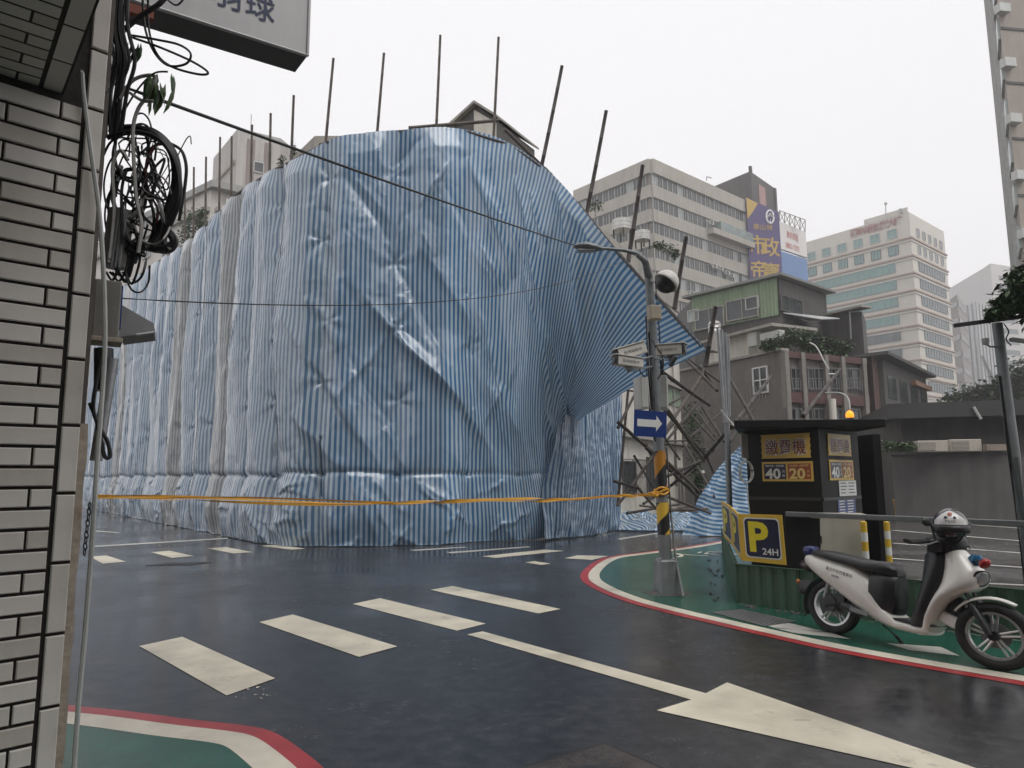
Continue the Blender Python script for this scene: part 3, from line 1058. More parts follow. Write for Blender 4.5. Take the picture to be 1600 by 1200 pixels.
letters('羽', 0.215, M_INK, sg, on_sign(407, 12) - sdir * 0.235, sdir, (0, 0, 1), thick=0.004, bold=0.008)
mb = MB()
mb.box(P(205, 15, 4.1), (0.25, 0.05, 0.06), M=Matrix.Rotation(math.atan2(sdir.y, sdir.x), 3, 'Z'))
mb.build('bracket', mat('red oxide steel', (0.28, 0.07, 0.04), 0.6, 0.2, 6), sg)
# ------------------------------------------------------------------ the building under the tarpaulin
BA, BB = Vector((-5.3, 18.3, 0)), Vector((-0.55, 18.3, 0))
BC, BD = Vector((8.35, 35.0, 0)), Vector((-21.0, 38.6, 0))
ZR = 10.75
ob = thing('demolition_building', 'old white building mostly hidden under the striped tarpaulin', 'building', (0, 24, 0))
M_PARA = mat('parapet concrete', (0.36, 0.335, 0.295), 0.8, 0.18, 1.3, 0.3, 20, streak=0.6, dirt=(0.12, 0.11, 0.09))
mb = MB()
mb.prism([BA, BB, BC, BD], 0, ZR - 1.0)
mb.build('wall', M_WHITEW, ob)
mb = MB()
def inset(p, k):
    c = (BA + BB + BC + BD) / 4
    return p + (p - c).normalized() * k
mb.prism([inset(q, 0.12) for q in (BA, BB, BC, BD)], ZR - 1.0, ZR)
mb.build('parapet', M_PARA, ob)
fr = Fac(BB, BC)
# features of the white side wall that show through the torn opening
def recess(px0, py0, px1, py1, name, m, fac, parent, fr_m=None, deep=0.0, border=0.06):
    s0, z1 = fac.hit(px0, py0)
    s1, z0 = fac.hit(px1, py1)
    mb = MB()
    fac.box(mb, s0, s1, z0, z1, 0.0, 0.02)
    o = mb.build(name, m, parent)
    mb = MB()
    b = border
    fac.box(mb, s0 - b, s0, z0 - b, z1 + b, 0.0, 0.07)
    fac.box(mb, s1, s1 + b, z0 - b, z1 + b, 0.0, 0.07)
    fac.box(mb, s0, s1, z1, z1 + b, 0.0, 0.07)
    fac.box(mb, s0, s1, z0 - b, z0, 0.0, 0.09)
    fac.box(mb, (s0 + s1) / 2 - .02, (s0 + s1) / 2 + .02, z0, z1, 0.0, 0.05)
    mb.build('frame', fr_m or M_ALU, o)
    return o, s0, s1, z0, z1
recess(1046, 592, 1056, 611, 'window', M_GLASS, fr, ob)
o_, s0, s1, z0, z1 = recess(972, 722, 992, 768, 'window', M_GLASS, fr, ob, M_CONCD)
mb = MB()
for i in range(12):
    s = s0 - .1 + (s1 - s0 + .2) * i / 11
    mb.cyl(fr.p(s, z0 - .1, 0.45), fr.p(s, z1 + .1, 0.45), 0.012, n=5)
for z in (z0 - .1, (z0 + z1) / 2, z1 + .1):
    mb.cyl(fr.p(s0 - .1, z, 0.45), fr.p(s1 + .1, z, 0.45), 0.014, n=5)
    for s in (s0 - .1, s1 + .1):
        mb.cyl(fr.p(s, z, 0.0), fr.p(s, z, 0.45), 0.014, n=5)
mb.build('window_cage', M_DARKM, o_)
recess(1010, 716, 1022, 775, 'window', M_GLASS, fr, ob, M_CONCD)
recess(1056, 732, 1068, 790, 'door', mat('grey shutter door', (0.12, 0.115, 0.105), 0.6, 0.2, 3, streak=0.4), fr, ob, M_CONC)
mb = MB()
sA, zA = fr.hit(962, 640)
fr.box(mb, sA - 6, fr.L, 3.05, 3.2, 0.0, 0.35)
fr.box(mb, sA - 6, fr.L, 5.75, 5.95, 0.0, 0.25)
mb.build('ledge', M_CONC, ob)
mb = MB()
sA, zA = fr.hit(1035, 655)
fr.box(mb, sA, fr.L - .2, 4.9, 5.8, 0.0, 0.06)
mb.build('green_panel', mat('faded green tile', (0.26, 0.33, 0.24), 0.6, 0.2, 4, streak=0.5), ob)
mb = MB()
for s in (fr.L - 3.4, fr.L - 1.6):
    mb.cyl(fr.p(s, 0.2, 0.1), fr.p(s, 9.2, 0.1), 0.045, n=7)
mb.build('drainpipe', M_CONC, ob)
# roof shed with a slanted top at the front corner
shed = MB()
fs_ = Fac(P(708, 235, 20.0), P(776, 235, 19.2))
hz = P(745, 166, 19.6).z
lz = P(708, 200, 20).z
shed.ext([fs_.p(0, ZR - .5, 0), fs_.p(fs_.L, ZR - .5, 0), fs_.p(fs_.L, P(774, 188, 19.2).z, 0), fs_.p(fs_.L * .55, hz, 0), fs_.p(0, lz, 0)], -fs_.n * 2.2)
shed.build('roof_shed', M_CONCD, ob)
mb = MB()
mb.ext([fs_.p(fs_.L * .5, ZR - .5, .01), fs_.p(fs_.L, ZR - .5, .01), fs_.p(fs_.L, P(774, 192, 19.2).z, .01), fs_.p(fs_.L * .5, hz - .12, .01)], fs_.n * .02)
mb.build('shed_panel', M_WHITEW, ob)
mb = MB()
mb.ext([fs_.p(-.15, lz - .02, .15), fs_.p(fs_.L * .55, hz + .02, .15), fs_.p(fs_.L * 1.05, P(778, 186, 19.2).z, .15), fs_.p(fs_.L * 1.05, P(778, 186, 19.2).z + .07, .15), fs_.p(fs_.L * .55, hz + .1, .15), fs_.p(-.15, lz + .07, .15)], -fs_.n * 2.5)
mb.build('shed_roof', M_CONC, ob)
mb = MB()
for i in range(60):
    a = fs_.p(random.uniform(.3, 1.1), ZR - random.uniform(0.1, .5), 0.05 + random.uniform(0, .2))
    mb.cyl(a, a + Vector((random.uniform(-.15, .15), 0, random.uniform(.2, .6))), 0.008, 0.003, n=4)
o_ = mb.build('dry_grass', mat('dry grass', (0.28, 0.23, 0.13), 0.8, 0.3, 5), ob)
o_['kind'] = 'stuff'
# water tanks standing on the roof edge
def tank(px, py, Y, r, h, label):
    b = P(px, py, Y)
    t = thing('water_tank', label, 'water tank', tuple(b), 'steel roof tanks behind the tarpaulin')
    MB().lathe([(r, 0), (r, h * .2), (r * 1.03, h * .22), (r, h * .24), (r, h * .55), (r * 1.03, h * .57), (r, h * .59), (r, h * .85), (r * .6, h * .97), (r * .15, h)], b, n=18).build('drum', mat('stainless drum', (0.5, 0.5, 0.48), 0.35, 0.15, 5, metal=0.6, streak=0.3), t, smooth=True)
    mb = MB()
    for a in (0, 1.57, 3.14, 4.71):
        mb.cyl(b + Vector((math.cos(a) * r * .9, math.sin(a) * r * .9, -0.4)), b + Vector((math.cos(a) * r * .9, math.sin(a) * r * .9, 0.02)), 0.04, n=5)
    mb.build('stand', M_DARKM, t)
tank(972, 360, 30.5, 0.42, 0.55, 'steel roof tank with flat lid, the upper one behind the tarpaulin edge')
tank(1004, 376, 32.0, 0.36, 0.5, 'smaller steel roof tank below and right of the other tank')

# foliage helper: leaf-sized faces spread through clumps
def foliage(name, clumps, n, size, mats, parent, flat=0.6, stuff=True):
    mb = MB()
    for i in range(n):
        c, r = random.choice(clumps)
        while True:
            v = Vector((random.uniform(-1, 1), random.uniform(-1, 1), random.uniform(-1, 1)))
            if v.length <= 1:
                break
        v = v * (0.55 + 0.45 * random.random()) if random.random() < .75 else v
        p = Vector(c) + Vector((v.x * r[0], v.y * r[1], v.z * r[2]))
        d = Vector((random.gauss(0, 1), random.gauss(0, 1), random.gauss(-.2, flat))).normalized()
        x, y, _ = frame(d)
        L = size * random.uniform(.6, 1.4)
        w = L * random.uniform(.28, .42)
        mb.slot = random.randrange(len(mats))
        mb.add([p, p + d * L * .5 + x * w, p + d * L - y * L * .15, p + d * L * .5 - x * w], [(0, 1, 2, 3)])
    return mb.build(name, mats, parent, fix=False)
rp = thing('roof_shrub', 'green shrub growing over the old parapet right of the tanks', 'plant', tuple(P(1040, 395, 33)))
foliage('crown', [(P(1044, 388, 33), (.55, .4, .28)), (P(1030, 382, 33), (.35, .3, .2)), (P(1055, 397, 33.5), (.3, .3, .2))], 420, 0.13, M_LEAF, rp)
MB().tube([P(1042, 405, 33), P(1044, 392, 33)], 0.03, 5).build('stem', M_BARK, rp)
rp = thing('roof_shrub', 'thin pale shrub on the parapet beside the leaning bamboo post', 'plant', tuple(P(930, 330, 26)))
foliage('crown', [(P(930, 322, 26), (.35, .3, .3))], 130, 0.09, M_LEAF, rp)
MB().tube([P(930, 338, 26), P(930, 325, 26)], 0.02, 5).build('stem', M_BARK, rp)

# ------------------------------------------------------------------ the striped tarpaulin
VROW = np.array([0, .16, .35, .6, .8, 1.0])
TOPLINE = [(0, 575), (100, 507), (185, 452), (240, 411), (300, 371), (340, 330), (372, 297), (430, 262), (470, 243), (490, 232), (520, 214), (590, 205), (640, 200), (690, 196), (760, 212)]
def topz(x, y):
    z = 10.5
    for _ in range(12):
        px, py = proj((x, y, z))
        ty = np.interp(px, [t[0] for t in TOPLINE], [t[1] for t in TOPLINE])
        z += (py - ty) * y / F_PX * 0.9
    return z
cols = []
gA, gB = G(160, 799), G(405, 847.5)
dl = (gA - gB).normalized()
foot = [gA + dl * 42, gA + dl * 24, gA + dl * 12, gA + dl * 5] + [gA.lerp(gB, t) for t in (0.1, .25, .4, .55, .7, .85, 1.0)]
foot += [G(450, 853), G(500, 854.5), G(560, 853.5), G(620, 852), G(700, 850)]
NLEFT = 11
for i, p in enumerate(foot):
    zt = topz(p.x, p.y)
    lean = Vector((0.02, 0.05, 0))
    cols.append([Vector((p.x, p.y, v * zt)) + lean * v for v in VROW])
def rc(pxs, back, y1, ex=.85):
    """one column of the torn end: it leans out towards the street at the top"""
    out = []
    b = G(*pxs[0])
    for (px, py), v in zip(pxs, VROW):
        Y = b.y + (y1 - b.y) * (v ** ex) + back * max(0, 1 - v / .45)
        q = P(px, py, Y)
        if v == 0:
            q.z = 0
        out.append(q)
    return out
cols += [
    rc([(760, 846), (756, 742), (757, 600), (762, 430), (768, 310), (772, 213)], 0, 16.9),
    rc([(805, 845), (800, 742), (798, 620), (806, 440), (814, 320), (822, 240)], 0, 16.4),
    rc([(850, 842), (838, 742), (832, 640), (850, 470), (866, 360), (882, 290)], .1, 15.7),
    rc([(885, 839), (866, 742), (856, 655), (886, 510), (912, 415), (935, 354)], .5, 15.0, 1.2),
    rc([(910, 837), (888, 742), (872, 668), (920, 545), (955, 462), (985, 414)], .8, 14.4, 1.5),
    rc([(928, 835), (904, 742), (884, 672), (946, 580), (1010, 510), (1048, 482)], 1.0, 13.6, 1.65),
    rc([(944, 833), (916, 742), (896, 672), (962, 622), (1035, 582), (1105, 547)], 1.2, 12.8, 1.7),
]
def catmull(arr, t_in, t_out):
    """interpolate arr (n, ...) given at t_in onto t_out with a monotone-ish cubic"""
    arr = np.asarray(arr, float)
    n = len(t_in)
    d = np.zeros_like(arr)
    for i in range(n):
        a, b = max(i - 1, 0), min(i + 1, n - 1)
        d[i] = (arr[b] - arr[a]) / (t_in[b] - t_in[a])
    idx = np.clip(np.searchsorted(t_in, t_out, side='right') - 1, 0, n - 2)
    h = (t_in[idx + 1] - t_in[idx])
    t = (t_out - t_in[idx]) / h
    sh = (-1,) + (1,) * (arr.ndim - 1)
    t, h = t.reshape(sh), h.reshape(sh)
    return (2 * t**3 - 3 * t**2 + 1) * arr[idx] + (t**3 - 2 * t**2 + t) * h * d[idx] + (-2 * t**3 + 3 * t**2) * arr[idx + 1] + (t**3 - t**2) * h * d[idx + 1]
def refine(cols, vrow, du, nv, urow=4):
    C = np.array([[list(p) for p in c] for c in cols])
    mid = C[:, urow]
    ut = np.concatenate([[0], np.cumsum(np.linalg.norm(np.diff(mid, axis=0), axis=1))])
    us = np.arange(0, ut[-1], du)
    vs = np.linspace(0, 1, nv)
    C2 = catmull(C.transpose(1, 0, 2), vrow, vs)          # (nv, ncol, 3)
    C3 = catmull(C2.transpose(1, 0, 2), ut, us)           # (nu, nv, 3)
    return C3, us, vs, ut
def normals(S):
    du = np.gradient(S, axis=0)
    dv = np.gradient(S, axis=1)
    n = np.cross(du, dv)
    n /= np.linalg.norm(n, axis=2, keepdims=True) + 1e-9
    # out of the sheet = towards the street
    cam_dir = np.array([0, 0, 1.55]) - S
    s = np.sign((n * cam_dir).sum(2, keepdims=True))
    return n * np.where(s == 0, 1, s)
def ridged(x, y):
    return 1 - np.abs(perlin(x, y)) * 2.2

DU = 0.045
S, us, vs, ut = refine(cols, VROW, DU, 235)
NRM = normals(S)
UU = np.repeat(us[:, None], len(vs), 1)
VV = np.repeat(vs[None, :], len(us), 0)
ZZ = S[:, :, 2]
u_corner, u_right = ut[NLEFT], ut[len(foot) - 1]
leftm = 1 / (1 + np.exp((UU - u_corner) / 0.6))
rightm = 1 / (1 + np.exp(-(UU - u_right - 0.6) / 0.7))
frontm = np.clip(1 - leftm - rightm, 0, 1)
warp = perlin(UU * .35, ZZ * .25) * 0.9
def crease(u0, z0, u1, z1, amp, w, clip=None):
    """a pulled fold from (u0, z0) to (u1, z1): steep on one side, soft on the other, fading at its ends"""
    i0, i1 = max(0, int((min(u0, u1) - 4 * w - .4) / DU)), min(len(us), int((max(u0, u1) + 4 * w + .4) / DU))
    if i1 <= i0:
        return
    U_, Z_ = UU[i0:i1], ZZ[i0:i1]
    dx, dz = u1 - u0, z1 - z0
    L2 = dx * dx + dz * dz
    t = ((U_ - u0) * dx + (Z_ - z0) * dz) / L2
    d = ((U_ - u0) * dz - (Z_ - z0) * dx) / math.sqrt(L2)
    d = d + 0.10 * perlin(t * 3 + u0, Z_ * .3)
    env = np.clip(np.sin(np.pi * np.clip(t, 0, 1)), 0, 1) ** .6
    prof = np.where(d > 0, np.exp(-np.abs(d) / (w * .35)), np.exp(-np.abs(d) / w))
    q = amp * env * prof
    if clip is not None:
        q = q * np.clip((clip - Z_) / .15, 0, 1)
    D[i0:i1] += q
D = np.zeros_like(UU)
PW = 1.75
# panels between the posts belly out and are pinched at each tie point
ties = []
rs = random.Random(5)
for uu in np.arange(0.4, us[-1], PW):
    for zz in (3.4, 5.2, 7.0, 8.8):
        if uu > u_corner + 1 and rs.random() < .55:
            continue
        ties.append((uu + rs.uniform(-.15, .15), zz + rs.uniform(-.5, .5)))
F1 = np.full_like(UU, 9.0)
TH = np.zeros_like(UU)
for (a, b) in ties:
    i0, i1 = max(0, int((a - 2.2) / DU)), min(len(us), int((a + 2.2) / DU))
    if i1 <= i0:
        continue
    du_, dz_ = UU[i0:i1] - a, (ZZ[i0:i1] - b) * .8
    r_ = np.sqrt(du_ ** 2 + dz_ ** 2)
    m_ = r_ < F1[i0:i1]
    F1[i0:i1] = np.where(m_, r_, F1[i0:i1])
    TH[i0:i1] = np.where(m_, np.arctan2(dz_, du_) + a * 3, TH[i0:i1])
puff = 1 - np.exp(-F1 / .35)
D += (0.05 * leftm + 0.07 * frontm + .02 * rightm) * puff
D += (leftm + frontm) * 0.025 * np.cos(TH * 5 + 2 * perlin(UU, ZZ)) * np.exp(-F1 / .5) * np.clip(F1 / .1, 0, 1)
# vertical flutes: each width of cloth bellies out between two posts
ph = (UU - .4 + warp * .16 + .25 * perlin(UU * .18, ZZ * .06)) / PW
bell = np.abs(np.sin(np.pi * ph)) ** .7
D += leftm * 0.42 * (bell - .6) * np.clip((ZZ - .2) / 2, 0, 1) * (.8 + .6 * perlin(np.floor(ph) * 7.3, ZZ / 4))
D += frontm * 0.28 * (bell - .6) * (.8 + .8 * perlin(np.floor(ph) * 7.3, ZZ / 4))
# long hanging folds
D += (0.10 * leftm + .14 * frontm + .06 * rightm) * (ridged((UU + warp) / 1.7, ZZ / 9.0) - .5)
D += 0.05 * (ridged((UU + warp * .5 + 9) / .62, ZZ / 6.0) - .5) * (0.7 * frontm + leftm)
# broad wind billow in the middle of the front
D += 0.20 * frontm * perlin(UU / 2.6 + 4, ZZ / 3.4 + 2) + .10 * rightm * perlin(UU / 2.2 + 14, ZZ / 2.6 + 6)
# pulled creases
ufr, ur1 = u_corner, us[-1]
for k in range(70):
    if k < 26:
        a, b = rs.uniform(16, ufr), rs.uniform(1.9, 9.6)
        an, ln, am = rs.choice([R(62), R(72), R(-68), R(50)]) + rs.uniform(-.2, .2), rs.uniform(1.0, 2.6), rs.uniform(.03, .07)
    elif k < 50:
        a, b = rs.uniform(ufr, u_right + .5), rs.uniform(1.8, 9.4)
        an, ln, am = rs.choice([R(-52), R(-58), R(-64), R(-70), R(55)]) + rs.uniform(-.12, .12), rs.uniform(1.2, 3.6), rs.uniform(.04, .09)
    else:
        a, b = rs.uniform(u_right + .4, ur1), rs.uniform(2.4, 8.8)
        an, ln, am = rs.choice([R(-62), R(-55), R(-48)]) + rs.uniform(-.12, .12), rs.uniform(1.4, 3.6), rs.uniform(.05, .11)
    crease(a, b, a + math.cos(an) * ln, b + math.sin(an) * ln, am * rs.choice([1, 1, -.8]), rs.uniform(.10, .34))
# the great diagonal swags of the photograph, from the upper left of the front towards the lower right
for (a, b, c, d, am, w) in ((1.2, 6.4, 4.7, 2.7, .13, .45), (1.9, 5.6, 5.2, 2.2, .11, .30), (2.6, 7.8, 5.6, 3.8, .10, .4), (-.9, 8.4, -.2, 2.2, .12, .3), (.5, 4.4, 2.2, 1.8, .11, .25), (4.6, 4.6, 6.0, 1.8, .12, .3), (.3, 9.4, .5, 2.0, .12, .22), (2.2, 9.5, 2.5, 5.0, .10, .2)):
    crease(ufr + a, b, ufr + c, d, am, w)
# dark pulls over the hidden poles of the torn end
for (a, b, c, d, am, w) in ((.4, 9.6, 1.9, 6.4, .16, .28), (1.7, 8.9, 3.6, 4.6, .20, .34), (3.0, 8.4, 5.2, 4.4, .16, .3), (2.2, 6.6, 4.2, 3.2, .18, .3), (4.4, 7.4, 6.6, 4.6, .14, .3), (.6, 6.0, 2.2, 2.6, .15, .3), (5.6, 6.6, 7.6, 4.6, .12, .25), (3.4, 5.0, 5.4, 3.0, .16, .25)):
    crease(u_right + a, b, u_right + c, d, am, w)
# pleats gathering into the pinch
pin = rightm * np.exp(-((ZZ - 3.2) / 1.5) ** 2) * np.clip((us[-1] - UU - .3) / 1.5, 0, 1)
D += pin * (0.20 * (ridged(UU / 1.25 + .3 * ZZ, ZZ / 5) - .5) + 0.10 * (ridged(UU / .6 + .5 * ZZ + 4, ZZ / 4) - .5))
# crumple
D += (0.016 * leftm + .014 * frontm + .006 * rightm) * perlin(UU / .32, ZZ / .45) + (0.006 * (1 - rightm)) * perlin(UU / .14, ZZ / .17)
# tied rail at waist-plus height: a crease gathered at the ties, with the crumpled skirt bellying out below it
zb_n = 1.62 + .10 * perlin(UU * .45, UU * 0 + 2.5) + .05 * np.abs(np.sin(np.pi * (UU - .4) / PW))
band = np.exp(-np.abs((ZZ - zb_n) / .05) ** 1.1)
knot = np.exp(-np.abs(np.sin(np.pi * (UU - .4) / PW)) / .12)
sk = np.clip((zb_n - ZZ) / 1.62, 0, 1)
skm = 1 - .55 * rightm
D += -(0.08 + 0.09 * knot) * band * skm - .10 * knot * np.exp(-np.abs(ZZ - zb_n) / .4) * skm
tie = np.abs(np.sin(np.pi * (UU - .4) / PW))
D += skm * sk ** .5 * (0.18 * np.sin(np.pi * np.clip(sk, 0, 1)) * tie ** .6 + 0.05 * (ridged(UU / .6, ZZ / 1.1 + UU * .2) - .5))
for k in range(260):
    a, b = rs.uniform(14, u_right + 2.5), rs.uniform(.05, 1.55)
    kn = round((a - .4) / PW) * PW + .4
    if rs.random() < .5:
        an = math.atan2(-(1.62 - b) - .2, a - kn)          # folds fanning down from the nearest knot
    else:
        an = rs.choice([R(-40), R(-60), R(-135), R(15)]) + rs.uniform(-.3, .3)
    ln = rs.uniform(.4, 1.3)
    crease(a, b, a + math.cos(an) * ln, b + math.sin(an) * ln, rs.uniform(.03, .085), rs.uniform(.04, .13), 1.62)
D *= np.clip((us[-1] - UU) / .8, .15, 1)
D *= np.clip((1 - VV) * 14 + .25, 0, 1)
S2 = S + NRM * D[:, :, None]
S2[:, :, 2] = np.maximum(S2[:, :, 2], 0.012)
# ragged lower hem: lifted a little in scallops
hem = 0.05 * np.abs(perlin(us / .6, us * 0 + 3)) + .012
S2[:, 0, 2] = hem

tp = thing('tarpaulin', 'huge blue and white striped tarpaulin draped over the scaffolded building', 'tarpaulin', (-3, 17, 0))
T_FRONT = tarp_mat('striped sheet, front', (0.055, 0.150, 0.290), (0.36, 0.455, 0.55), grime=0.12)
T_RIGHT = tarp_mat('striped sheet, newest', (0.055, 0.190, 0.39), (0.49, 0.61, 0.71), grime=0.06, rough=0.26)
T_SHEEN = tarp_mat('striped sheet, faded', (0.085, 0.170, 0.285), (0.39, 0.47, 0.55), grime=0.15)  # left face: sky reflection put into a paler, greyer stripe colour
T_DUST = tarp_mat('striped sheet, dusty', (0.115, 0.140, 0.165), (0.34, 0.36, 0.37), grime=0.4)
T_FLAP = tarp_mat('striped sheet, blue side', (0.05, 0.13, 0.26), (0.32, 0.42, 0.52), grime=0.12)  # darker stripe colours for the hanging flap
def tarp_part(name, S, U, m, parent, V=None):
    nu, nv = S.shape[:2]
    me = bpy.data.meshes.new(name)
    org = wpos(parent)
    vv = (S - np.array(org)).reshape(-1, 3)
    idx = np.arange(nu * nv).reshape(nu, nv)
    q = np.stack([idx[:-1, :-1], idx[1:, :-1], idx[1:, 1:], idx[:-1, 1:]], -1).reshape(-1, 4)
    me.vertices.add(len(vv))
    me.vertices.foreach_set('co', vv.ravel())
    me.loops.add(q.size)
    me.loops.foreach_set('vertex_index', q.ravel())
    me.polygons.add(len(q))
    me.polygons.foreach_set('loop_start', np.arange(0, q.size, 4))
    me.polygons.foreach_set('loop_total', np.full(len(q), 4))
    me.update(calc_edges=True)
    uvl = me.uv_layers.new(name='UVMap')
    uvs = np.zeros((nu * nv, 2))
    uvs[:, 0] = U.reshape(-1)
    uvs[:, 1] = (V if V is not None else S[:, :, 2]).reshape(-1)
    uvl.data.foreach_set('uv', uvs[q.ravel()].ravel())
    me.polygons.foreach_set('use_smooth', np.ones(len(q), bool))
    me.materials.append(m)
    me.update()
    o = bpy.data.objects.new(name, me)
    COL.objects.link(o)
    o.parent = parent
    WPOS[o.name] = org
    return o
# sewn strips, each its own width of cloth
edges = [0]
u = 0.0
while u < us[-1]:
    u += random.uniform(1.3, 2.1) if u < u_corner else random.uniform(2.0, 2.6)
    edges.append(min(int(u / DU), len(us) - 1))
if edges[-1] - edges[-2] < 12:
    edges.pop(-2)
def px_of(i):
    return proj(S[i, 80])[0]
for k in range(len(edges) - 1):
    i0, i1 = edges[k], edges[k + 1]
    pm = px_of((i0 + i1) // 2)
    if pm < 330:
        m = T_DUST if k % 6 == 2 else T_SHEEN
    elif pm < 470:
        m = T_DUST if 335 < pm < 372 else T_SHEEN
    elif pm < 740:
        m = T_FRONT
    else:
        m = T_RIGHT
    sub = S2[i0:i1 + 1].copy()
    if k % 2:
        sub = sub + NRM[i0:i1 + 1] * 0.012
    tarp_part('sheet', sub, UU[i0:i1 + 1] + 0.03 * perlin(UU[i0:i1 + 1] * .3, ZZ[i0:i1 + 1] * .4), m, tp)

# the loose flap's lower sheet hanging straight down at the right end
VH = np.array([0, .4, .72, 1.0])
def hc(pxs, Y0, Y1):
    out = []
    for (px, py), v in zip(pxs, VH):
        q = P(px, py, Y0 + (Y1 - Y0) * v)
        q.z = max(q.z, 0.02)
        out.append(q)
    return out
H = [
    hc([(846, 842), (849, 760), (862, 695), (874, 622)], 17.8, 18.2),
    hc([(872, 839), (884, 760), (890, 695), (896, 612)], 18.3, 18.6),
    hc([(905, 836), (920, 760), (916, 690), (915, 602)], 18.9, 19.1),
    hc([(938, 831), (948, 762), (942, 688), (940, 590)], 19.8, 19.9),
    hc([(962, 826), (967, 762), (966, 686), (966, 578)], 20.9, 20.9),
]
SH, uh, vh, _ = refine(H, VH, 0.035, 110, urow=1)
NH = normals(SH)
UH = np.repeat(uh[:, None], len(vh), 1)
ZH = SH[:, :, 2]
DH = 0.13 * (ridged(UH / .7 + ZH * .18, ZH / 3) - .5) + 0.06 * (ridged(UH / .3 + ZH * .3 + 5, ZH / 2) - .5) + 0.02 * perlin(UH / .2, ZH / .2)
DH += np.clip(1 - ZH / 1.0, 0, 1) * 0.10 * perlin(UH / .3, ZH / .4)
tarp_part('hanging_flap', SH + NH * (DH + .06)[:, :, None], UH * 1.25 + ZH * .10, T_FLAP, tp)

# crumpled heap of sheet on the ground past the flap, and trailing towards the pavement
nx, ny = 150, 60
hp = np.zeros((nx, ny, 3))
pA, pB, pC, pD = G(945, 831), G(1092, 832), G(955, 800), G(1085, 806)
for i in range(nx):
    for j in range(ny):
        a, b = i / (nx - 1), j / (ny - 1)
        q = (pA.lerp(pB, a)).lerp(pC.lerp(pD, a), b * .62)
        hp[i, j] = q
dist = np.linalg.norm(hp[1:, 0] - hp[:-1, 0], axis=1).sum()
XI, YI = np.meshgrid(np.linspace(0, dist, nx), np.linspace(0, 4, ny), indexing='ij')
mask = np.sin(np.pi * np.clip(np.linspace(0.02, .98, ny), 0, 1))[None, :] ** .7
hz_ = mask * (0.30 + 0.28 * perlin(XI / 1.3, YI / 1.1) + 0.16 * (ridged(XI / .6, YI / .8) - .4) + 0.09 * perlin(XI / .22, YI / .25))
hp[:, :, 2] = np.maximum(hz_, 0.01)
hp[:, :, 0] += 0.18 * perlin(XI / .6 + 5, YI / .6)
hp[:, :, 1] += 0.35 * perlin(XI / .8 + 15, YI / .7)
tarp_part('crumpled_heap', hp, XI * 1.1 + 0.45 * perlin(XI / .8, YI / .8) + YI * .5, T_RIGHT, tp, YI)

# the wind-twisted end piece draped by the kiosk
tp2 = thing('tarpaulin_piece', 'torn piece of striped tarpaulin draped behind the payment kiosk', 'tarpaulin', tuple(G(1110, 838)))
VE = np.array([0, .3, .6, 1.0])
Yb = G(1110, 838).y
def ec(pxs, Y):
    out = []
    for px, py in pxs:
        q = P(px, py, Y)
        q.z = max(q.z, 0.015)
        out.append(q)
    return out
E_ = [
    ec([(1064, 836), (1092, 838), (1128, 842), (1172, 842)], Yb),
    ec([(1082, 800), (1104, 806), (1136, 806), (1174, 806)], Yb + .05),
    ec([(1098, 768), (1118, 770), (1142, 770), (1175, 772)], Yb + .1),
    ec([(1122, 732), (1136, 732), (1152, 733), (1176, 736)], Yb + .2),
    ec([(1155, 698), (1162, 698), (1168, 700), (1178, 702)], Yb + .3),
]
SE, ue, ve, _ = refine(E_, VE, 0.025, 90, urow=1)
NE = normals(SE)
UE = np.repeat(ue[:, None], len(ve), 1)
VE_ = np.repeat(ve[None, :], len(ue), 0)
DE = 0.22 * (ridged(VE_ * 2.6 + UE * .35, UE / 2.5) - .5) + 0.05 * perlin(UE / .3, VE_ * 5) + .10 * np.sin(VE_ * np.pi)
tarp_part('sheet', SE + NE * DE[:, :, None], UE * 1.0 + .25 * VE_ + .05 * perlin(UE, VE_ * 3), T_RIGHT, tp2, VE_)

# ------------------------------------------------------------------ bamboo scaffold
sc_ = thing('bamboo_scaffold', 'bamboo scaffold posts standing up above the tarpaulin top', 'scaffold', (-4, 17, 0))
def pole(parent, a, b, r0=0.045, r1=0.035, m=None, name='pole'):
    a, b = Vector(a), Vector(b)
    n = max(3, int((b - a).length / 0.55))
    pts, rr = [], []
    side = Vector((random.uniform(-1, 1), random.uniform(-1, 1), 0)) * 0.012
    for i in range(n + 1):
        t = i / n
        p = a.lerp(b, t) + side * math.sin(math.pi * t)
        r = r0 + (r1 - r0) * t
        d = (b - a).normalized() * 0.015
        pts += [p - d, p, p + d]
        rr += [r, r * 1.14, r]
    MB().tube(pts, rr, 7).build(name, m or M_BAMBOO, parent, smooth=True)
def sheet_Y(px):
    i = int(np.argmin([abs(proj(S[i, -1])[0] - px) for i in range(0, len(us), 4)])) * 4
    return float(S[i, -1, 1])
for (tx, ty, bx_, by_) in [(344, 215, 343, 330), (362, 214, 361, 310), (394, 196, 392, 300), (423, 178, 420, 280), (459, 150, 456, 250), (521, 92, 509, 225), (600, 84, 589, 215), (688, 56, 681, 205), (779, 59, 771, 222)]:
    Y = sheet_Y(bx_) + 0.3
    pole(sc_, P(bx_ + (bx_ - tx) * .8, by_ + (by_ - ty) * .8, Y), P(tx, ty, Y), 0.042, 0.033)
for (tx, ty, bx_, by_) in [(303, 262, 302, 372), (322, 246, 320, 350), (289, 285, 288, 388)]:
    Y = sheet_Y(bx_) + 0.3
    pole(sc_, P(bx_, by_ + 60, Y), P(tx, ty, Y), 0.045, 0.035)
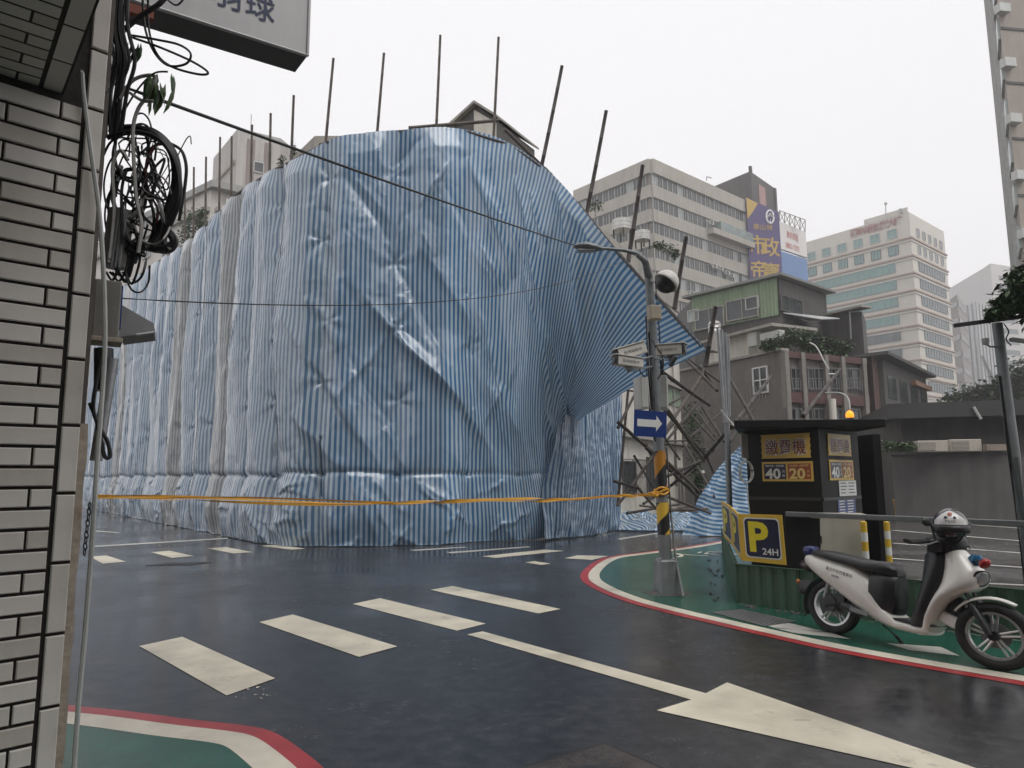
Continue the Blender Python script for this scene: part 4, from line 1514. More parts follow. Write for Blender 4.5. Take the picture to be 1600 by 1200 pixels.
for (tx, ty, bx_, by_) in [(878, 104, 846, 260), (947, 174, 918, 326), (1004, 259, 984, 392), (1072, 371, 1056, 470), (1118, 480, 1104, 562)]:
    Y = sheet_Y(bx_) + 0.35
    pole(sc_, P(bx_ + (bx_ - tx) * .12, by_ + (by_ - ty) * .12, Y + .1), P(tx, ty, Y), 0.05, 0.042, M_BAMBOOD)
# ledgers tied along the top hem
i_ = [j for j in range(0, len(us), 26)]
for a, b in zip(i_[:-1], i_[1:]):
    pa, pb = Vector(S2[a, -1]), Vector(S2[b, -1])
    if proj(pb)[0] < 150:
        continue
    dd = (pb - pa).normalized()
    pole(sc_, pa - dd * .12 + Vector((0, .05, 0)), pb + dd * .12 + Vector((0, .05, -.01)), 0.035, 0.032, M_BAMBOO if proj(pa)[0] < 700 else M_BAMBOOD, name='ledger')
pole(sc_, P(640, 200, 17.2), P(780, 188, 18.3), 0.05, 0.045, name='ledger')
pole(sc_, P(788, 202, 18.6), P(860, 272, 20.4), 0.05, 0.045, name='ledger')

# ------------------------------------------------------------------ collapsed part of the scaffold
fs2 = thing('collapsed_scaffold', 'tangle of broken bamboo poles beside the torn tarpaulin end', 'scaffold', tuple(G(1050, 808)))
for (x0, y0, x1, y1, Y0, Y1, r) in [
    (966, 668, 1000, 600, 23.5, 25, .05), (965, 790, 985, 570, 24, 24.5, .05), (966, 660, 1060, 740, 23, 24, .06), (1010, 700, 1090, 776, 23, 23.5, .055),
    (1042, 640, 1100, 720, 21, 23.5, .065), (1038, 640, 1106, 716, 21.3, 23.8, .055), (1102, 715, 1135, 675, 23.5, 22, .06), (1035, 582, 1108, 633, 20.5, 23, .06),
    (1120, 482, 1096, 590, 26.5, 24.5, .055), (1098, 585, 1028, 690, 24.5, 22, .06), (1104, 615, 1042, 688, 24.8, 22.5, .05), (1072, 562, 1120, 610, 25.5, 23.5, .06),
    (1068, 555, 1130, 600, 25.8, 24, .05), (1030, 700, 965, 790, 23, 22.4, .05), (1025, 752, 1100, 718, 22.4, 24, .05), (1040, 720, 1092, 768, 22.6, 23.6, .055),
    (960, 752, 1000, 764, 21.8, 23, .045), (995, 760, 1030, 800, 22, 23, .045), (1098, 637, 1132, 690, 24, 22.5, .05), (1138, 588, 1180, 662, 22.5, 21, .055),
    (1143, 668, 1205, 588, 21.5, 25, .065), (1255, 650, 1313, 577, 20, 23, .055), (1045, 798, 1105, 795, 24, 25, .045), (980, 802, 1060, 788, 23.5, 25, .045),
    (968, 600, 996, 606, 24.2, 25, .035), (968, 608, 996, 612, 24.2, 25, .035), (1115, 548, 1052, 552, 25.8, 23, .03), (1000, 790, 1090, 800, 25.5, 25.6, .04),
    (1030, 690, 1098, 687, 26, 27, .03), (1140, 690, 1176, 640, 21, 22, .05), (1042, 776, 1110, 802, 24, 24.5, .05)]:
    a, b = P(x0, y0, 13.2 + (Y0 - 20) * .95), P(x1, y1, 13.2 + (Y1 - 20) * .95)
    a.z, b.z = max(a.z, .05), max(b.z, .05)
    pole(fs2, a, b, r * .74, r * .62, random.choice([M_BAMBOOD, M_BAMBOOD, M_BAMBOO]))
rp_ = random.Random(3)
for i in range(26):
    x0, y0 = rp_.uniform(968, 1140), rp_.uniform(570, 795)
    an, ln = rp_.choice([R(48), R(-50), R(60), R(-38), R(5), R(85)]) + rp_.uniform(-.15, .15), rp_.uniform(35, 95)
    x1, y1 = x0 + math.cos(an) * ln, y0 + math.sin(an) * ln
    if not (964 < x1 < 1150 and 560 < y1 < 802):
        continue
    Yp0 = rp_.uniform(18, 26)
    a, b = P(x0, y0, Yp0), P(x1, y1, Yp0 + rp_.uniform(-2, 2))
    a.z, b.z = max(a.z, .05), max(b.z, .05)
    pole(fs2, a, b, .04, .032, M_BAMBOOD)
# creeper on the pole tangle
cr_ = thing('creeper', 'dark creeper hanging on the grey wall behind the broken poles', 'plant', tuple(P(1085, 800, 30)))
foliage('foliage', [(P(1082, 655, 30), (.5, .4, .8)), (P(1085, 700, 30), (.55, .4, 1.0)), (P(1090, 745, 30), (.4, .3, .9))], 1100, 0.14, M_LEAF[:3], cr_)
MB().tube([P(1090, 800, 30), P(1086, 740, 30), P(1080, 650, 30)], 0.03, 5).build('stem', M_BARK, cr_)
# ------------------------------------------------------------------ street pole with lamp, sign and cameras
pb = G(1043, 928)
pt = P(1014, 432, pb.y + 0.05)
sl = thing('street_lamp', 'grey steel street lamp pole with striped band on the green pavement', 'street lamp', (pb.x, pb.y, 0))
def on_pole(py):
    """point on the pole axis that shows at that height of the photograph"""
    lo, hi = 0.0, 1.6
    for _ in range(40):
        m = (lo + hi) / 2
        if proj(pb.lerp(pt, m))[1] > py:
            lo = m
        else:
            hi = m
    return pb.lerp(pt, lo)
mb = MB()
p_ = [on_pole(y) for y in (925, 880, 800, 700, 600, 500, 432)]
mb.tube(p_ + [P(1008, 408, 9.35), P(995, 396, 9.35), P(975, 391, 9.35), P(940, 388, 9.35)], [.088, .084, .08, .076, .072, .068, .062, .046, .033, .026, .021], 16)
mb.build('pole', M_POLE, sl, smooth=True)
mb = MB()
b_ = []
for z, w in ((0.0, 0.165), (0.43, 0.125), (0.455, 0.11)):
    c = pb.lerp(pt, z / (pt.z))
    a = R(12)
    b_.append([c + Vector((math.cos(a + k) * w * 1.3, math.sin(a + k) * w * 1.3, 0)) + Vector((0, 0, z - c.z)) for k in (R(45), R(135), R(225), R(315))])
mb.loft(b_)
mb.build('base_box', M_POLE, sl, bevel=0.012)
mb = MB()
for sx in (-.09, .09):
    mb.lathe([(0.018, 0), (0.018, 0.02), (0.008, 0.03)], pb + Vector((sx - .02, -0.13, 0.47)), axis=(0, -1, 0), n=8)
mb.build('bolt', M_STEEL, sl)
mb = MB()
rk = []
for j in range(5):
    rr = 0.30 - j * 0.055
    rk.append([Vector((pb.x - .03 + math.cos(t) * rr * (1 + .25 * math.sin(3.3 * t + j)), pb.y + math.sin(t) * rr * .8 * (1 + .2 * math.cos(2 * t)), 0.006 + j * 0.014)) for t in np.linspace(0, 2 * math.pi, 22, endpoint=False)])
mb.loft(rk)
mb.build('mortar_collar', M_CONCD, sl, smooth=True)
# yellow and black wrapped band
def band(y0, y1, ya, name, mA, mB, r, k=3.2):
    mb = MB()
    n, rows = 28, 26
    a, b = on_pole(y0), on_pole(y1)
    x, y, ax = frame(b - a)
    L = (b - a).length
    pts = [[a.lerp(b, j / rows) + (x * math.cos(2 * math.pi * i / n) + y * math.sin(2 * math.pi * i / n)) * r for i in range(n)] for j in range(rows + 1)]
    for j in range(rows):
        for i in range(n):
            i2 = (i + 1) % n
            mb.slot = int(math.floor(((j / rows) * L * k + i / n * 2.0))) % 2
            mb.add([pts[j][i], pts[j][i2], pts[j + 1][i2], pts[j + 1][i]], [(0, 1, 2, 3)])
    o = mb.build(name, [mA, mB], sl, fix=False)
    o.data.polygons.foreach_set('use_smooth', [True] * len(o.data.polygons))
band(835, 785, 0, 'hazard_band', M_YEL, M_BLKP, .084, 4.5)
band(768, 705, 0, 'hazard_band', mat('orange reflective film', (0.46, 0.20, 0.02), 0.35, 0.1, 5), M_BLKP, .081, 3.6)
mb = MB()
hd_ = [(P(942, 389, 9.35), .03, .02), (P(932, 388, 9.35), .085, .05), (P(918, 385, 9.35), .10, .058), (P(904, 385, 9.35), .07, .045), (P(896, 386, 9.35), .02, .02)]
rings = []
for c, w, h in hd_:
    rings.append([c + Vector((0, math.cos(t) * w, math.sin(t) * h * (1.0 if math.sin(t) > 0 else .8))) for t in np.linspace(0, 2 * math.pi, 14, endpoint=False)])
mb.loft(rings)
mb.build('lamp_head', M_POLE, sl, smooth=True)
mb = MB()
mb.box(P(916, 392, 9.35), (0.24, 0.13, 0.02))
mb.build('lens', mat('lamp lens', (0.35, 0.36, 0.36), 0.2, 0.1, 8), sl, bevel=0.006)
# steel strap conduit beside the pole
mb = MB()
mb.tube([on_pole(700) + Vector((.10, -.02, 0)), on_pole(800) + Vector((.105, -.02, 0)), on_pole(872) + Vector((.13, -.03, 0)), G(1068, 934) + Vector((0, 0, .02))], 0.016, 7)
mb.build('conduit', M_STEEL, sl, smooth=True)
for (y0, y1, dx, r) in [(495, 640, -.085, .013), (440, 600, .075, .010), (545, 645, -.11, .011), (520, 690, -.06, .012), (560, 640, .095, .02)]:
    a, b = on_pole(y0), on_pole(y1)
    MB().tube([a + Vector((dx, -.05, 0)), (a + b) / 2 + Vector((dx * 1.15, -.07, 0)), b + Vector((dx, -.05, 0))], r, 6).build('cable', M_BLACK, sl, smooth=True)
for pts in ([(1022, 540, 9.2), (1034, 555, 9.1), (1036, 575, 9.1), (1028, 592, 9.2)], [(1018, 530, 9.2), (1030, 548, 9.1), (1040, 560, 9.1)], [(1003, 560, 9.1), (1000, 580, 9.1), (1012, 592, 9.2)], [(1022, 620, 9.2), (1016, 650, 9.2), (1024, 690, 9.2)]):
    MB().tube(spl([P(*q) for q in pts], 6), 0.009, 6).build('cable', M_BLACK, sl, smooth=True)

# junction boxes and cabinets strapped to the pole
def strap_box(name, px0, py0, px1, py1, Y, d, m, label, rz=0.0, cat='box'):
    a, b = P(px0, py0, Y), P(px1, py1, Y)
    c = (a + b) / 2
    t = thing(name, label, cat, (c.x, c.y, min(a.z, b.z)))
    mb = MB()
    mb.box(c, (abs(b.x - a.x), d, abs(a.z - b.z)), rz)
    mb.build('case', m, t, bevel=0.008)
    Mz = Matrix.Rotation(rz, 3, 'Z')
    mb = MB()
    mb.box(c + Mz @ Vector((0, -d / 2 - .004, 0)), (abs(b.x - a.x) * .86, .008, abs(a.z - b.z) * .9), rz)
    mb.build('lid', m, t, bevel=0.003)
    return t
M_BEIGE = mat('beige box paint', (0.40, 0.34, 0.27), 0.5, 0.12, 6, streak=0.3)
M_LGREY = mat('light grey cabinet paint', (0.50, 0.51, 0.49), 0.45, 0.1, 6, streak=0.35)
strap_box('junction_box', 1012, 478, 1032, 500, 9.2, 0.12, M_BEIGE, 'small beige box high on the lamp pole above the cameras', R(12))
strap_box('equipment_cabinet', 994, 590, 1009, 640, 9.25, 0.2, M_LGREY, 'light grey cabinet on the left of the pole above the arrow sign', R(20), 'cabinet')
strap_box('equipment_cabinet', 1031, 588, 1044, 640, 9.45, 0.2, M_LGREY, 'light grey cabinet on the right of the pole above the arrow sign', R(-15), 'cabinet')

def cctv(a, b, w, h, label, lens_at_a=True, roll=0.0, bracket_to=None, hood=True):
    """camera housing from a (lens end) to b"""
    t = thing('security_camera', label, 'camera', tuple((a + b) / 2), 'cameras on the lamp pole')
    ax = (b - a)
    L = ax.length
    ax.normalize()
    sx = ax.cross(Vector((0, 0, 1))).normalized()
    up = sx.cross(ax).normalized()
    Mx = Matrix((ax, sx, up)).transposed()
    c = (a + b) / 2
    mwhite = mat('camera white enamel', (0.62, 0.60, 0.55), 0.4, 0.1, 6, streak=0.25)
    MB().box(c, (L * .92, w, h), M=Mx).build('housing', mwhite, t, bevel=0.012)
    MB().box(c + up * (h / 2 + .008) - ax * .02, (L * 1.04, w * 1.2, .012), M=Mx).build('sun_shield', mwhite, t, bevel=0.004)
    MB().box(a + ax * .012, (.03, w * .92, h * .9), M=Mx).build('lens_front', M_BLKP, t, bevel=0.006)
    mb = MB()
    mb.lathe([(h * .32, 0), (h * .32, .012), (h * .22, .016)], a - ax * .0, axis=-ax, n=14)
    mb.build('lens', mat('camera glass', (0.02, 0.02, 0.025), 0.08, 0.1, 5), t, smooth=True)
    br = MB()
    q = c - up * (h / 2 + .03)
    br.box(c - up * (h / 2 + .018), (.08, .05, .036), M=Mx)
    if bracket_to is not None:
        br.tube([q, q - up * .03, bracket_to], 0.014, 7)
    br.build('bracket', M_POLE, t)
    mt = mat('camera label ink', (0.08, 0.08, 0.09), 0.5, 0.1, 6)
    sd_ = -sx if sx.y > 0 else sx
    rgt = ax if ax.x > 0 else -ax
    letters('監視錄影中', 0.045, mt, t, c + sd_ * (w / 2 + .001) , rgt, up, thick=0.004, width=L * .6)
    return t
cctv(P(962, 556, 9.0), P(1008, 543, 9.1), 0.16, 0.15, 'upper left white camera on the lamp pole, tilted lens down', bracket_to=on_pole(556))
cctv(P(960, 563, 8.85), P(1003, 569, 9.0), 0.14, 0.12, 'lower left white camera on the lamp pole with black lens end', bracket_to=on_pole(572))
cctv(P(1070, 546, 9.0), P(1026, 549, 9.2), 0.15, 0.14, 'white camera on the right side of the lamp pole', bracket_to=on_pole(560))
mb = MB()
mb.cyl(P(1056, 558, 9.0), P(1047, 572, 9.0), 0.028, n=10)
o_ = mb.build('infrared_lamp', M_BLKP, None, smooth=True, base=tuple(P(1047, 572, 9.0)))
tag(o_, 'short black infrared lamp hanging below the right camera', 'lamp')

# round traffic mirror seen from behind with its white hood
mi = thing('convex_mirror', 'round convex traffic mirror with white hood near the lamp pole top', 'mirror', tuple(P(1040, 440, 9.4)))
mc = P(1041, 441, 9.4)
mx_ = Vector((-.62, -.18, -.76)).normalized()
def cap(sgn_k, r, k):
    return [(r * math.sin(t) * k, sgn_k * r * math.cos(t)) for t in np.linspace(R(90), R(4), 9)]
MB().lathe([(.155, -.012)] + [(a, b) for a, b in cap(1, .15, 1.03)], mc, axis=mx_, n=28).build('mirror_face', mat('black mirror back', (0.015, 0.015, 0.016), .3, .2, 5), mi, smooth=True)
MB().lathe([(.172, .02), (.176, .0)] + [(a, b) for a, b in cap(-1, .165, 1.04)], mc, axis=mx_, n=28).build('hood', mat('white hood plastic', (0.66, 0.64, 0.61), 0.35, 0.08, 5, streak=0.25), mi, smooth=True)
MB().tube([mc, on_pole(440)], 0.018, 8).build('arm', M_POLE, mi, smooth=True)

# one-way arrow sign
sgn_ = thing('arrow_sign', 'blue square sign with white arrow pointing right on the pole', 'sign', tuple(P(1016, 682, 9.12)))
q = [P(990, 681, 9.10), P(1041, 684, 9.16), P(1042, 644, 9.16), P(991, 640, 9.10)]
mb = MB()
mb.ext(q, (0.0, .012, 0))
mb.build('plate', M_BLUE, sgn_)
def qpt(q, u, v, off):
    p = q[0].lerp(q[1], u).lerp(q[3].lerp(q[2], u), v)
    return p + Vector((0, -off, 0))
mb = MB()
mb.ext([qpt(q, u, v, .004) for u, v in [(.10, .38), (.68, .38), (.68, .22), (.86, .53), (.68, .83), (.68, .66), (.10, .66)]], (0, .003, 0))
mb.build('arrow', M_WHT, sgn_)
mb = MB()
for v in (.3, .7):
    mb.tube([qpt(q, .3, v, -.02), on_pole(662) + Vector((0, -.05, (v - .5) * .25)), qpt(q, .8, v, -.02)], 0.01, 6)
mb.build('clamp', M_STEEL, sgn_)

# ------------------------------------------------------------------ overhead wires
def wire(name, a, b, sag, r, label):
    mb = MB()
    pts = []
    for i in range(41):
        t = i / 40
        p = a.lerp(b, t)
        p.z -= sag * 4 * t * (1 - t)
        pts.append(p)
    mb.tube(pts, r, 6)
    o = mb.build(name, M_BLACK, None, smooth=True, base=tuple(a))
    return tag(o, label, 'cable')
wire('overhead_cable', P(178, 130, 2.82), P(900, 384, 9.3), 0.02, 0.0085, 'thick black overhead cable from the tangle to the street lamp')
wire('overhead_wire', P(188, 466, 2.85), P(1010, 389, 9.3), 0.28, 0.0032, 'thin black wire sagging across the tarpaulin')

# ------------------------------------------------------------------ caution tape
tape = thing('caution_tape', 'twisted yellow caution tape stretched from the tiled corner to the lamp pole', 'tape', tuple(P(155, 779, 2.66)))
ta, tb = P(146, 778, 2.66), on_pole(772) + Vector((-.07, -.05, 0))
for k in range(3):
    rows_ = []
    for i in range(260):
        t = i / 259
        p = ta.lerp(tb, t)
        p.z -= 0.055 * 4 * t * (1 - t) * (1 - .5 * t) + (k - 1) * .003
        p.z += 0.012 * math.sin(t * 17 + k)
        an = t * (16 + 5 * k) + k * 1.3 + 0.8 * math.sin(t * 23)
        w = Vector((0, math.sin(an), math.cos(an))) * (0.006 + 0.007 * t)
        rows_.append([p - w, p + w])
    mb = MB()
    mb.grid(rows_)
    mb.build('strand', M_TAPE, tape, smooth=True, fix=False)
mb = MB()
mb.tube([on_pole(772) + Vector((math.cos(t) * .092, math.sin(t) * .092, .022 * math.sin(t * 2.3) + .004 * t)) for t in np.linspace(0, 6.28 * 3, 70)], 0.017, 6)
mb.tube(spl([tb + Vector((-.14, 0, 0)), tb + Vector((-.08, -.02, .02)), tb + Vector((-.02, -.02, -.02)), tb + Vector((.03, -.02, .02))], 6), [.012] * 7 + [.028] * 8 + [.02] * 4, 7)
mb.build('knot', M_TAPE, tape, smooth=True)
# ------------------------------------------------------------------ parking lot
lot_poly = [G(1172, 846), G(1300, 892), Vector((6.6, 5.2, 0)), Vector((40, 5, 0)), Vector((40, 34, 0)), Vector((9, 34, 0)), Vector((8.0, 22, 0))]
lot = struct(sheet('parking_lot', lot_poly, 0.003, M_LOT, None))
lot.parent = None
for (x0, y0, x1, y1) in [(1396, 829, 1600, 846), (1400, 812, 1600, 826), (1396, 849, 1600, 865), (1392, 873, 1596, 887), (1400, 800, 1600, 810), (1380, 905, 1600, 915)]:
    a, b = G(x0, y0), G(x1, y1)
    b = a + (b - a) * 1.5
    nrm = Vector((-(b - a).y, (b - a).x, 0)).normalized() * (0.045 + .002 * a.y)
    sheet('bay_line', [a - nrm, b - nrm, b + nrm, a + nrm], 0.008, M_LINE2, lot)

# ------------------------------------------------------------------ green corrugated fence
M_FENCE = mat('green corrugated sheet', (0.055, 0.115, 0.075), 0.45, 0.25, 3, 0.08, 20, streak=0.6, dirt=(0.05, 0.06, 0.045))
fA, fC, fR = G(1128, 862), G(1152, 944), G(1640, 1008)
fB = G(1240, 957)
fdir = (fR - fC).normalized()
fn = thing('corrugated_fence', 'low green corrugated metal fence around the parking lot corner', 'fence', (fC.x, fC.y, 0))
def corr(a, b, h, name):
    d = (b - a)
    L = d.length
    d.normalize()
    n = Vector((-d.y, d.x, 0))
    prof = []
    s = 0.0
    while s < L:
        for ds, off in ((0, 0), (.03, .022), (.075, .022), (.105, 0)):
            if s + ds <= L:
                prof.append(a + d * (s + ds) + n * off)
        s += .15
    mb = MB()
    mb.grid([[Vector((p.x, p.y, 0.01)) for p in prof], [Vector((p.x, p.y, h)) for p in prof]])
    o = mb.build(name, M_FENCE, fn, fix=False)
    k = o.modifiers.new('thick', 'SOLIDIFY')
    k.thickness = 0.004
    return o
k_ = 0
L_ = (fR - fC).length
while k_ < L_:
    corr(fC + fdir * k_, fC + fdir * min(k_ + .79, L_), 0.47 + random.uniform(-.006, .006), 'panel')
    k_ += .8
corr(fA, fC, 0.50, 'panel')
mb = MB()
mb.tube([Vector((fC.x, fC.y, 0.48)), Vector((fR.x, fR.y, 0.475))], 0.012, 6)
mb.tube([Vector((fA.x, fA.y, 0.51)), Vector((fC.x, fC.y, 0.48))], 0.012, 6)
mb.build('top_bead', M_FENCE, fn)
mb = MB()
dd = (fC - fA).normalized()
for i in range(46):
    p = fA.lerp(fC, random.uniform(.2, 1)) + Vector((-.10 - random.uniform(0, .22), 0, .02))
    if random.random() < .4:
        p = fC + fdir * random.uniform(0, .8) + Vector((-.02, -.10 - random.uniform(0, .1), .02))
    sz = random.uniform(.012, .03)
    mb.box(p - Vector((0, 0, .012)), (sz * 1.6, sz, sz), M=Euler((random.uniform(-1, 1), random.uniform(-1, 1), random.uniform(0, 3))).to_matrix())
o_ = mb.build('rubble_edge', M_CONCD, None, base=tuple(fC))
o_['kind'] = 'stuff'
tag(o_, 'strip of broken rubble along the foot of the green fence', 'rubble')
# rail above it on posts
M_RAIL = mat('grey rail paint', (0.22, 0.23, 0.235), 0.4, 0.15, 6, metal=0.3, streak=0.25)
rl = thing('steel_railing', 'grey steel top rail above the green fence', 'railing', (fC.x, fC.y, 0))
ra = P(1228, 803, (fC + fdir * .75).y + .05)
rb = P(1640, 820, fR.y + .08)
dr = (rb - ra).normalized()
mb = MB()
mb.box((ra + rb) / 2, ((rb - ra).length, .05, .055), M=Matrix((dr, Vector((-dr.y, dr.x, 0)).normalized(), dr.cross(Vector((-dr.y, dr.x, 0)).normalized()))).transposed())
mb.build('rail', M_RAIL, rl, bevel=0.006)
for t in (.62, 1.0):
    p = ra.lerp(rb, t)
    MB().box((p.x, p.y + .03, p.z / 2), (.045, .045, p.z)).build('post', M_RAIL, rl, bevel=0.004)

# P 24H sign boards on the fence corner
def board(name, q, th, label, slot='front', group=None):
    t = thing(name, label, 'sign', tuple((q[0] + q[1]) / 2), group)
    n = (q[1] - q[0]).cross(q[3] - q[0]).normalized()
    MB().ext(q, -n * th).build('board', M_YEL, t)
    return t, n
def bl(q, u, v, n, off):
    return q[0].lerp(q[1], u).lerp(q[3].lerp(q[2], u), v) + n * off
def rrect(u0, u1, v0, v1, r, rv):
    out = []
    for cu, cv, a0 in ((u1 - r, v1 - rv, 0), (u0 + r, v1 - rv, 90), (u0 + r, v0 + rv, 180), (u1 - r, v0 + rv, 270)):
        for k in range(5):
            a = R(a0 + k * 22.5)
            out.append((cu + r * math.cos(a), cv + rv * math.sin(a)))
    return out
M_LEMON = mat('lemon sign paint', (0.80, 0.66, 0.03), 0.4, 0.08, 6)
def p_sign(q, label, txt24=True):
    t, n = board('parking_sign', q, 0.02, label, 'parking signs on the fence')
    for (u0, u1, v0, v1, m, off, nm) in ((.10, .93, .09, .93, M_WHT, .002, 'white_border'), (.125, .905, .115, .905, M_NAVY, .0035, 'navy_panel')):
        MB().ext([bl(q, u, v, n, off) for u, v in rrect(u0, u1, v0, v1, .08, .08)], -n * .0015).build(nm, m, t)
    w = (q[1] - q[0]).length
    h = (q[3] - q[0]).length
    rt, up = q[1] - q[0], q[3] - q[0]
    letters('P', h * .86, M_LEMON, t, bl(q, .44, .53, n, .004), rt, up, thick=.002, bold=.035, width=w * .46)
    if txt24:
        letters('24H', h * .19, M_WHT, t, bl(q, .68, .24, n, .004), rt, up, thick=.0035, bold=.02, width=w * .36)
    return t
Yp = (fC + fdir * .05).y
q1 = [P(1160, 876, Yp - .03), P(1228, 883, Yp - .40), P(1221, 805, Yp - .40), P(1154, 803, Yp - .03)]
p_sign(q1, 'yellow sign with blue panel reading P 24H on the green fence')
q2 = [P(1146, 855, Yp + .7), P(1159, 876, Yp + .02), P(1153, 803, Yp + .02), P(1141, 792, Yp + .7)]
p_sign(q2, 'yellow parking sign turned edge-on, just left of the P 24H sign', False)
q3 = [P(1131, 838, Yp + 1.6), P(1145, 853, Yp + .75), P(1140, 791, Yp + .75), P(1127, 783, Yp + 1.6)]
p_sign(q3, 'leftmost parking sign, farthest along the fence return', False)
# dark mesh panel next to it
pn = thing('black_panel', 'black sheet panel on the fence right of the P sign', 'panel', tuple(P(1270, 893, Yp - .6)))
q4 = [P(1231, 885, Yp - .42), P(1283, 893, Yp - .68), P(1281, 810, Yp - .68), P(1226, 807, Yp - .42)]
MB().ext(q4, (0.0, .015, 0)).build('sheet', M_BLKS, pn)

# ------------------------------------------------------------------ payment kiosk
kL, kC, kR, kR2, kB = [Vector((P(px, 746, Y).x, Y, 0)) for px, Y in ((1168, 10.3), (1283, 9.55), (1344, 10.5), (1380, 11.2), (1250, 12.6))]
ks = thing('payment_kiosk', 'black parking payment kiosk with flat roof and yellow signs', 'kiosk', tuple((kL + kR) / 2))
f1, f2 = Fac(kL, kC), Fac(kC, kR)
zt = P(1283, 668, 9.55).z
MB().prism([kL, kC, kR, kR + Vector((-.1, .9, 0)), kR2 + Vector((-.15, .75, 0)), kB + Vector((.5, 0, 0)), kB + Vector((-.8, 0, 0))], 0.02, zt).build('cabin', M_BLKS, ks)
f3 = Fac(kR, kR2)
mb = MB()
mb.prism([kR2 + Vector((-.12, .0, 0)), kR2, kR2 + Vector((-.05, .8, 0)), kR2 + Vector((-.17, .8, 0))], 0.02, zt)
mb.build('side_panel', M_BLKS, ks)
c_ = (kL + kC + kR + kR2) / 4
mb = MB()
zr_ = zt + .05
ra_, rb2 = P(1147, 665, 9.6), P(1384, 660, 9.5)
ov = [Vector((ra_.x, 9.6, 0)), Vector((rb2.x, 9.5, 0)), Vector((rb2.x + .25, 12.4, 0)), Vector((ra_.x * 12.6 / 9.6 + .15, 12.6, 0))]
mb.prism(ov, zt, zt + .11)
mb.build('roof', M_BLKS, ks, bevel=0.01)
mb = MB()
f1.box(mb, .02, f1.L - .02, 1.22, 1.26, 0, .012)
f2.box(mb, .02, f2.L - .02, 1.22, 1.26, 0, .012)
mb.build('trim', M_DARKM, ks)
M_GOLD = mat('gold sign paint', (0.70, 0.46, 0.10), 0.4, 0.1, 6, streak=0.1)
M_MAROON = mat('maroon lettering', (0.20, 0.02, 0.03), 0.4, 0.1, 6)
M_BRICK = mat('brick red panel', (0.33, 0.065, 0.025), 0.4, 0.1, 6)
M_CREAM = mat('cream figures', (0.80, 0.62, 0.22), 0.4, 0.05, 6)
def fac_quad(fac, pxs):
    return [fac.hit(px, py) for px, py in pxs]
def ksign(fac, tl, tr, br, bl_, label, rows):
    s0, z1 = fac.hit(*tl)
    s1, _ = fac.hit(*tr)
    _, z0 = fac.hit(*bl_)
    t = thing('kiosk_sign', label, 'sign', tuple(fac.p((s0 + s1) / 2, z0, .02)))
    return t, s0, s1, z0, z1
def toll(fac, tl, br, label):
    """name board over the price board"""
    s0, z1 = fac.hit(*tl)
    s1, z0 = fac.hit(*br)
    return s0, s1, z0, z1
def name_board(fac, tl, br, label):
    s0, s1, z0, z1 = toll(fac, tl, br, label)
    t = thing('name_board', label, 'sign', tuple(fac.p((s0 + s1) / 2, z0, .0)))
    mb = MB()
    pts = []
    nz = 9
    for i in range(nz):
        pts.append(fac.p(s1 - (0.012 if i % 2 else 0), z0 + (z1 - z0) * i / (nz - 1), .004))
    for i in range(nz - 1, -1, -1):
        pts.append(fac.p(s0 + (0.012 if i % 2 else 0), z0 + (z1 - z0) * i / (nz - 1), .004))
    mb.ext(pts, fac.n * .012)
    mb.build('board', M_GOLD, t)
    w = s1 - s0
    at = fac.p((s0 + s1) / 2, (z0 + z1) / 2 - .01, .017)
    letters('繳費機', (z1 - z0) * .70, M_WHT, t, at, fac.s, (0, 0, 1), name='white_outline', thick=.001, bold=.036, width=w * .85)
    letters('繳費機', (z1 - z0) * .68, M_MAROON, t, at, fac.s, (0, 0, 1), thick=.003, bold=.004, width=w * .82)
def price_board(fac, tl, br, label):
    s0, s1, z0, z1 = toll(fac, tl, br, label)
    t = thing('price_board', label, 'sign', tuple(fac.p((s0 + s1) / 2, z0, .0)))
    w, h = s1 - s0, z1 - z0
    mb = MB()
    fac.box(mb, s0, s1, z0, z1, .003, .014)
    mb.build('board', M_CREAM if False else M_GOLD, t)
    for (a, b, m, txt, hrs, mt) in ((.04, .48, M_NAVY, '40', '08:00~18:00', M_WHT), (.52, .96, M_BRICK, '20', '18:00~08:00', M_CREAM)):
        mb = MB()
        fac.box(mb, s0 + w * a, s0 + w * b, z0 + h * .11, z1 - h * .11, .013, .017)
        mb.build('panel', m, t)
        letters(txt, h * .72, mt, t, fac.p(s0 + w * (a + .18), z0 + h * .39, .0175), fac.s, (0, 0, 1), thick=.0015, bold=.03, width=w * .31)
        letters(hrs, h * .14, mt, t, fac.p(s0 + w * (a + b) / 2, z1 - h * .21, .0175), fac.s, (0, 0, 1), thick=.0015, bold=.01, width=w * .37)
        for i, chh in enumerate('元時'):
            letters(chh, h * .15, mt, t, fac.p(s0 + w * (b - .045), z0 + h * (.5 - .22 * i), .0175), fac.s, (0, 0, 1), thick=.0015)
name_board(f1, (1189, 680), (1268, 715), 'larger gold board with maroon characters on the kiosk front')
price_board(f1, (1191, 722), (1272, 752), 'wide price board reading 40 and 20 on the kiosk front')
name_board(f2, (1291, 677), (1329, 713), 'narrow gold board with maroon characters on the kiosk side')
price_board(f2, (1294, 718), (1333, 750), 'narrow price board reading 40 and 20 on the kiosk side')
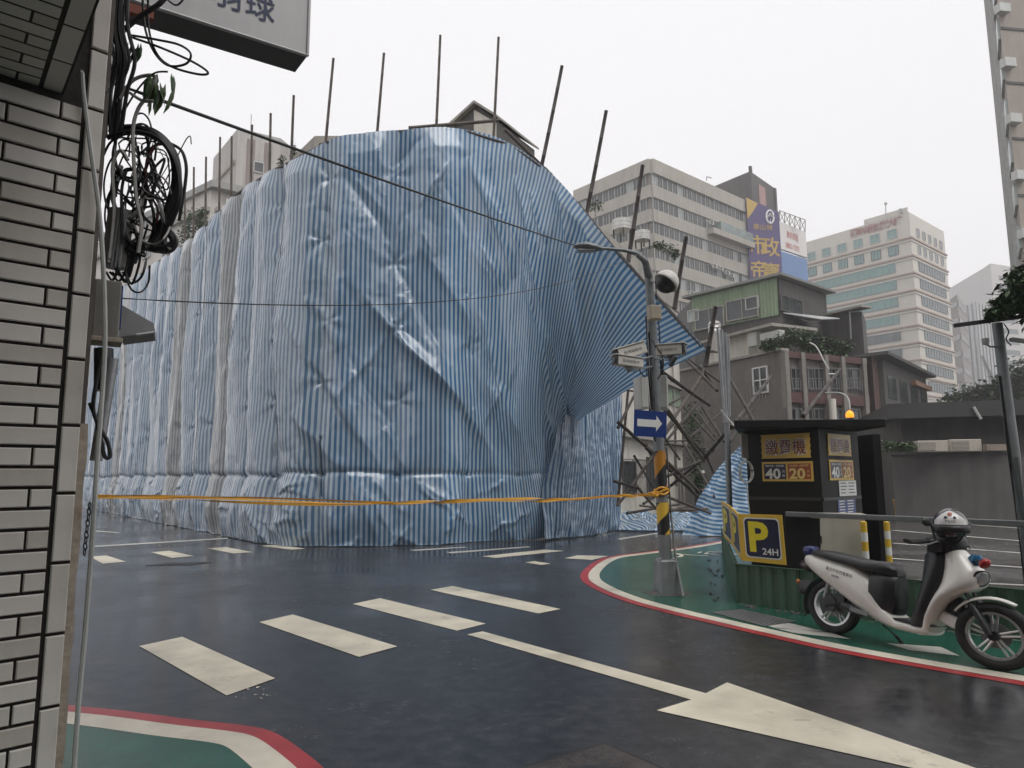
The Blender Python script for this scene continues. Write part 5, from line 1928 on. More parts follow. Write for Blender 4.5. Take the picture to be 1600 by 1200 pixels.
def notice(name, fac, tl, br, m, mi_, lines, label, tilt=0):
    s0, z1 = fac.hit(*tl)
    s1, z0 = fac.hit(*br)
    t = thing(name, label, 'notice', tuple(fac.p((s0 + s1) / 2, z0, 0)))
    mb = MB()
    fac.box(mb, s0, s1, z0, z1, .003, .007)
    mb.build('paper', m, t)
    mb = MB()
    for i in range(lines):
        z = z1 - (z1 - z0) * (i + .8) / (lines + .8)
        for a, b in ((.08, .44), (.54, .92)):
            b -= random.uniform(0, .1)
            fac.box(mb, s0 + (s1 - s0) * a, s0 + (s1 - s0) * b, z - (z1 - z0) * .03, z + (z1 - z0) * .03, .0072, .0082)
    mb.build('print', mi_, t)['kind'] = 'stuff'
notice('paper_notice', f2, (1310, 751), (1338, 774), M_WHT, M_NAVY, 4, 'white paper notice under the narrow price board')
notice('blue_notice', f2, (1308, 780), (1337, 803), M_BLUE, M_WHT, 5, 'small dark blue notice with white lines at the kiosk bottom')
# amber beacon on a curved stalk above the roof
bc = thing('amber_beacon', 'lit amber lamp on a curved stalk above the kiosk roof', 'lamp', tuple(P(1328, 655, 10.4)))
MB().tube(spl([P(1290, 614, 11.2), P(1312, 614, 10.8), P(1325, 622, 10.5), P(1328, 640, 10.4)], 6), 0.012, 7).build('stalk', M_LGREY, bc, smooth=True)
MB().lathe([(0.055, 0), (0.058, .03), (.05, .065), (.03, .09), (.012, .1)], P(1328, 652, 10.4), n=16).build('dome', mat('amber dome', (0.8, 0.28, 0.02), 0.3, 0.05, 5, emit=(1.0, 0.33, 0.02), estr=1.1), bc, smooth=True)
MB().lathe([(0.062, 0), (0.062, .02)], P(1328, 656, 10.4), n=16).build('base', M_BLKP, bc)
# electric cabinet, bollards
cb = thing('electric_cabinet', 'beige metal electric cabinet in front of the kiosk', 'cabinet', tuple(P(1310, 880, 8.9)))
ca, cb_ = P(1278, 812, 8.75), P(1348, 812, 8.75)
zc = P(1300, 806, 8.75).z
M_CAB = mat('cabinet beige', (0.50, 0.47, 0.40), 0.45, 0.08, 4, streak=0.25)
cf = Fac((ca.x, ca.y + .08), (cb_.x, cb_.y - .06))
mb = MB()
cf.box(mb, 0, cf.L, .02, zc, -.32, 0)
mb.build('body', M_CAB, cb, bevel=0.008)
mb = MB()
cf.box(mb, .02, cf.L - .02, .06, zc - .03, 0, .008)
mb.build('door', M_CAB, cb, bevel=0.003)
mb = MB()
cf.box(mb, -.015, cf.L + .015, zc, zc + .02, -.34, .02)
mb.build('lid', M_CAB, cb, bevel=0.004)
mb = MB()
cf.box(mb, .045, .06, zc - .33, zc - .24, .008, .02)
mb.build('handle', M_BLKP, cb)
def bollard(px, py0, py1, Y, label):
    a, b = P(px + 3, py1, Y), P(px - 3, py0, Y)
    a = Vector((a.x, a.y, 0.01))
    t = thing('bollard', label, 'bollard', tuple(a), 'yellow and white posts beside the kiosk')
    n = 9
    for i in range(n):
        MB().cyl(a.lerp(b, i / n), a.lerp(b, (i + 1) / n), .038, n=14).build('band', M_YEL if i % 2 == 0 else M_WHT, t, smooth=True)
    MB().lathe([(.038, 0), (.036, .012), (.016, .02)], b, n=14).build('cap', M_YEL, t, smooth=True)
bollard(1352, 817, 900, 8.6, 'yellow and white post in front of the beige cabinet')
bollard(1388, 817, 890, 9.4, 'yellow and white post standing right of the kiosk')

# galvanised posts with conduits by the kiosk
gp = thing('galvanised_post', 'bundle of galvanised pipes rising beside the kiosk', 'post', tuple(G(1143, 868)))
for (x0, y0, x1, y1, Y, r, m) in [(1131, 520, 1142, 850, 11.3, .045, M_POLE), (1121, 512, 1132, 660, 11.0, .020, M_STEEL), (1127, 515, 1135, 660, 11.1, .026, M_STEEL), (1138, 525, 1140, 650, 11.2, .018, M_STEEL)]:
    MB().cyl(P(x1, y1, Y), P(x0, y0, Y), r, n=12).build('pipe', m, gp, smooth=True)
MB().tube(spl([P(1129, 645, 10.9), P(1150, 668, 10.8), P(1166, 690, 10.5)], 5), 0.012, 6).build('stay_wire', M_GREYC, gp, smooth=True)
MB().tube([P(1126, 640, 10.9), P(1152, 672, 10.8), P(1163, 680, 10.6)], 0.009, 6).build('stay_wire', M_LGREY, gp, smooth=True)
hk = thing('cable_coil', 'coil of pale cable hanging at the left side of the kiosk', 'cable', tuple(P(1167, 754, 9.9)))
MB().box(P(1163, 697, 10.0), (.09, .05, .34)).build('hook_plate', M_CONC, hk, bevel=.004)
for i in range(6):
    c = P(1166 + random.uniform(-1, 1), 737 + random.uniform(-1, 1), 9.88 + i * .012)
    rr, rz_ = .085 + random.uniform(-.01, .012), .145 + random.uniform(-.012, .012)
    MB().tube([c + Vector((math.cos(t) * rr, .02 * math.sin(t * 2 + i), math.sin(t) * rz_)) for t in np.linspace(0, 2 * math.pi, 26)], 0.007, 6).build('turn', random.choice([M_GREYC, M_LGREY]), hk, smooth=True)
MB().tube(spl([P(1166, 754, 9.9), P(1170, 790, 9.9), P(1174, 820, 9.9)], 5), 0.007, 6).build('tail', M_LGREY, hk, smooth=True)

# camera mast at the right edge
ms_ = thing('camera_mast', 'leaning grey mast with crossbar at the right edge behind the rail', 'mast', tuple(G(1612, 935)))
mA, mT = G(1613, 935), P(1558, 505, G(1613, 935).y)
MB().tube([mA, mA.lerp(mT, .5), mT], [.078, .07, .063], 14).build('pole', M_POLE, ms_, smooth=True)
MB().tube([mA + Vector((-.085, -.02, 0)), mA.lerp(mT, .5) + Vector((-.08, -.02, 0)), mA.lerp(mT, .8) + Vector((-.07, -.02, 0))], .014, 6).build('cable', M_BLACK, ms_, smooth=True)
ca_, cb2 = P(1488, 510, mT.y - .1), P(1640, 488, mT.y - .2)
MB().box((ca_ + cb2) / 2, ((cb2 - ca_).length, .05, .05), M=Matrix.Rotation(math.atan2((cb2 - ca_).z, (cb2 - ca_).x), 3, 'Y').transposed()).build('crossbar', M_DARKM, ms_)
cp = P(1540, 536, mT.y - .1)
MB().lathe([(.0, 0), (.035, .01), (.045, .04), (.045, .09), (.02, .1)], cp + Vector((0, 0, -.03)), n=14).build('dome_camera', M_LGREY, ms_, smooth=True)
MB().tube([cp + Vector((.02, 0, -.03)), cp + Vector((.06, 0, -.05)), P(1560, 542, mT.y)], .012, 6).build('camera_arm', M_POLE, ms_, smooth=True)
MB().box(P(1592, 532, mT.y - .05), (.22, .07, .05), M=Matrix.Rotation(R(8), 3, 'Y')).build('box_camera', M_LGREY, ms_, bevel=.008)
MB().tube(spl([P(1568, 505, mT.y), P(1576, 518, mT.y - .05), P(1572, 530, mT.y - .05), P(1580, 540, mT.y - .05)], 5), .008, 6).build('cable', M_BLACK, ms_, smooth=True)
# ------------------------------------------------------------------ police scooter
rw, fw = G(1303, 990), G(1557, 1047)
hd2 = (fw - rw)
WB = hd2.length
ang = math.atan2(hd2.y, hd2.x)
kx = WB / 1.35
scooter = thing('scooter', 'white electric police scooter parked on the green pavement', 'scooter', tuple(rw.lerp(fw, .5)))
MS = Matrix.Translation(rw) @ Matrix.Rotation(ang, 4, 'Z') @ Matrix.Rotation(R(-5), 4, 'X') @ Matrix.Diagonal((kx, 1, 1, 1))
M_SWHT = mat('scooter white paint', (0.80, 0.775, 0.72), 0.28, 0.05, 3, coat=0.5, streak=0.06)
M_SBLK = mat('scooter matt black', (0.016, 0.017, 0.019), 0.42, 0.15, 6)
M_SEAT = mat('seat vinyl', (0.014, 0.014, 0.015), 0.38, 0.2, 12, 0.06, 90)
M_TYRE = mat('tyre rubber', (0.014, 0.014, 0.014), 0.7, 0.2, 14, 0.15, 60)
M_RIM = mat('silver rim', (0.55, 0.55, 0.55), 0.3, 0.1, 6, metal=0.7)
def sring(x, zc, hh, hw, n=24, e=2.6):
    out = []
    for i in range(n):
        t = 2 * math.pi * i / n
        c, s = math.cos(t), math.sin(t)
        out.append(Vector((x, hw * math.copysign(abs(c) ** (2 / e), c), zc + hh * math.copysign(abs(s) ** (2 / e), s))))
    return out
def hring(z, x0, x1, hw, n=24, e=2.5, slope=0.0):
    out = []
    for i in range(n):
        t = 2 * math.pi * i / n
        c, s = math.cos(t), math.sin(t)
        xx = (x0 + x1) / 2 + (x1 - x0) / 2 * math.copysign(abs(c) ** (2 / e), c)
        out.append(Vector((xx, hw * math.copysign(abs(s) ** (2 / e), s), z + slope * (xx - (x0 + x1) / 2))))
    return out
def fwarp(p):
    """the steering head rakes forward: carry everything ahead of the footboard along"""
    x, y, z = p
    k = min(max((x - .70) / .12, 0), 1)
    if z > .45 and x < 1.3:
        x += k * .15 * min(max((z - .35) / .6, 0), 1.15)
        z -= k * .055 * min(max((z - .45) / .6, 0), 1.2)
    return (x, y, z)
def part(mb, name, m, parent=scooter, smooth=True, bevel=0.0):
    if name not in ('front_fender', 'front_wheel', 'rim', 'hub', 'brake_disc'):
        mb.v = [fwarp(p) for p in mb.v]
    return mb.build(name, m, parent, smooth=smooth, bevel=bevel, M=MS)
RW = 0.262
def wheel(name, cx, cz, steer, spokes=5):
    Mt = Matrix.Translation((cx, 0, cz)) @ Matrix.Rotation(steer, 4, 'Z')
    t = MB()
    rings = []
    for i in range(41):
        a = 2 * math.pi * i / 40
        ring = []
        for k in range(10):
            b = 2 * math.pi * k / 10
            rr = RW - .042 + .042 * math.cos(b)
            ring.append(Mt @ Vector((rr * math.cos(a), .046 * math.sin(b), rr * math.sin(a))))
        rings.append(ring)
    t.loft(rings, caps=False)
    ty = part(t, name, M_TYRE)
    r = MB()
    for rr, w in ((.178, .03),):
        rings = []
        for i in range(41):
            a = 2 * math.pi * i / 40
            rings.append([Mt @ Vector(((rr + u) * math.cos(a), v, (rr + u) * math.sin(a))) for u, v in ((.008, -w), (-.012, -w * .9), (-.012, w * .9), (.008, w))])
        r.loft(rings, caps=False)
    for k in range(spokes):
        a = 2 * math.pi * k / spokes + .3
        for da in (-.16, .16):
            p0 = Mt @ Vector((.03 * math.cos(a + da * 2), 0, .03 * math.sin(a + da * 2)))
            p1 = Mt @ Vector((.175 * math.cos(a + da * .8), 0, .175 * math.sin(a + da * .8)))
            r.cyl(p0, p1, .010, .008, n=6)
    part(r, 'rim', M_RIM, ty)
    h = MB()
    h.cyl(Mt @ Vector((0, -.055, 0)), Mt @ Vector((0, .055, 0)), .038, n=14)
    part(h, 'hub', M_SBLK, ty)
    d = MB()
    d.cyl(Mt @ Vector((0, .036, 0)), Mt @ Vector((0, .032, 0)), .10, n=24)
    part(d, 'brake_disc', M_STEEL, ty)
wheel('rear_wheel', 0.0, RW, 0)
STEER = R(14)
wheel('front_wheel', 1.35, RW, STEER)
# tail and rear body shell
mb = MB()
mb.loft([sring(-.27, .70, .02, .05), sring(-.24, .685, .055, .10), sring(-.15, .66, .095, .135), sring(0, .60, .135, .155), sring(.15, .545, .165, .165), sring(.28, .49, .19, .168), sring(.40, .425, .19, .165), sring(.47, .36, .16, .16), sring(.55, .27, .085, .155), sring(.66, .215, .05, .15), sring(.82, .205, .042, .14), sring(.92, .215, .04, .12)])
part(mb, 'body_shell', M_SWHT)
mb = MB()
mb.loft([sring(.425, .50, .14, .10), sring(.44, .47, .19, .152), sring(.54, .455, .21, .152), sring(.62, .46, .20, .13), sring(.645, .48, .16, .10)])
part(mb, 'underseat_panel', M_SBLK)
mb = MB()
mb.loft([sring(-.19, .755, .014, .07), sring(-.15, .765, .032, .12), sring(.0, .755, .045, .145), sring(.2, .725, .05, .15), sring(.38, .695, .055, .145), sring(.52, .69, .065, .13), sring(.61, .675, .06, .11), sring(.645, .655, .035, .07)])
part(mb, 'seat', M_SEAT)
# floor board and inner leg shield
mb = MB()
mb.box((.78, 0, .262), (.36, .25, .02))
part(mb, 'footboard', M_SBLK, smooth=False)
mb = MB()
mb.loft([hring(.24, .74, .93, .135), hring(.34, .79, .95, .165), hring(.48, .80, .96, .175), hring(.62, .80, .98, .175), hring(.75, .79, .97, .16), hring(.88, .78, .94, .12), hring(.97, .79, .92, .085)])
part(mb, 'inner_shield', M_SBLK)
mb = MB()
mb.loft([hring(.17, .80, .90, .11), hring(.24, .86, .955, .138), hring(.34, .895, .985, .168), hring(.46, .92, 1.02, .182), hring(.54, .93, 1.075, .186), hring(.60, .935, 1.15, .18), hring(.655, .935, 1.205, .172), hring(.72, .925, 1.215, .155), hring(.80, .915, 1.16, .135), hring(.88, .895, 1.08, .11), hring(.95, .87, 1.01, .09), hring(.985, .865, .97, .06)])
part(mb, 'front_cowl', M_SWHT)
mb = MB()
mb.lathe([(.062, 0), (.062, .02), (.05, .032), (.0, .036)], (1.185, -.035, .725), axis=(1, -.35, .12), n=20)
hl = part(mb, 'headlight', mat('headlight glass', (0.35, 0.36, 0.37), 0.1, 0.05, 5))
mb = MB()
mb.lathe([(.075, -.01), (.075, .014), (.06, .016)], (1.185, -.035, .725), axis=(1, -.35, .12), n=20)
part(mb, 'bezel', M_SBLK, hl)
# fork, fender
for sy in (-1, 1):
    mb = MB()
    ox, oy = -.06 * sy * math.sin(STEER) * -1, .062 * sy
    mb.tube([(1.10, oy * .8, .62), (1.20, oy, .48), (1.35 + ox * .3, oy, RW)], [.024, .026, .024], 10)
    part(mb, 'fork_leg', M_SBLK)
rings = []
for i in range(15):
    a = R(148 - i * 6.2)
    w = .062 * (1 - abs(i - 6) / 18)
    c = Vector((1.35, 0, RW))
    row = []
    for k in range(9):
        b = math.pi * k / 8
        rr = RW + .022 + .022 * math.sin(b)
        v = Vector((rr * math.cos(a), -w * math.cos(b), rr * math.sin(a)))
        row.append(c + Matrix.Rotation(STEER, 3, 'Z') @ v)
    rings.append(row)
mb = MB()
mb.grid(rings)
fe = part(mb, 'front_fender', M_SWHT)
s_ = fe.modifiers.new('thick', 'SOLIDIFY')
s_.thickness = .006
mb = MB()
mb.loft([sring(1.02, .47, .09, .05), sring(1.10, .42, .10, .05), sring(1.16, .36, .06, .04)])
part(mb, 'fork_shroud', M_SBLK)
mb = MB()
mb.box((1.06, 0, .33), (.16, .16, .10), M=Matrix.Rotation(R(20), 3, 'Y'))
part(mb, 'inner_fender', M_SWHT, bevel=.02)
# rear swing arm, motor, shock, plate, lights
mb = MB()
mb.tube([(.0, -.09, RW), (.16, -.09, .30), (.34, -.08, .27)], [.035, .045, .05], 8)
part(mb, 'swing_arm', M_SBLK)
mb = MB()
mb.cyl((.02, -.07, .30), (.02, -.12, .30), .085, n=18)
mb.box((.10, -.085, .33), (.16, .05, .12))
part(mb, 'motor_cover', M_DARKM)
mb = MB()
mb.cyl((-.02, -.10, .34), (.05, -.11, .56), .022, n=10)
part(mb, 'shock_absorber', M_STEEL)
rings = []
for i in range(11):
    a = R(205 - i * 13)
    row = []
    for k in range(7):
        b = math.pi * k / 6
        rr = RW + .02 + .015 * math.sin(b)
        row.append(Vector((rr * math.cos(a), -.06 * math.cos(b), RW + rr * math.sin(a))))
    rings.append(row)
mb = MB()
mb.grid(rings)
rf = part(mb, 'rear_fender', M_SBLK)
s_ = rf.modifiers.new('thick', 'SOLIDIFY')
s_.thickness = .006
mb = MB()
mb.box((-.31, 0, .40), (.012, .20, .14), M=Matrix.Rotation(R(-18), 3, 'Y'))
part(mb, 'licence_plate', M_SBLK, smooth=False)
mb = MB()
mb.sphere((-.31, -.10, .46), .024, 10, 6, (.7, 1, 1))
part(mb, 'rear_indicator', mat('orange lens', (0.5, 0.17, 0.03), 0.2, 0.1, 5))
mb = MB()
mb.loft([sring(-.335, .635, .025, .05), sring(-.30, .63, .055, .085), sring(-.22, .62, .05, .095), sring(-.17, .61, .03, .08)])
part(mb, 'tail_light', mat('dark tail lens', (0.03, 0.008, 0.01), 0.15, 0.2, 5))
mb = MB()
mb.loft([sring(-.30, .77, .02, .04), sring(-.28, .775, .05, .07), sring(-.21, .775, .055, .075), sring(-.17, .77, .03, .05)])
part(mb, 'blue_rear_lamp', mat('dark blue lens', (0.012, 0.02, 0.11), 0.15, 0.2, 5))
mb = MB()
mb.box((.36, -.166, .275), (.17, .006, .04), M=Matrix.Rotation(R(8), 3, 'Y'))
part(mb, 'side_badge', mat('grey badge', (0.18, 0.18, 0.18), 0.3, 0.1, 5, metal=.5), bevel=.008)
mb = MB()
mb.tube([(.42, .08, .17), (.50, .14, .08), (.54, .17, .015)], .014, 7)
part(mb, 'side_stand', M_DARKM)
# handlebar column, grips, levers, mirrors, covered controls
mb = MB()
mb.loft([hring(.92, .82, .98, .09), hring(.98, .78, .99, .13), hring(1.04, .77, .98, .14), hring(1.10, .80, .96, .12), hring(1.14, .84, .93, .07)])
part(mb, 'handlebar_cover', M_SBLK)
mb = MB()
mb.tube([(.80, -.33, 1.0), (.86, -.2, 1.03), (.89, 0, 1.04), (.86, .2, 1.03), (.80, .33, 1.0)], .016, 8)
hb = part(mb, 'handlebar', M_SBLK)
for sy in (-1, 1):
    mb = MB()
    mb.cyl((.79, .345 * sy, .995), (.845, .23 * sy, 1.025), .022, n=12)
    part(mb, 'grip', M_TYRE, hb)
    mb = MB()
    mb.tube([(.89, .20 * sy, 1.03), (.88, .28 * sy, 1.0), (.86, .34 * sy, .985)], .008, 6)
    part(mb, 'brake_lever', M_STEEL, hb)
    mb = MB()
    mb.tube([(.87, .2 * sy, 1.05), (.88, .24 * sy, 1.14), (.87, .27 * sy, 1.19)], .008, 6)
    mb.sphere((.86, .29 * sy, 1.20), .055, 12, 8, (.35, 1, .7))
    part(mb, 'mirror', M_SBLK, hb)
mb = MB()
mb.box((.86, -.10, .995), (.10, .16, .12), M=Matrix.Rotation(R(18), 3, 'X'))
part(mb, 'control_pod', M_SBLK, bevel=.025)
# red and blue warning lamps on a stalk
mb = MB()
mb.tube([(1.06, -.02, .85), (1.14, -.05, .875), (1.17, -.06, .875)], .012, 7)
wl = part(mb, 'warning_lamp_stalk', M_SBLK)
mb = MB()
mb.loft([hring(.845, 1.055, 1.135, .04), hring(.87, 1.05, 1.14, .045), hring(.91, 1.05, 1.14, .045), hring(.935, 1.065, 1.125, .03)])
part(mb, 'blue_lamp', mat('blue lamp lens', (0.03, 0.16, 0.32), 0.15, 0.1, 5), wl)
mb = MB()
mb.sphere((1.205, -.07, .865), .047, 14, 9, (.8, 1, 1))
part(mb, 'red_lamp', mat('red lamp lens', (0.36, 0.015, 0.02), 0.15, 0.1, 5), wl)
# lettering on the side
def sl_(x, y, z):
    return MS @ Vector(fwarp((x, y, z)))
rt_, up_ = (MS.to_3x3() @ Vector((1, 0, -.20))), (MS.to_3x3() @ Vector((.20, 0, 1)))
M_TXT = mat('scooter lettering', (0.10, 0.10, 0.10), 0.4, 0.1, 5)
letters('臺北市政府警察局', .038, M_TXT, scooter, sl_(.175, -.168, .612), rt_, up_, thick=.004, bold=.012, width=.30)
letters('保安隊', .028, M_TXT, scooter, sl_(.135, -.168, .565), rt_, up_, thick=.004, bold=.01, width=.085)

# helmet hung over the right mirror
hm = thing('helmet', 'black and white police helmet resting on the scooter handlebar', 'helmet', tuple(sl_(.905, -.04, 1.08)))
hc_ = sl_(.905, -.04, 1.19)
RH = Matrix.Rotation(ang - R(58), 3, 'Z')         # helmet front faces the street
mb = MB()
rings = []
for j in range(13):
    t = R(8 + j * 10.2)
    rings.append([hc_ + RH @ Vector((math.sin(t) * math.cos(a) * .150, math.sin(t) * math.sin(a) * .134, math.cos(t) * .142)) for a in np.linspace(0, 2 * math.pi, 32, endpoint=False)])
mb.loft(rings)
mb.build('shell', mat('helmet black gloss', (0.015, 0.016, 0.022), 0.2, 0.1, 5, coat=.6), hm, smooth=True)
def on_helmet(az, el, k=1.02):
    t = R(90 - el)
    a = R(az)
    return hc_ + RH @ Vector((math.sin(t) * math.cos(a) * .150 * k, math.sin(t) * math.sin(a) * .134 * k, math.cos(t) * .142 * k))
M_HW = mat('helmet white', (0.68, 0.67, 0.65), 0.22, 0.05, 5, coat=.5)
mb = MB()
mb.grid([[on_helmet(-62 + 124 * i / 16, lo + (hi - lo) * (1 - (abs(i - 8) / 8) ** 1.6 * (.75 if hi > 20 else .1)), 1.018) for i in range(17)] for lo, hi in ((2, 4), (2, 18), (2, 34), (2, 50), (2, 60))])
mb.build('white_panel', M_HW, hm, smooth=True, fix=False)
mb = MB()
mb.grid([[on_helmet(-78 + 156 * i / 16, el, k) for i in range(17)] for el, k in ((2, 1.03), (-8, 1.09), (-16, 1.12), (-22, 1.10))])
vz = mb.build('visor_peak', M_SBLK, hm, smooth=True, fix=False)
s_ = vz.modifiers.new('thick', 'SOLIDIFY')
s_.thickness = .006
mb = MB()
mb.grid([[on_helmet(95 + 170 * i / 16, el, 1.01) for i in range(17)] for el in (-5, -16, -26)])
mb.build('neck_trim', M_HW, hm, smooth=True, fix=False)
mb = MB()
mb.grid([[on_helmet(-70 + 140 * i / 12, el, .97) for i in range(13)] for el in (-22, -32, -40)])
mb.build('lining', mat('helmet lining grey', (0.30, 0.30, 0.31), 0.5, 0.1, 8), hm, smooth=True, fix=False)
mb = MB()
mb.tube(spl([on_helmet(-60, -25, .98), on_helmet(-40, -48, .85) + Vector((0, 0, -.05)), on_helmet(20, -50, .85) + Vector((0, 0, -.06)), on_helmet(60, -25, .98)], 5), .008, 6)
mb.build('strap', M_BLKP, hm, smooth=True)
fwd = RH @ Vector((1, 0, 0))
rgt = RH @ Vector((0, 1, 0))
if rgt.x < 0:
    rgt = -rgt
letters('POLICE', .026, M_NAVY, hm, on_helmet(0, 14, 1.13), rgt, (0, 0, 1), thick=.002, bold=.02, width=.075)
mb = MB()
mb.lathe([(.017, 0), (.017, .004), (.0, .006)], on_helmet(0, 42, 1.015), axis=(on_helmet(0, 42, 1.2) - hc_), n=14)
mb.build('red_emblem', mat('emblem red', (0.42, 0.10, 0.06), 0.4, 0.1, 5), hm)
mb = MB()
for az in (-16, 16):
    mb.lathe([(.012, 0), (.012, .004), (.0, .006)], on_helmet(az, 29, 1.015), axis=(on_helmet(az, 29, 1.2) - hc_), n=10)
mb.build('dark_emblem', M_NAVY, hm)
# ------------------------------------------------------------------ background buildings
def window_mesh(w, h, mull=1, tran=0, fw=.05, mf=None, mg=None, dep=.08):
    mb = MB()
    mb.slot = 0
    x, z = w / 2, h / 2
    mb.bx(-x, -x + fw, -dep, .02, -z, z)
    mb.bx(x - fw, x, -dep, .02, -z, z)
    mb.bx(-x + fw, x - fw, -dep, .02, z - fw, z)
    mb.bx(-x + fw, x - fw, -dep, .02, -z, -z + fw)
    for k in range(mull):
        xx = -x + w * (k + 1) / (mull + 1)
        mb.bx(xx - fw * .4, xx + fw * .4, -dep * .9, .02, -z + fw, z - fw)
    for k in range(tran):
        zz = -z + h * (k + 1) / (tran + 1)
        mb.bx(-x + fw, x - fw, -dep * .8, .02, zz - fw * .4, zz + fw * .4)
    mb.slot = 1
    mb.bx(-x + fw * .5, x - fw * .5, -dep * .35, .03, -z + fw * .5, z - fw * .5)
    me = mb.mesh('window')
    me.materials.append(mf or M_ALU)
    me.materials.append(mg or M_GLASS)
    return me
def win(parent, fac, me, s, z, n=0.0, name='window'):
    return place(name, me, parent, fac.p(s, z, n), (0, 0, fac.ang))
def vcorner(px, Y, py=746):
    q = P(px, py, Y)
    return Vector((q.x, Y, 0))

# --- grey-beige office block with ribbon windows
oC, oL, oR = vcorner(1016, 85, 249), vcorner(899, 95, 300), vcorner(1172, 100, 325)
of = thing('ribbon_office_block', 'grey-beige office block with rows of ribbon windows behind the tarpaulin', 'building', tuple(oC))
fl, fg = Fac(oL, oC), Fac(oC, oR)
zT = P(1016, 249, 85).z
M_OFF = mat('beige facade render', (0.40, 0.375, 0.33), 0.75, 0.12, 0.5, 0.1, 6, streak=0.5, dirt=(0.2, 0.18, 0.15))
bk = (oR - oC) * 0 + Vector((4, 22, 0))
MB().prism([oL, oC, oR, oR + Vector((-8, 14, 0)), oL + Vector((0, 18, 0))], 0, zT - .3).build('core', mat('recess wall', (0.2, 0.19, 0.17), 0.8, 0.15, 0.6, streak=0.4), of)
lv = [P(1016, y, 85).z for y in (249, 270, 299, 306, 340, 345, 372, 381, 410, 416, 445, 452, 480)]
# spandrels: parapet, then under each window row
sp = [(P(1016, 271, 85).z, zT)]
pit = 3.15
zz = P(1016, 271, 85).z
rows_w = []
for k in range(10):
    wt_, wb = zz - k * pit, zz - k * pit - 1.55
    rows_w.append((wb, wt_))
    sp.append((wb - (pit - 1.55), wb))
for fac in (fl, fg):
    for (a, b) in sp:
        if b < 2:
            continue
        mb = MB()
        fac.box(mb, -.02 if fac is fl else 0.0, fac.L + (.0 if fac is fl else 0), max(a, 0), b, -.1, .42 if b == zT else .32)
        mb.build('spandrel', M_OFF, of)
wm = [window_mesh(1.0, 1.55, m_, 0, .06, M_ALU, g) for m_, g in ((1, M_GLASS), (1, M_GLASS), (0, M_GLASS), (1, M_GLASSP), (1, M_GLASS))]
for fac in (fl, fg):
    for ri, (a, b) in enumerate(rows_w[:7]):
        s = .55
        while s < fac.L - .4:
            if not (fac is fl and s < 1):
                win(of, fac, random.choice(wm), s, (a + b) / 2, .10)
            s += 1.04
# air conditioners and a balcony cage
def ac(parent, fac, s, z, n=.4, w=.8, h=.55):
    o = MB()
    fac.box(o, s, s + w, z, z + h, n, n + .35)
    a = o.build('air_conditioner', M_LGREY, parent)
    g = MB()
    fac.box(g, s + w * .1, s + w * .62, z + h * .12, z + h * .88, n + .35, n + .37)
    g.build('grille', M_CONCD, a)
for px, py in ((1108, 420), (1118, 424), (1128, 430), (1135, 434), (1112, 470), (1122, 476), (1103, 352), (1072, 462), (1078, 468)):
    s, z = fg.hit(px, py)
    ac(of, fg, s, z)
s0, z0 = fg.hit(1101, 345)
s1, z1 = fg.hit(1173, 372)
mb = MB()
fg.box(mb, s0, s1, z0 - 2.0, z0 - 1.2, .3, 1.3)
bal = mb.build('balcony', M_OFF, of)
mb = MB()
fg.box(mb, s0 + 2, s1, z0 - 1.2, z0 + .1, .35, 1.2)
mb.build('balcony_glazing', mat('grey balcony glass', (0.2, 0.245, 0.235), .25, .3, .8), bal)
# dark stair tower
st_ = thing('stair_tower', 'dark streaked concrete stair tower on the office block roof', 'building', tuple(vcorner(1172, 104)))
tA, tB, tC = vcorner(1106, 108, 285), vcorner(1172, 101.5, 265), vcorner(1210, 108, 280)
zt1 = P(1172, 263, 100.5).z
MB().prism([tA, tB, tC, tC + Vector((-8, 10, 0)), tA + Vector((0, 8, 0))], 0, zt1).build('shaft', M_CONCD, st_)
ftw = Fac(tB, tC)
for q in ((-.3, .2, zt1 - 12, zt1 + .7), (ftw.L - .5, ftw.L, zt1 - 12, zt1 - .1)):
    mb = MB()
    ftw.box(mb, *q, -.1, .25)
    mb.build('pilaster', M_CONCD, st_)
mb = MB()
s, z = ftw.hit(1190, 312)
ftw.box(mb, s - 1.0, s + 1.3, z - 1, z + 2.2, 0, .12)
mb.build('pinkish_panel', mat('pink tile', (0.36, 0.22, 0.2), 0.7, 0.2, 1), st_)
mb = MB()
for (x0, y0, x1, y1) in ((1104, 276, 1104, 282), (1104, 276, 1112, 278)):
    mb.cyl(P(x0, y0, 104), P(x1, y1, 104), .08, n=5)
mb.build('roof_rail', M_STEEL, st_)
# purple advertisement and rental billboard
M_PURP = mat('purple banner', (0.085, 0.062, 0.175), 0.6, 0.1, .6)
M_GOLDB = mat('gold banner print', (0.50, 0.34, 0.10), 0.6, 0.1, 1)
ad = thing('purple_billboard', 'tall purple billboard with gold characters and round white arrow logo', 'billboard', tuple(vcorner(1195, 99)))
fa = Fac(vcorner(1166, 98.0, 310), vcorner(1217, 98.5, 332))
sA, zA = fa.hit(1166, 309)
zB_ = P(1190, 470, 99).z
MB().ext([fa.p(0, zB_, 0), fa.p(fa.L, zB_, 0), fa.p(fa.L, fa.hit(1216, 331)[1], 0), fa.p(0, fa.hit(1168, 309)[1], 0)], fa.n * -.3).build('panel', M_PURP, ad)
MB().ext([fa.p(0.0, fa.hit(1168, 342)[1], .02), fa.p(0.0, fa.hit(1168, 309)[1], .02), fa.p(fa.hit(1184, 318)[0], fa.hit(1184, 318)[1], .02), fa.p(fa.hit(1175, 333)[0], fa.hit(1175, 333)[1], .02)], fa.n * .03).build('gold_corner', M_GOLDB, ad)
def fp(fac, px, py, n):
    s, z = fac.hit(px, py)
    return fac.p(s, z, n)
slope = (fa.s * 1.0 + Vector((0, 0, -.0)))
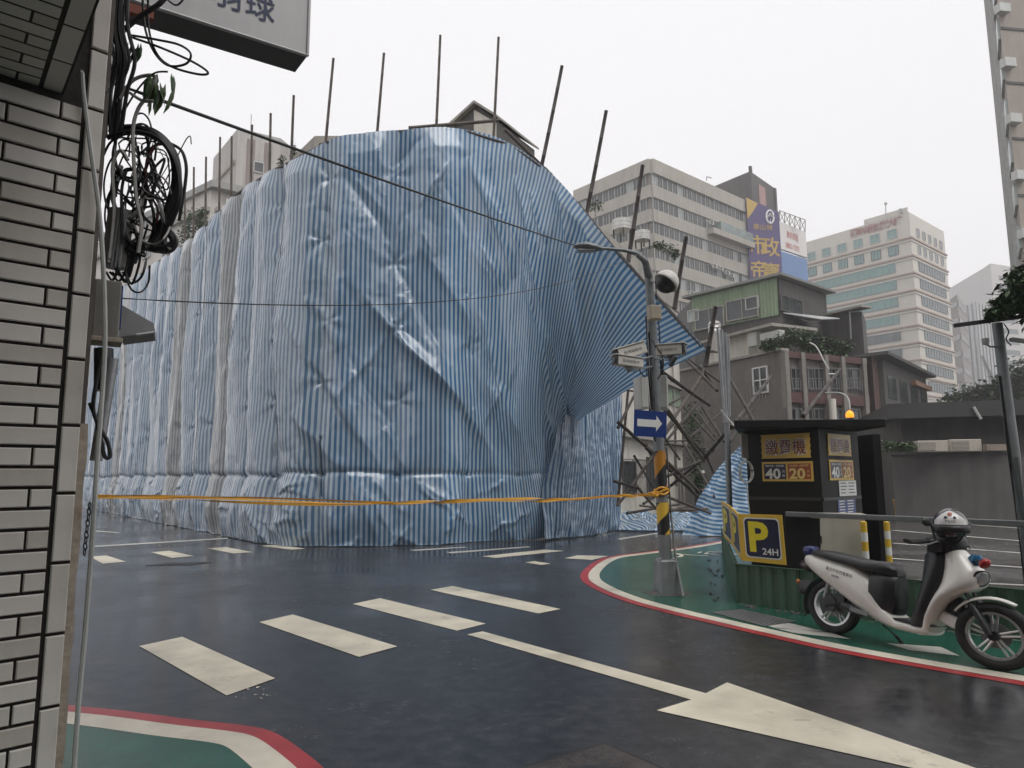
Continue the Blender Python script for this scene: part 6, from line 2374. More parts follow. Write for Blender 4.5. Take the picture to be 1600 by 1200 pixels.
c_ = fp(fa, 1203, 339, .03)
MB().tube([c_ + fa.s * (math.cos(t) * .55) + Vector((0, 0, math.sin(t) * .98)) for t in np.linspace(0, 2 * math.pi, 25)], .13, 6).build('logo_ring', M_WHT, ad)
mb = MB()
mb.tube([c_ + Vector((0, 0, -.75)), c_ + Vector((0, 0, .45))], .09, 5)
mb.tube([c_ - fa.s * .35, c_ + Vector((0, 0, .55)), c_ + fa.s * .35], .09, 5)
mb.build('logo_arrow', M_WHT, ad)
letters('市', 3.0, M_GOLDB, ad, fp(fa, 1184, 382, .03), fa.s, (0, 0, 1), thick=.03, bold=.01)
letters('政', 3.0, M_GOLDB, ad, fp(fa, 1203, 386, .03), fa.s, (0, 0, 1), thick=.03, bold=.01)
letters('帝', 2.8, M_GOLDB, ad, fp(fa, 1186, 421, .03), fa.s, (0, 0, 1), thick=.03, bold=.01)
letters('寶', 2.8, M_GOLDB, ad, fp(fa, 1205, 425, .03), fa.s, (0, 0, 1), thick=.03, bold=.01)
letters('華山林', 1.0, M_GOLDB, ad, fp(fa, 1192, 355, .03), fa.s, (0, 0, 1), thick=.03)
rb_ = thing('rental_billboard', 'white billboard with red characters above a blue panel', 'billboard', tuple(vcorner(1238, 104)))
fb = Fac(vcorner(1217, 102, 345), vcorner(1259, 107, 365))
zq = [fb.hit(*q)[1] for q in ((1217, 345), (1259, 362), (1260, 402), (1218, 388))]
MB().ext([fb.p(0, zq[3], 0), fb.p(fb.L, zq[2], 0), fb.p(fb.L, zq[1], 0), fb.p(0, zq[0], 0)], fb.n * -.4).build('panel', mat('billboard white', (0.68, 0.65, 0.63), 0.5, 0.05, 1), rb_)
MB().ext([fb.p(.1, 10, -.05), fb.p(fb.L, 10, -.05), fb.p(fb.L, zq[2] - .3, -.05), fb.p(.1, zq[3] - .3, -.05)], fb.n * -.4).build('blue_panel', mat('billboard blue', (0.12, 0.22, 0.42), 0.5, 0.08, 1), rb_)
M_REDI = mat('billboard red', (0.52, 0.10, 0.10), 0.5, 0.08, 1)
rtv = (fb.p(fb.L, zq[1], 0) - fb.p(0, zq[0], 0)).normalized()
letters('廣告招租', 1.2, M_REDI, rb_, fp(fb, 1238, 369, .02), fb.s, (0, 0, 1), thick=.03, width=3.3)
letters('3882-7373', 1.1, M_REDI, rb_, fp(fb, 1238, 386, .02), fb.s, (0, 0, 1), thick=.03, width=3.9)
mb = MB()
tops = [P(1218 + k * 8, 329 + k * 2.9, 104) for k in range(6)]
bots = [P(1218 + k * 8, 346 + k * 3.3, 104) for k in range(6)]
for a, b in zip(tops, bots):
    mb.cyl(a, b, .07, n=5)
for k in range(5):
    mb.cyl(tops[k], tops[k + 1], .06, n=5)
    mb.cyl(tops[k], bots[k + 1], .05, n=5)
    mb.cyl(bots[k], tops[k + 1], .05, n=5)
mb.build('lattice', mat('rusty lattice', (0.24, 0.2, 0.18), 0.7, 0.2, 2), rb_)

# --- white office tower
wC, wL, wR = vcorner(1420, 140, 331), vcorner(1258, 159, 378), vcorner(1475, 152, 367)
wt2 = thing('white_office_tower', 'tall white office tower with teal glass bands and red rooftop characters', 'building', tuple(wC))
fL, fR_ = Fac(wL, wC), Fac(wC, wR)
zW = P(1421, 331, 140).z
M_WT = mat('white facade tile', (0.56, 0.53, 0.47), 0.6, 0.05, 0.3, streak=0.2)
M_WTB = mat('brown string course', (0.34, 0.25, 0.2), 0.6, 0.08, 0.4)
MB().prism([wL, wC, wR, wR + Vector((-12, 18, 0)), wL + Vector((4, 18, 0))], 0, zW).build('core', M_WT, wt2)
for k, y in enumerate((371, 399, 426, 453, 481, 508, 535, 562, 590, 617)):
    zb_ = P(1424, y, 140).z
    for fac in (fL, fR_):
        mb = MB()
        fac.box(mb, -.3, fac.L + .3, zb_ - .16, zb_ + .16, -.1, .3)
        mb.build('string_course', M_WTB, wt2)
        mb = MB()
        fac.box(mb, -.2, fac.L + .2, zb_ - .7, zb_ - .45, -.1, .18)
        mb.build('moulding', M_WT, wt2)
def ribbon_mesh(w, h, n, mg):
    return window_mesh(w, h, n, 0, .18, M_TEALD if mg is M_TEALD else M_TEAL, mg, .12)
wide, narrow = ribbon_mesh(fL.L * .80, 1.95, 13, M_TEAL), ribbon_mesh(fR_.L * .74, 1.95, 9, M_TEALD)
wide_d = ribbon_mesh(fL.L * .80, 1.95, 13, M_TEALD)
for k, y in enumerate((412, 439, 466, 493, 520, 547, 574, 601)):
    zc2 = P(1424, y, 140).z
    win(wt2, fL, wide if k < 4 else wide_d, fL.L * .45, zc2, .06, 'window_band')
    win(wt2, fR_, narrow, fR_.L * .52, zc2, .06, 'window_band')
pw = window_mesh(2.1, 2.0, 1, 0, .1, M_ALU, M_TEAL, .1)
pw2 = window_mesh(2.1, 2.0, 2, 0, .14, M_TEALD, M_TEAL, .1)
pn_ = window_mesh(1.5, 1.9, 0, 0, .1, M_ALU, M_TEALD, .1)
for k in range(6):
    s = fL.L * (.06 + .157 * k)
    win(wt2, fL, pw, s, P(1424, 358, 140).z, .06)
    win(wt2, fL, pw2, s, P(1424, 385, 140).z, .06)
for k in range(5):
    s = fR_.L * (.2 + .165 * k)
    win(wt2, fR_, pn_, s, P(1424, 358, 140).z, .06)
    win(wt2, fR_, pn_, s, P(1424, 385, 140).z, .06)
mb = MB()
fL.box(mb, fL.L * .60, fL.L * .99, zW, zW + 1.1, -.2, .05)
mb.build('sign_parapet', M_WT, wt2)
s0, _ = fL.hit(1335, 358)
s1, _ = fL.hit(1403, 341)
M_RTXT = mat('rooftop characters red', (0.30, 0.13, 0.12), 0.6, 0.1, 1)
for i, chh in enumerate('國泰金融世貿大樓'):
    letters(chh, 1.9, M_RTXT, wt2, fL.p(s0 + (s1 - s0) * i / 7, zW - 1.25, .2), fL.s, (0, 0, 1), thick=.06, bold=.02)
mb = MB()
mb.cyl(P(1384, 338, 142), P(1384, 318, 142), .1, n=5)
mb.sphere(P(1384, 318, 142), .35, 6, 4)
mb.cyl(P(1408, 332, 141), P(1406, 326, 141), .25, n=6)
mb.build('antenna', M_STEEL, wt2)

# --- distant towers at the right
def far_tower(name, label, pxs, Ys, ytop, m, lines=None, dark=None):
    pts = [vcorner(px, Y, ytop) for px, Y in zip(pxs, Ys)]
    t = thing(name, label, 'building', tuple(pts[0]))
    zt_ = P(pxs[0], ytop, Ys[0]).z
    MB().prism(pts + [pts[-1] + Vector((0, 25, 0)), pts[0] + Vector((5, 30, 0))], 0, zt_).build('core', m, t)
    return t, [Fac(a, b) for a, b in zip(pts[:-1], pts[1:])], zt_
t_, fcs, z_ = far_tower('slim_grey_tower', 'slim dark grey tower just right of the white office tower', (1486, 1496, 1508), (190, 185, 200), 467, mat('far grey facade', (0.23, 0.21, 0.2), 0.7, 0.1, .2, streak=.3))
for k in range(9):
    for f_ in fcs:
        mb = MB()
        f_.box(mb, .2, f_.L - .2, z_ - 3 - k * 4.5, z_ - 1.6 - k * 4.5, 0, .12)
        mb.build('window_band', M_GLASS, t_)
t_, fcs, z_ = far_tower('pale_glass_tower', 'pale grey glass tower with thin vertical ribs', (1504, 1524, 1562), (235, 228, 240), 480, mat('pale glass facade', (0.40, 0.42, 0.43), 0.3, 0.08, .1))
for f_ in fcs:
    for k in range(int(f_.L / 2.6) + 1):
        mb = MB()
        f_.box(mb, k * 2.6, k * 2.6 + .3, 5, z_, 0, .35)
        mb.build('rib', mat('tower rib', (0.2, 0.2, 0.2), 0.5, 0.1, .3), t_)
mb = MB()
f_ = fcs[1]
mb.cyl(f_.p(.5, z_ - 18, .5), f_.p(f_.L, z_ - 38, .5), .35, n=5)
mb.cyl(f_.p(.5, z_ - 46, .5), f_.p(f_.L, z_ - 62, .5), .35, n=5)
mb.build('brace', M_CONCD, t_)
t_, fcs, z_ = far_tower('corner_cut_tower', 'pale far tower with a dark cut corner behind the mast', (1535, 1548, 1600), (262, 255, 262), 420, mat('far pale facade', (0.42, 0.405, 0.39), 0.6, 0.06, .2))
f_ = fcs[1]
for k in range(22):
    mb = MB()
    f_.box(mb, 4, f_.L * .62, z_ - 6 - k * 4, z_ - 4.2 - k * 4, 0, .15)
    mb.build('window_band', M_TEALD, t_)
mb = MB()
f_.box(mb, f_.L * .42, f_.L * .62, z_ - 9.5, z_ - 3.5, .1, .5)
mb.build('roof_louvre', M_WHT, t_)

# --- tall block at the right edge
rA, rB_ = vcorner(1586, 52, 415), vcorner(1596, 44, 366)
rt2 = thing('tall_edge_block', 'tall beige apartment block cut by the right edge', 'building', tuple(rB_))
zR2 = 62
MB().prism([rA, rB_, rB_ + Vector((14, 2, 0)), rA + Vector((14, 2, 0))], 14.0, zR2).build('core', mat('beige side wall', (0.30, 0.265, 0.23), 0.8, 0.12, .5, streak=.3), rt2)
MB().prism([rA + Vector((2, -1, 0)), rB_ + Vector((2, 0, 0)), rB_ + Vector((14, 2, 0)), rA + Vector((14, 2, 0))], 0, 14.0).build('podium', M_CONC, rt2)
fe1 = Fac(rA, rB_)
for k in range(16):
    z = 16 + k * 2.9
    mb = MB()
    fe1.box(mb, 0.1, fe1.L - .1, z, z + 1.5, -.02, .16)
    mb.build('window_band', M_GLASSP, rt2)
for k in range(5):
    mb = MB()
    fe1.box(mb, .2 + k * 1.6, .32 + k * 1.6, 14.2, zR2 - .1, 0, .3)
    mb.build('fin', M_ALU, rt2)
fe2 = Fac(rB_, rB_ + Vector((14, 2, 0)))
for k in range(12):
    z = 15.5 + k * 3.9
    mb = MB()
    fe2.box(mb, .02, fe2.L, z, z + .18, 0, .06)
    mb.build('floor_joint', M_CONCD, rt2)
for k in range(9):
    z = 16.5 + k * 3.9
    mb = MB()
    fe2.box(mb, -.35, .45, z, z + .6, .02, .5)
    mb.build('air_conditioner', M_LGREY, rt2)

# --- green sheet-metal house on the roofs
gC, gL, gR = vcorner(1217, 42, 430), vcorner(1082, 47, 465), vcorner(1290, 46, 450)
gh = thing('green_rooftop_house', 'green corrugated rooftop house with dark right wall', 'building', tuple(gC))
zg = P(1217, 430, 42).z
zg0 = P(1217, 492, 42).z
f1g, f2g = Fac(gL, gC), Fac(gC, gR)
M_GRN = mat('green corrugated wall', (0.20, 0.27, 0.17), 0.6, 0.15, 1.2, streak=.4, dirt=(0.1, 0.12, 0.08))
MB().prism([gL, gC, gR, gR + Vector((-3, 7, 0)), gL + Vector((0, 8, 0))], 0, zg - .2).build('core', M_CONCD, gh)
mb = MB()
prof = []
s = 0.0
k = 0
while s <= f1g.L:
    prof.append((s, .12 + (.05 if k % 2 else 0)))
    s += .12
    k += 1
mb.grid([[f1g.p(s, z, n) for s, n in prof] for z in (zg0, zg - .15)])
mb.build('corrugated_wall', M_GRN, gh, fix=False)
mb = MB()
mb.ext([f1g.p(-.5, zg - .12, .5), f1g.p(f1g.L, zg - .12, .5) + f2g.n * .4, f2g.p(f2g.L + .4, zg - .12, .5), f2g.p(f2g.L + .4, zg - .12, -7), f1g.p(-.5, zg - .12, -8)], (0, 0, .15))
mb.build('roof', mat('roof edge grey', (0.2, 0.2, 0.19), 0.5, 0.1, 1, streak=.3), gh)
gw = window_mesh(2.3, 1.35, 1, 0, .07, M_CONC, M_GLASS)
for px, py in ((1112, 498), (1163, 483)):
    s, z = f1g.hit(px, py)
    win(gh, f1g, gw, s, z, .22)
gw2 = window_mesh(.95, .8, 0, 0, .06, M_ALU, M_GLASSP)
for px, py in ((1087, 494), (1179, 474)):
    s, z = f1g.hit(px, py)
    win(gh, f1g, gw2, s, z, .22)
gw3 = window_mesh(2.6, 1.0, 2, 0, .07, M_CONCD, M_GLASS)
s, z = f2g.hit(1234, 478)
win(gh, f2g, gw3, s, z, .1)
mb = MB()
mb.hexa([fp(f2g, 1222, 490, .1), fp(f2g, 1262, 502, .1), fp(f2g, 1268, 506, 1.8), fp(f2g, 1238, 507, 1.8)], [q + Vector((0, 0, .06)) for q in (fp(f2g, 1222, 490, .1), fp(f2g, 1262, 502, .1), fp(f2g, 1268, 506, 1.8), fp(f2g, 1238, 507, 1.8))])
mb.build('awning', mat('pale awning', (0.42, 0.43, 0.43), 0.5, 0.1, 2), gh)
# dark block to its right
dbk = thing('dark_rooftop_block', 'dark stained concrete block right of the green rooftop house', 'building', tuple(vcorner(1320, 44)))
dA, dB_, dC = vcorner(1286, 45.5, 490), vcorner(1346, 43, 485), vcorner(1352, 47, 490)
zd = P(1346, 482, 43).z
MB().prism([dA, dB_, dC, dA + Vector((1, 8, 0))], 0, zd).build('wall', M_CONCD, dbk)
fd = Fac(dA, dB_)
mb = MB()
fd.box(mb, .2, fd.L + .35, zd, zd + .12, -.5, .45)
mb.build('roof_slab', M_CONC, dbk)
mb = MB()
mb.cyl(fp(fd, 1330, 488, .2), fp(fd, 1350, 487, .3), .05, n=6)
mb.cyl(fp(fd, 1332, 486, .25), fp(fd, 1334, 530, .25), .05, n=6)
mb.build('drainpipe', M_STEEL, dbk)

# --- grey and red-brown old walk-up
aC, aL, aR = vcorner(1221, 34, 548), vcorner(1060, 41, 590), vcorner(1350, 36.5, 558)
wk = thing('old_walkup', 'stained grey and red-brown walk-up with rooftop plants', 'building', tuple(aC))
zk = P(1221, 548, 34).z
fA1, fA2 = Fac(aL, aC), Fac(aC, aR)
MB().prism([aL, aC, aR, aR + Vector((-2, 5, 0)), aL + Vector((1, 5, 0))], 0, zk).build('wall', M_GREYW, wk)
mb = MB()
fA1.box(mb, -.1, fA1.L + .1, zk, zk + .12, -.4, .12)
mb.build('coping', M_CONC, wk)
kw = window_mesh(1.0, 1.35, 1, 1, .07, M_WHT, M_GLASS)
for px, py in ((1190, 594), (1188, 690)):
    s, z = fA1.hit(px, py)
    win(wk, fA1, kw, s, z, .05)
s, z = fA1.hit(1190, 594)
mb = MB()
for k in range(6):
    mb.cyl(fA1.p(s - .5 + k * .2, z - 1.0, .3), fA1.p(s - .5 + k * .2, z - .3, .3), .012, n=4)
mb.build('window_rack', M_STEEL, wk)
M_RB = mat('red-brown tile', (0.085, 0.030, 0.030), 0.55, 0.25, 1.5, streak=.6, dirt=(0.05, 0.03, 0.03))
for (y0, y1) in ((549, 571), (612, 636), (672, 700)):
    s0, z1 = fA2.hit(1224, y0)
    s1, z0 = fA2.hit(1345, y1)
    mb = MB()
    fA2.box(mb, .1, fA2.L - .1, z0 + .02, z1 - .02, 0, .25)
    mb.build('balcony_front', M_RB, wk)
for px in (1224, 1250, 1286, 1312, 1345):
    s, _ = fA2.hit(px, 600)
    mb = MB()
    fA2.box(mb, s - .13, s + .13, 0, zk - .05, 0, .32)
    mb.build('pilaster', mat('pale stained pilaster', (0.22, 0.205, 0.185), 0.7, 0.2, 1.5, streak=.7), wk)
mb = MB()
s, _ = fA2.hit(1284, 600)
mb.cyl(fA2.p(s, 0, .55), fA2.p(s, fA2.hit(1280, 600)[1] - .8, .55), .17, n=10)
mb.build('white_drainpipe', M_WHITEW, wk)
bw = window_mesh(.78, 1.05, 0, 1, .05, mat('dull window frame', (0.14, 0.135, 0.13), .6, .2, 3), M_GLASS)
bwp = window_mesh(.78, 1.05, 0, 0, .05, M_ALU, M_GLASSP)
for y in (592, 655):
    for px in (1231, 1241, 1257, 1267, 1277, 1294, 1304, 1320, 1332):
        s, z = fA2.hit(px, y)
        win(wk, fA2, bwp if random.random() < .15 else bw, s, z, .1)
mb = MB()
for px in range(1228, 1345, 4):
    s, z = fA2.hit(px, 612)
    mb.cyl(fA2.p(s, z, .3), fA2.p(s, z + .55, .3), .014, n=4)
mb.build('balcony_railing', M_STEEL, wk)
rg = thing('roof_garden', 'dark green shrubs along the roof of the red-brown walk-up', 'plant', tuple(fp(fA2, 1270, 545, -.5)))
cl = [(fp(fA2, px, py, -.5), (rx, .7, rz)) for px, py, rx, rz in ((1215, 535, .5, .35), (1235, 532, .6, .5), (1258, 526, .9, .6), (1280, 530, .7, .5), (1305, 535, .7, .45), (1328, 540, .7, .4), (1290, 545, 1.0, .35), (1320, 556, .7, .5))]
foliage('crown', cl, 3600, .17, M_LEAF[:3], rg)
MB().tube([fp(fA2, 1262, 550, -.4), fp(fA2, 1262, 530, -.5)], .04, 5).build('stem', M_BARK, rg)
# cream roof hut and steel tank on the walk-up
ht = thing('roof_hut', 'small cream roof hut on the grey walk-up', 'hut', tuple(vcorner(1150, 37)))
hA, hB_ = vcorner(1135, 39.5, 530), vcorner(1169, 38, 530)
fh = Fac(hA, hB_)
zh1 = P(1152, 522, 38).z
mb = MB()
fh.box(mb, -1.5, fh.L, zk - .3, zh1, -2.5, 0)
mb.build('wall', M_WHITEW, ht)
mb = MB()
fh.box(mb, -1.8, fh.L + 2.2, zh1, zh1 + .15, -2.8, .5)
mb.build('roof', M_CONC, ht)
mb = MB()
fh.box(mb, fh.L + .25, fh.L + .9, fp(fh, 1180, 533, 0).z - .3, fp(fh, 1180, 520, 0).z, -.1, .3)
mb.build('air_conditioner', M_LGREY, ht)
mb = MB()
s, z = fh.hit(1195, 546)
fh.box(mb, s, s + 1.3, z, z + .8, -.1, .3)
mb.build('air_conditioner', M_LGREY, ht)
b = P(1117, 522, 38)
tk = thing('water_tank', 'banded stainless water tank above the tip of the tarpaulin', 'water tank', tuple(b))
MB().lathe([(.34, 0), (.34, .1), (.37, .12), (.34, .16), (.34, .3), (.37, .33), (.34, .37), (.34, .52), (.36, .55), (.25, .68), (.1, .74)], b, n=18).build('drum', MATS['stainless drum'], tk, smooth=True)
MB().box(b - Vector((0, 0, .5)), (.6, .6, 1.0)).build('stand', M_CONC, tk)
# street lamp arm and pipe thing on the facade
wp = thing('wall_lamp', 'thin curved pale pipe on the walk-up roof edge', 'pipe', tuple(fp(fA2, 1280, 590, .6)))
MB().tube(spl([fp(fA2, 1252, 538, .5), fp(fA2, 1260, 545, .6), fp(fA2, 1268, 565, .7), fp(fA2, 1276, 580, .7)], 5), .035, 6).build('pipe', M_WHT, wp, smooth=True)
MB().box(fp(fA2, 1281, 587, .7), (.3, .1, .05)).build('lamp', M_WHT, wp)

# --- row of dark low shops beyond the lot
lw = thing('brick_side_building', 'dark red-brown building with orange signboard right of the walk-up', 'building', tuple(vcorner(1385, 44)))
lA, lB_, lC = vcorner(1346, 45, 560), vcorner(1362, 42, 556), vcorner(1440, 52, 600)
zl = P(1362, 556, 42).z
MB().prism([lA, lB_, lC, lC + Vector((-2, 6, 0)), lA + Vector((1, 6, 0))], 0, zl).build('wall', mat('dark brick', (0.10, 0.055, 0.05), 0.7, 0.2, 1.2, streak=.5), lw)
fl2 = Fac(lB_, lC)
mb = MB()
fl2.box(mb, 1.2, fl2.L, 2.5, zl - .1, 0, .3)
mb.build('shop_front', M_CONCD, lw)
mb = MB()
fl2.box(mb, 0, fl2.L + .5, zl, zl + .2, -1, .9)
mb.build('eave', M_CONCD, lw)
s0, z1 = fl2.hit(1416, 595)
s1, z0 = fl2.hit(1452, 620)
mb = MB()
fl2.box(mb, s0, fl2.L + .3, z0 + .2, z1, .3, .6)
mb.build('orange_board', mat('faded orange board', (0.33, 0.17, 0.10), 0.6, 0.15, 1), lw)
for k in range(4):
    fl2.box(MB_ := MB(), 2 + k * 3.0, 4 + k * 3.0, zl - 2.4, zl - 1.0, .3, .34)
    MB_.build('window', M_GLASS, lw)

# --- dark single-storey building and boundary wall at the back of the lot
dw = thing('dark_low_building', 'dark low building with deep eave behind the boundary wall', 'building', tuple(vcorner(1500, 27)))
sA_, sB_ = vcorner(1402, 27.5), vcorner(1720, 25.5)
fdl = Fac(sA_, sB_)
ze = P(1450, 655, 27).z
MB().prism([sA_ + Vector((.3, 0, 0)), sB_, sB_ + Vector((1, 6, 0)), sA_ + Vector((.5, 6, 0))], 0, ze).build('wall', M_CONCD, dw)
mb = MB()
fdl.box(mb, -.3, fdl.L, ze, P(1450, 632, 27).z, -6, 1.0)
mb.build('eave', mat('dark eave', (0.05, 0.05, 0.05), 0.6, 0.2, 1, streak=.4), dw)
mb = MB()
s, z = fdl.hit(1508, 640)
mb.cyl(fdl.p(s, z, 1.05), fdl.p(s + .2, z - .45, 1.05), .05, n=6)
mb.build('broken_pipe', M_LGREY, dw)
bw_ = thing('boundary_wall', 'grey rendered boundary wall at the back of the parking lot', 'wall', tuple(vcorner(1500, 23)))
wA, wB_ = vcorner(1396, 24), vcorner(1760, 21.5)
fw_ = Fac(wA, wB_)
zbw = P(1500, 709, 23.2).z
mb = MB()
fw_.box(mb, 0, fw_.L, 0, zbw, -.2, 0)
mb.build('wall', mat('grey wall render', (0.125, 0.118, 0.115), 0.7, 0.2, 1.5, 0.2, 20, streak=.4), bw_)
mb = MB()
fw_.box(mb, -.05, fw_.L, zbw, zbw + .06, -.25, .05)
mb.build('coping', M_CONCD, bw_)
M_ACB = mat('air conditioner casing', (0.50, 0.46, 0.40), 0.5, 0.08, 3, streak=.2)
for (x0, x1, yb, yt, lab) in ((1435, 1480, 708, 688, 'left beige air conditioner above the boundary wall'), (1486, 1533, 707, 686, 'right beige air conditioner above the boundary wall')):
    a, b = P(x0, yb, 23.0), P(x1, yt, 22.8)
    t = thing('air_conditioner', lab, 'air conditioner', tuple((a + b) / 2), 'air conditioners on the boundary wall')
    fc = Fac(a, b)
    z0, z1 = zbw + .065, b.z
    mb = MB()
    fc.box(mb, 0, fc.L, z0, z1, -.5, 0)
    mb.build('casing', M_ACB, t, bevel=.015)
    mb = MB()
    fc.box(mb, fc.L * .05, fc.L * .6, z0 + .05, z1 - .05, 0, .006)
    mb.build('recess', M_CONCD, t)
    for k in range(7):
        z = z0 + .07 + (z1 - z0 - .14) * k / 6
        mb = MB()
        fc.box(mb, fc.L * .05, fc.L * .6, z - .012, z + .012, .006, .025)
        mb.build('louvre', M_ACB, t)
# board leaning / small box row
o_ = MB()
o_.box(P(1554, 699, 22.6), (.62, .2, .2))
tag(o_.build('storage_box', mat('brown box', (0.25, 0.2, 0.17), .7, .2, 3), None, base=tuple(P(1554, 704, 22.6))), 'brown box on the boundary wall right of the air conditioners', 'box')

# potted plants and oddments at the wall foot
def pot(px, py, r, h, m, label, fol, fs, fsz):
    b = G(px, py)
    t = thing('potted_plant', label, 'plant', (b.x, b.y, 0.0))
    MB().lathe([(r * .72, 0.01), (r * .95, h * .9), (r, h * .9), (r, h), (r * .88, h), (r * .85, h * .85)], b, n=18).build('pot', m, t, smooth=True)
    foliage('foliage', [(b + Vector((dx, dy, h + dz)), (rx, rx, rz)) for dx, dy, dz, rx, rz in fol], fs, fsz, M_LEAF[:3], t)
    MB().tube([b + Vector((0, 0, h * .8)), b + Vector((.05, 0, h + .3))], .015, 5).build('stem', M_BARK, t)
M_TERRA = mat('terracotta', (0.24, 0.075, 0.045), 0.7, 0.15, 4, streak=.2)
pot(1522, 796, .33, .34, M_TERRA, 'wide terracotta pot with an upright plant at the wall', [(0, 0, .3, .25, .35), (.1, 0, .45, .15, .25)], 260, .11)
pot(1403, 794, .22, .48, M_WHT, 'tall white pot with sparse plant right of the kiosk', [(.1, 0, .25, .3, .25), (-.2, 0, .55, .15, .2)], 150, .1)
pot(1432, 792, .16, .2, M_CONCD, 'low bushy plant beside the tall white pot', [(0, 0, .25, .4, .3), (.3, 0, .2, .25, .25)], 420, .11)
pot(1578, 797, .2, .28, M_WHT, 'small white pot near the camera mast foot', [(0, 0, .12, .15, .12)], 70, .08)
sv = thing('wall_creeper', 'low green hedge on top of the wall left of the air conditioners', 'plant', tuple(P(1408, 705, 23.3)))
foliage('foliage', [(P(1400, 697, 23.3), (.35, .3, .2)), (P(1418, 698, 23.3), (.4, .3, .2)), (P(1388, 695, 23.5), (.25, .25, .25))], 650, .1, [M_LEAF[1], M_LEAF[3], M_LEAF[0]], sv)
MB().tube([P(1408, 709, 23.3), P(1408, 698, 23.3)], .02, 5).build('stem', M_BARK, sv)
o_ = MB()
o_.cyl(G(1449, 790) + Vector((-.1, 0, .12)), G(1463, 790) + Vector((.15, 0, .12)), .1, n=12)
tag(o_.build('log_bolster', mat('ochre log', (0.36, 0.2, 0.1), .7, .2, 4), None, smooth=True, base=tuple(G(1455, 790))), 'short ochre roll lying at the foot of the boundary wall', 'roll')
def stake(x0, y0, x1, y1, label):
    a = G(x0, y0)
    b = P(x1, y1, a.y)
    mb = MB()
    mb.tube([Vector((a.x, a.y, 0.0)), b], .05, 8)
    tag(mb.build('marker_stake', mat('ochre marker plastic', (0.52, 0.30, 0.09), .5, .15, 4), None, smooth=True, base=(a.x, a.y, 0)), label, 'stake', 'ochre marker stakes in the lot')
stake(1402, 812, 1396, 780, 'ochre marker stake leaning beside the white pot')
stake(1484, 803, 1482, 779, 'ochre marker stake sticking up behind the helmet')
bt = thing('parked_motorbike', 'dark motorbike standing behind the kiosk, only its front visible', 'motorbike', tuple(G(1386, 800)))
g0 = G(1386, 800)
MB().tube([g0 + Vector((math.cos(t) * .06, math.sin(t) * .28, .28 + math.sin(t + 1.57) * .0 + .26 * math.cos(t))) for t in np.linspace(0, 6.28, 20)], .05, 7).build('wheel', M_TYRE, bt, smooth=True)
MB().loft([[g0 + Vector((math.cos(a) * w, math.sin(a) * w * .7 + .1, z)) for a in np.linspace(0, 6.28, 10, endpoint=False)] for z, w in ((.45, .1), (.6, .2), (.85, .17), (1.02, .1), (1.08, .04))]).build('fairing', M_SBLK, bt, smooth=True)
MB().sphere(g0 + Vector((0, -.1, .82)), .08, 10, 6).build('headlight', M_WHT, bt, smooth=True)
MB().tube([g0 + Vector((-.3, .1, 1.05)), g0 + Vector((0, .05, 1.08)), g0 + Vector((.3, .1, 1.05))], .02, 6).build('handlebar', M_SBLK, bt)

# --- trees
def tree(label, base, trunk_top, clumps, n, size, r=.14, name='tree'):
    t = thing(name, label, 'tree', tuple(base))
    MB().tube(spl([Vector(base), Vector(base).lerp(Vector(trunk_top), .5) + Vector((.1, 0, 0)), Vector(trunk_top)], 5), [r, r * .95, r * .9, r * .85, r * .8, r * .75, r * .7, r * .65, r * .6, r * .55, r * .5], 9).build('trunk', M_BARK, t, smooth=True)
    for c, rr in clumps:
        MB().tube(spl([Vector(trunk_top), Vector(trunk_top).lerp(Vector(c), .5) + Vector((0, 0, .1)), Vector(c)], 4), [r * .42] * 3 + [r * .3] * 3 + [r * .15] * 3, 6).build('limb', M_BARK, t, smooth=True)
    foliage('crown', clumps, n, size, M_LEAF[:3], t)
tb_ = Vector((P(1690, 746, 9.2).x, 9.2, 0))
tree('broadleaf tree reaching in over the mast at the right edge', tb_, P(1690, 520, 9.2), [(P(1592, 455, 9.0), (.28, .4, .22)), (P(1572, 478, 9.1), (.20, .3, .14)), (P(1606, 430, 9.2), (.25, .4, .2)), (P(1640, 440, 9.3), (.5, .6, .45)), (P(1622, 480, 9.0), (.35, .5, .25)), (P(1700, 420, 9.6), (.7, .7, .6)), (P(1560, 488, 9.0), (.12, .2, .06))], 3400, .085, r=.1)
for i, (px, py, Y, rx, rz) in enumerate(((1518, 622, 60, 2.2, 1.5), (1560, 616, 62, 2.6, 2.0), (1592, 600, 58, 2.0, 2.4), (1620, 590, 60, 2.6, 2.6))):
    c = P(px, py, Y)
    tree(('leftmost', 'second', 'third', 'rightmost')[i] + ' of the rounded dark trees behind the low building', (c.x, Y, 0), c, [(c, (rx, rx, rz)), (c + Vector((rx * .6, 0, .4)), (rx * .6, rx * .6, rz * .6)), (c + Vector((-rx * .6, 0, -.3)), (rx * .6, rx * .6, rz * .6))], 1300, .45, r=.2)

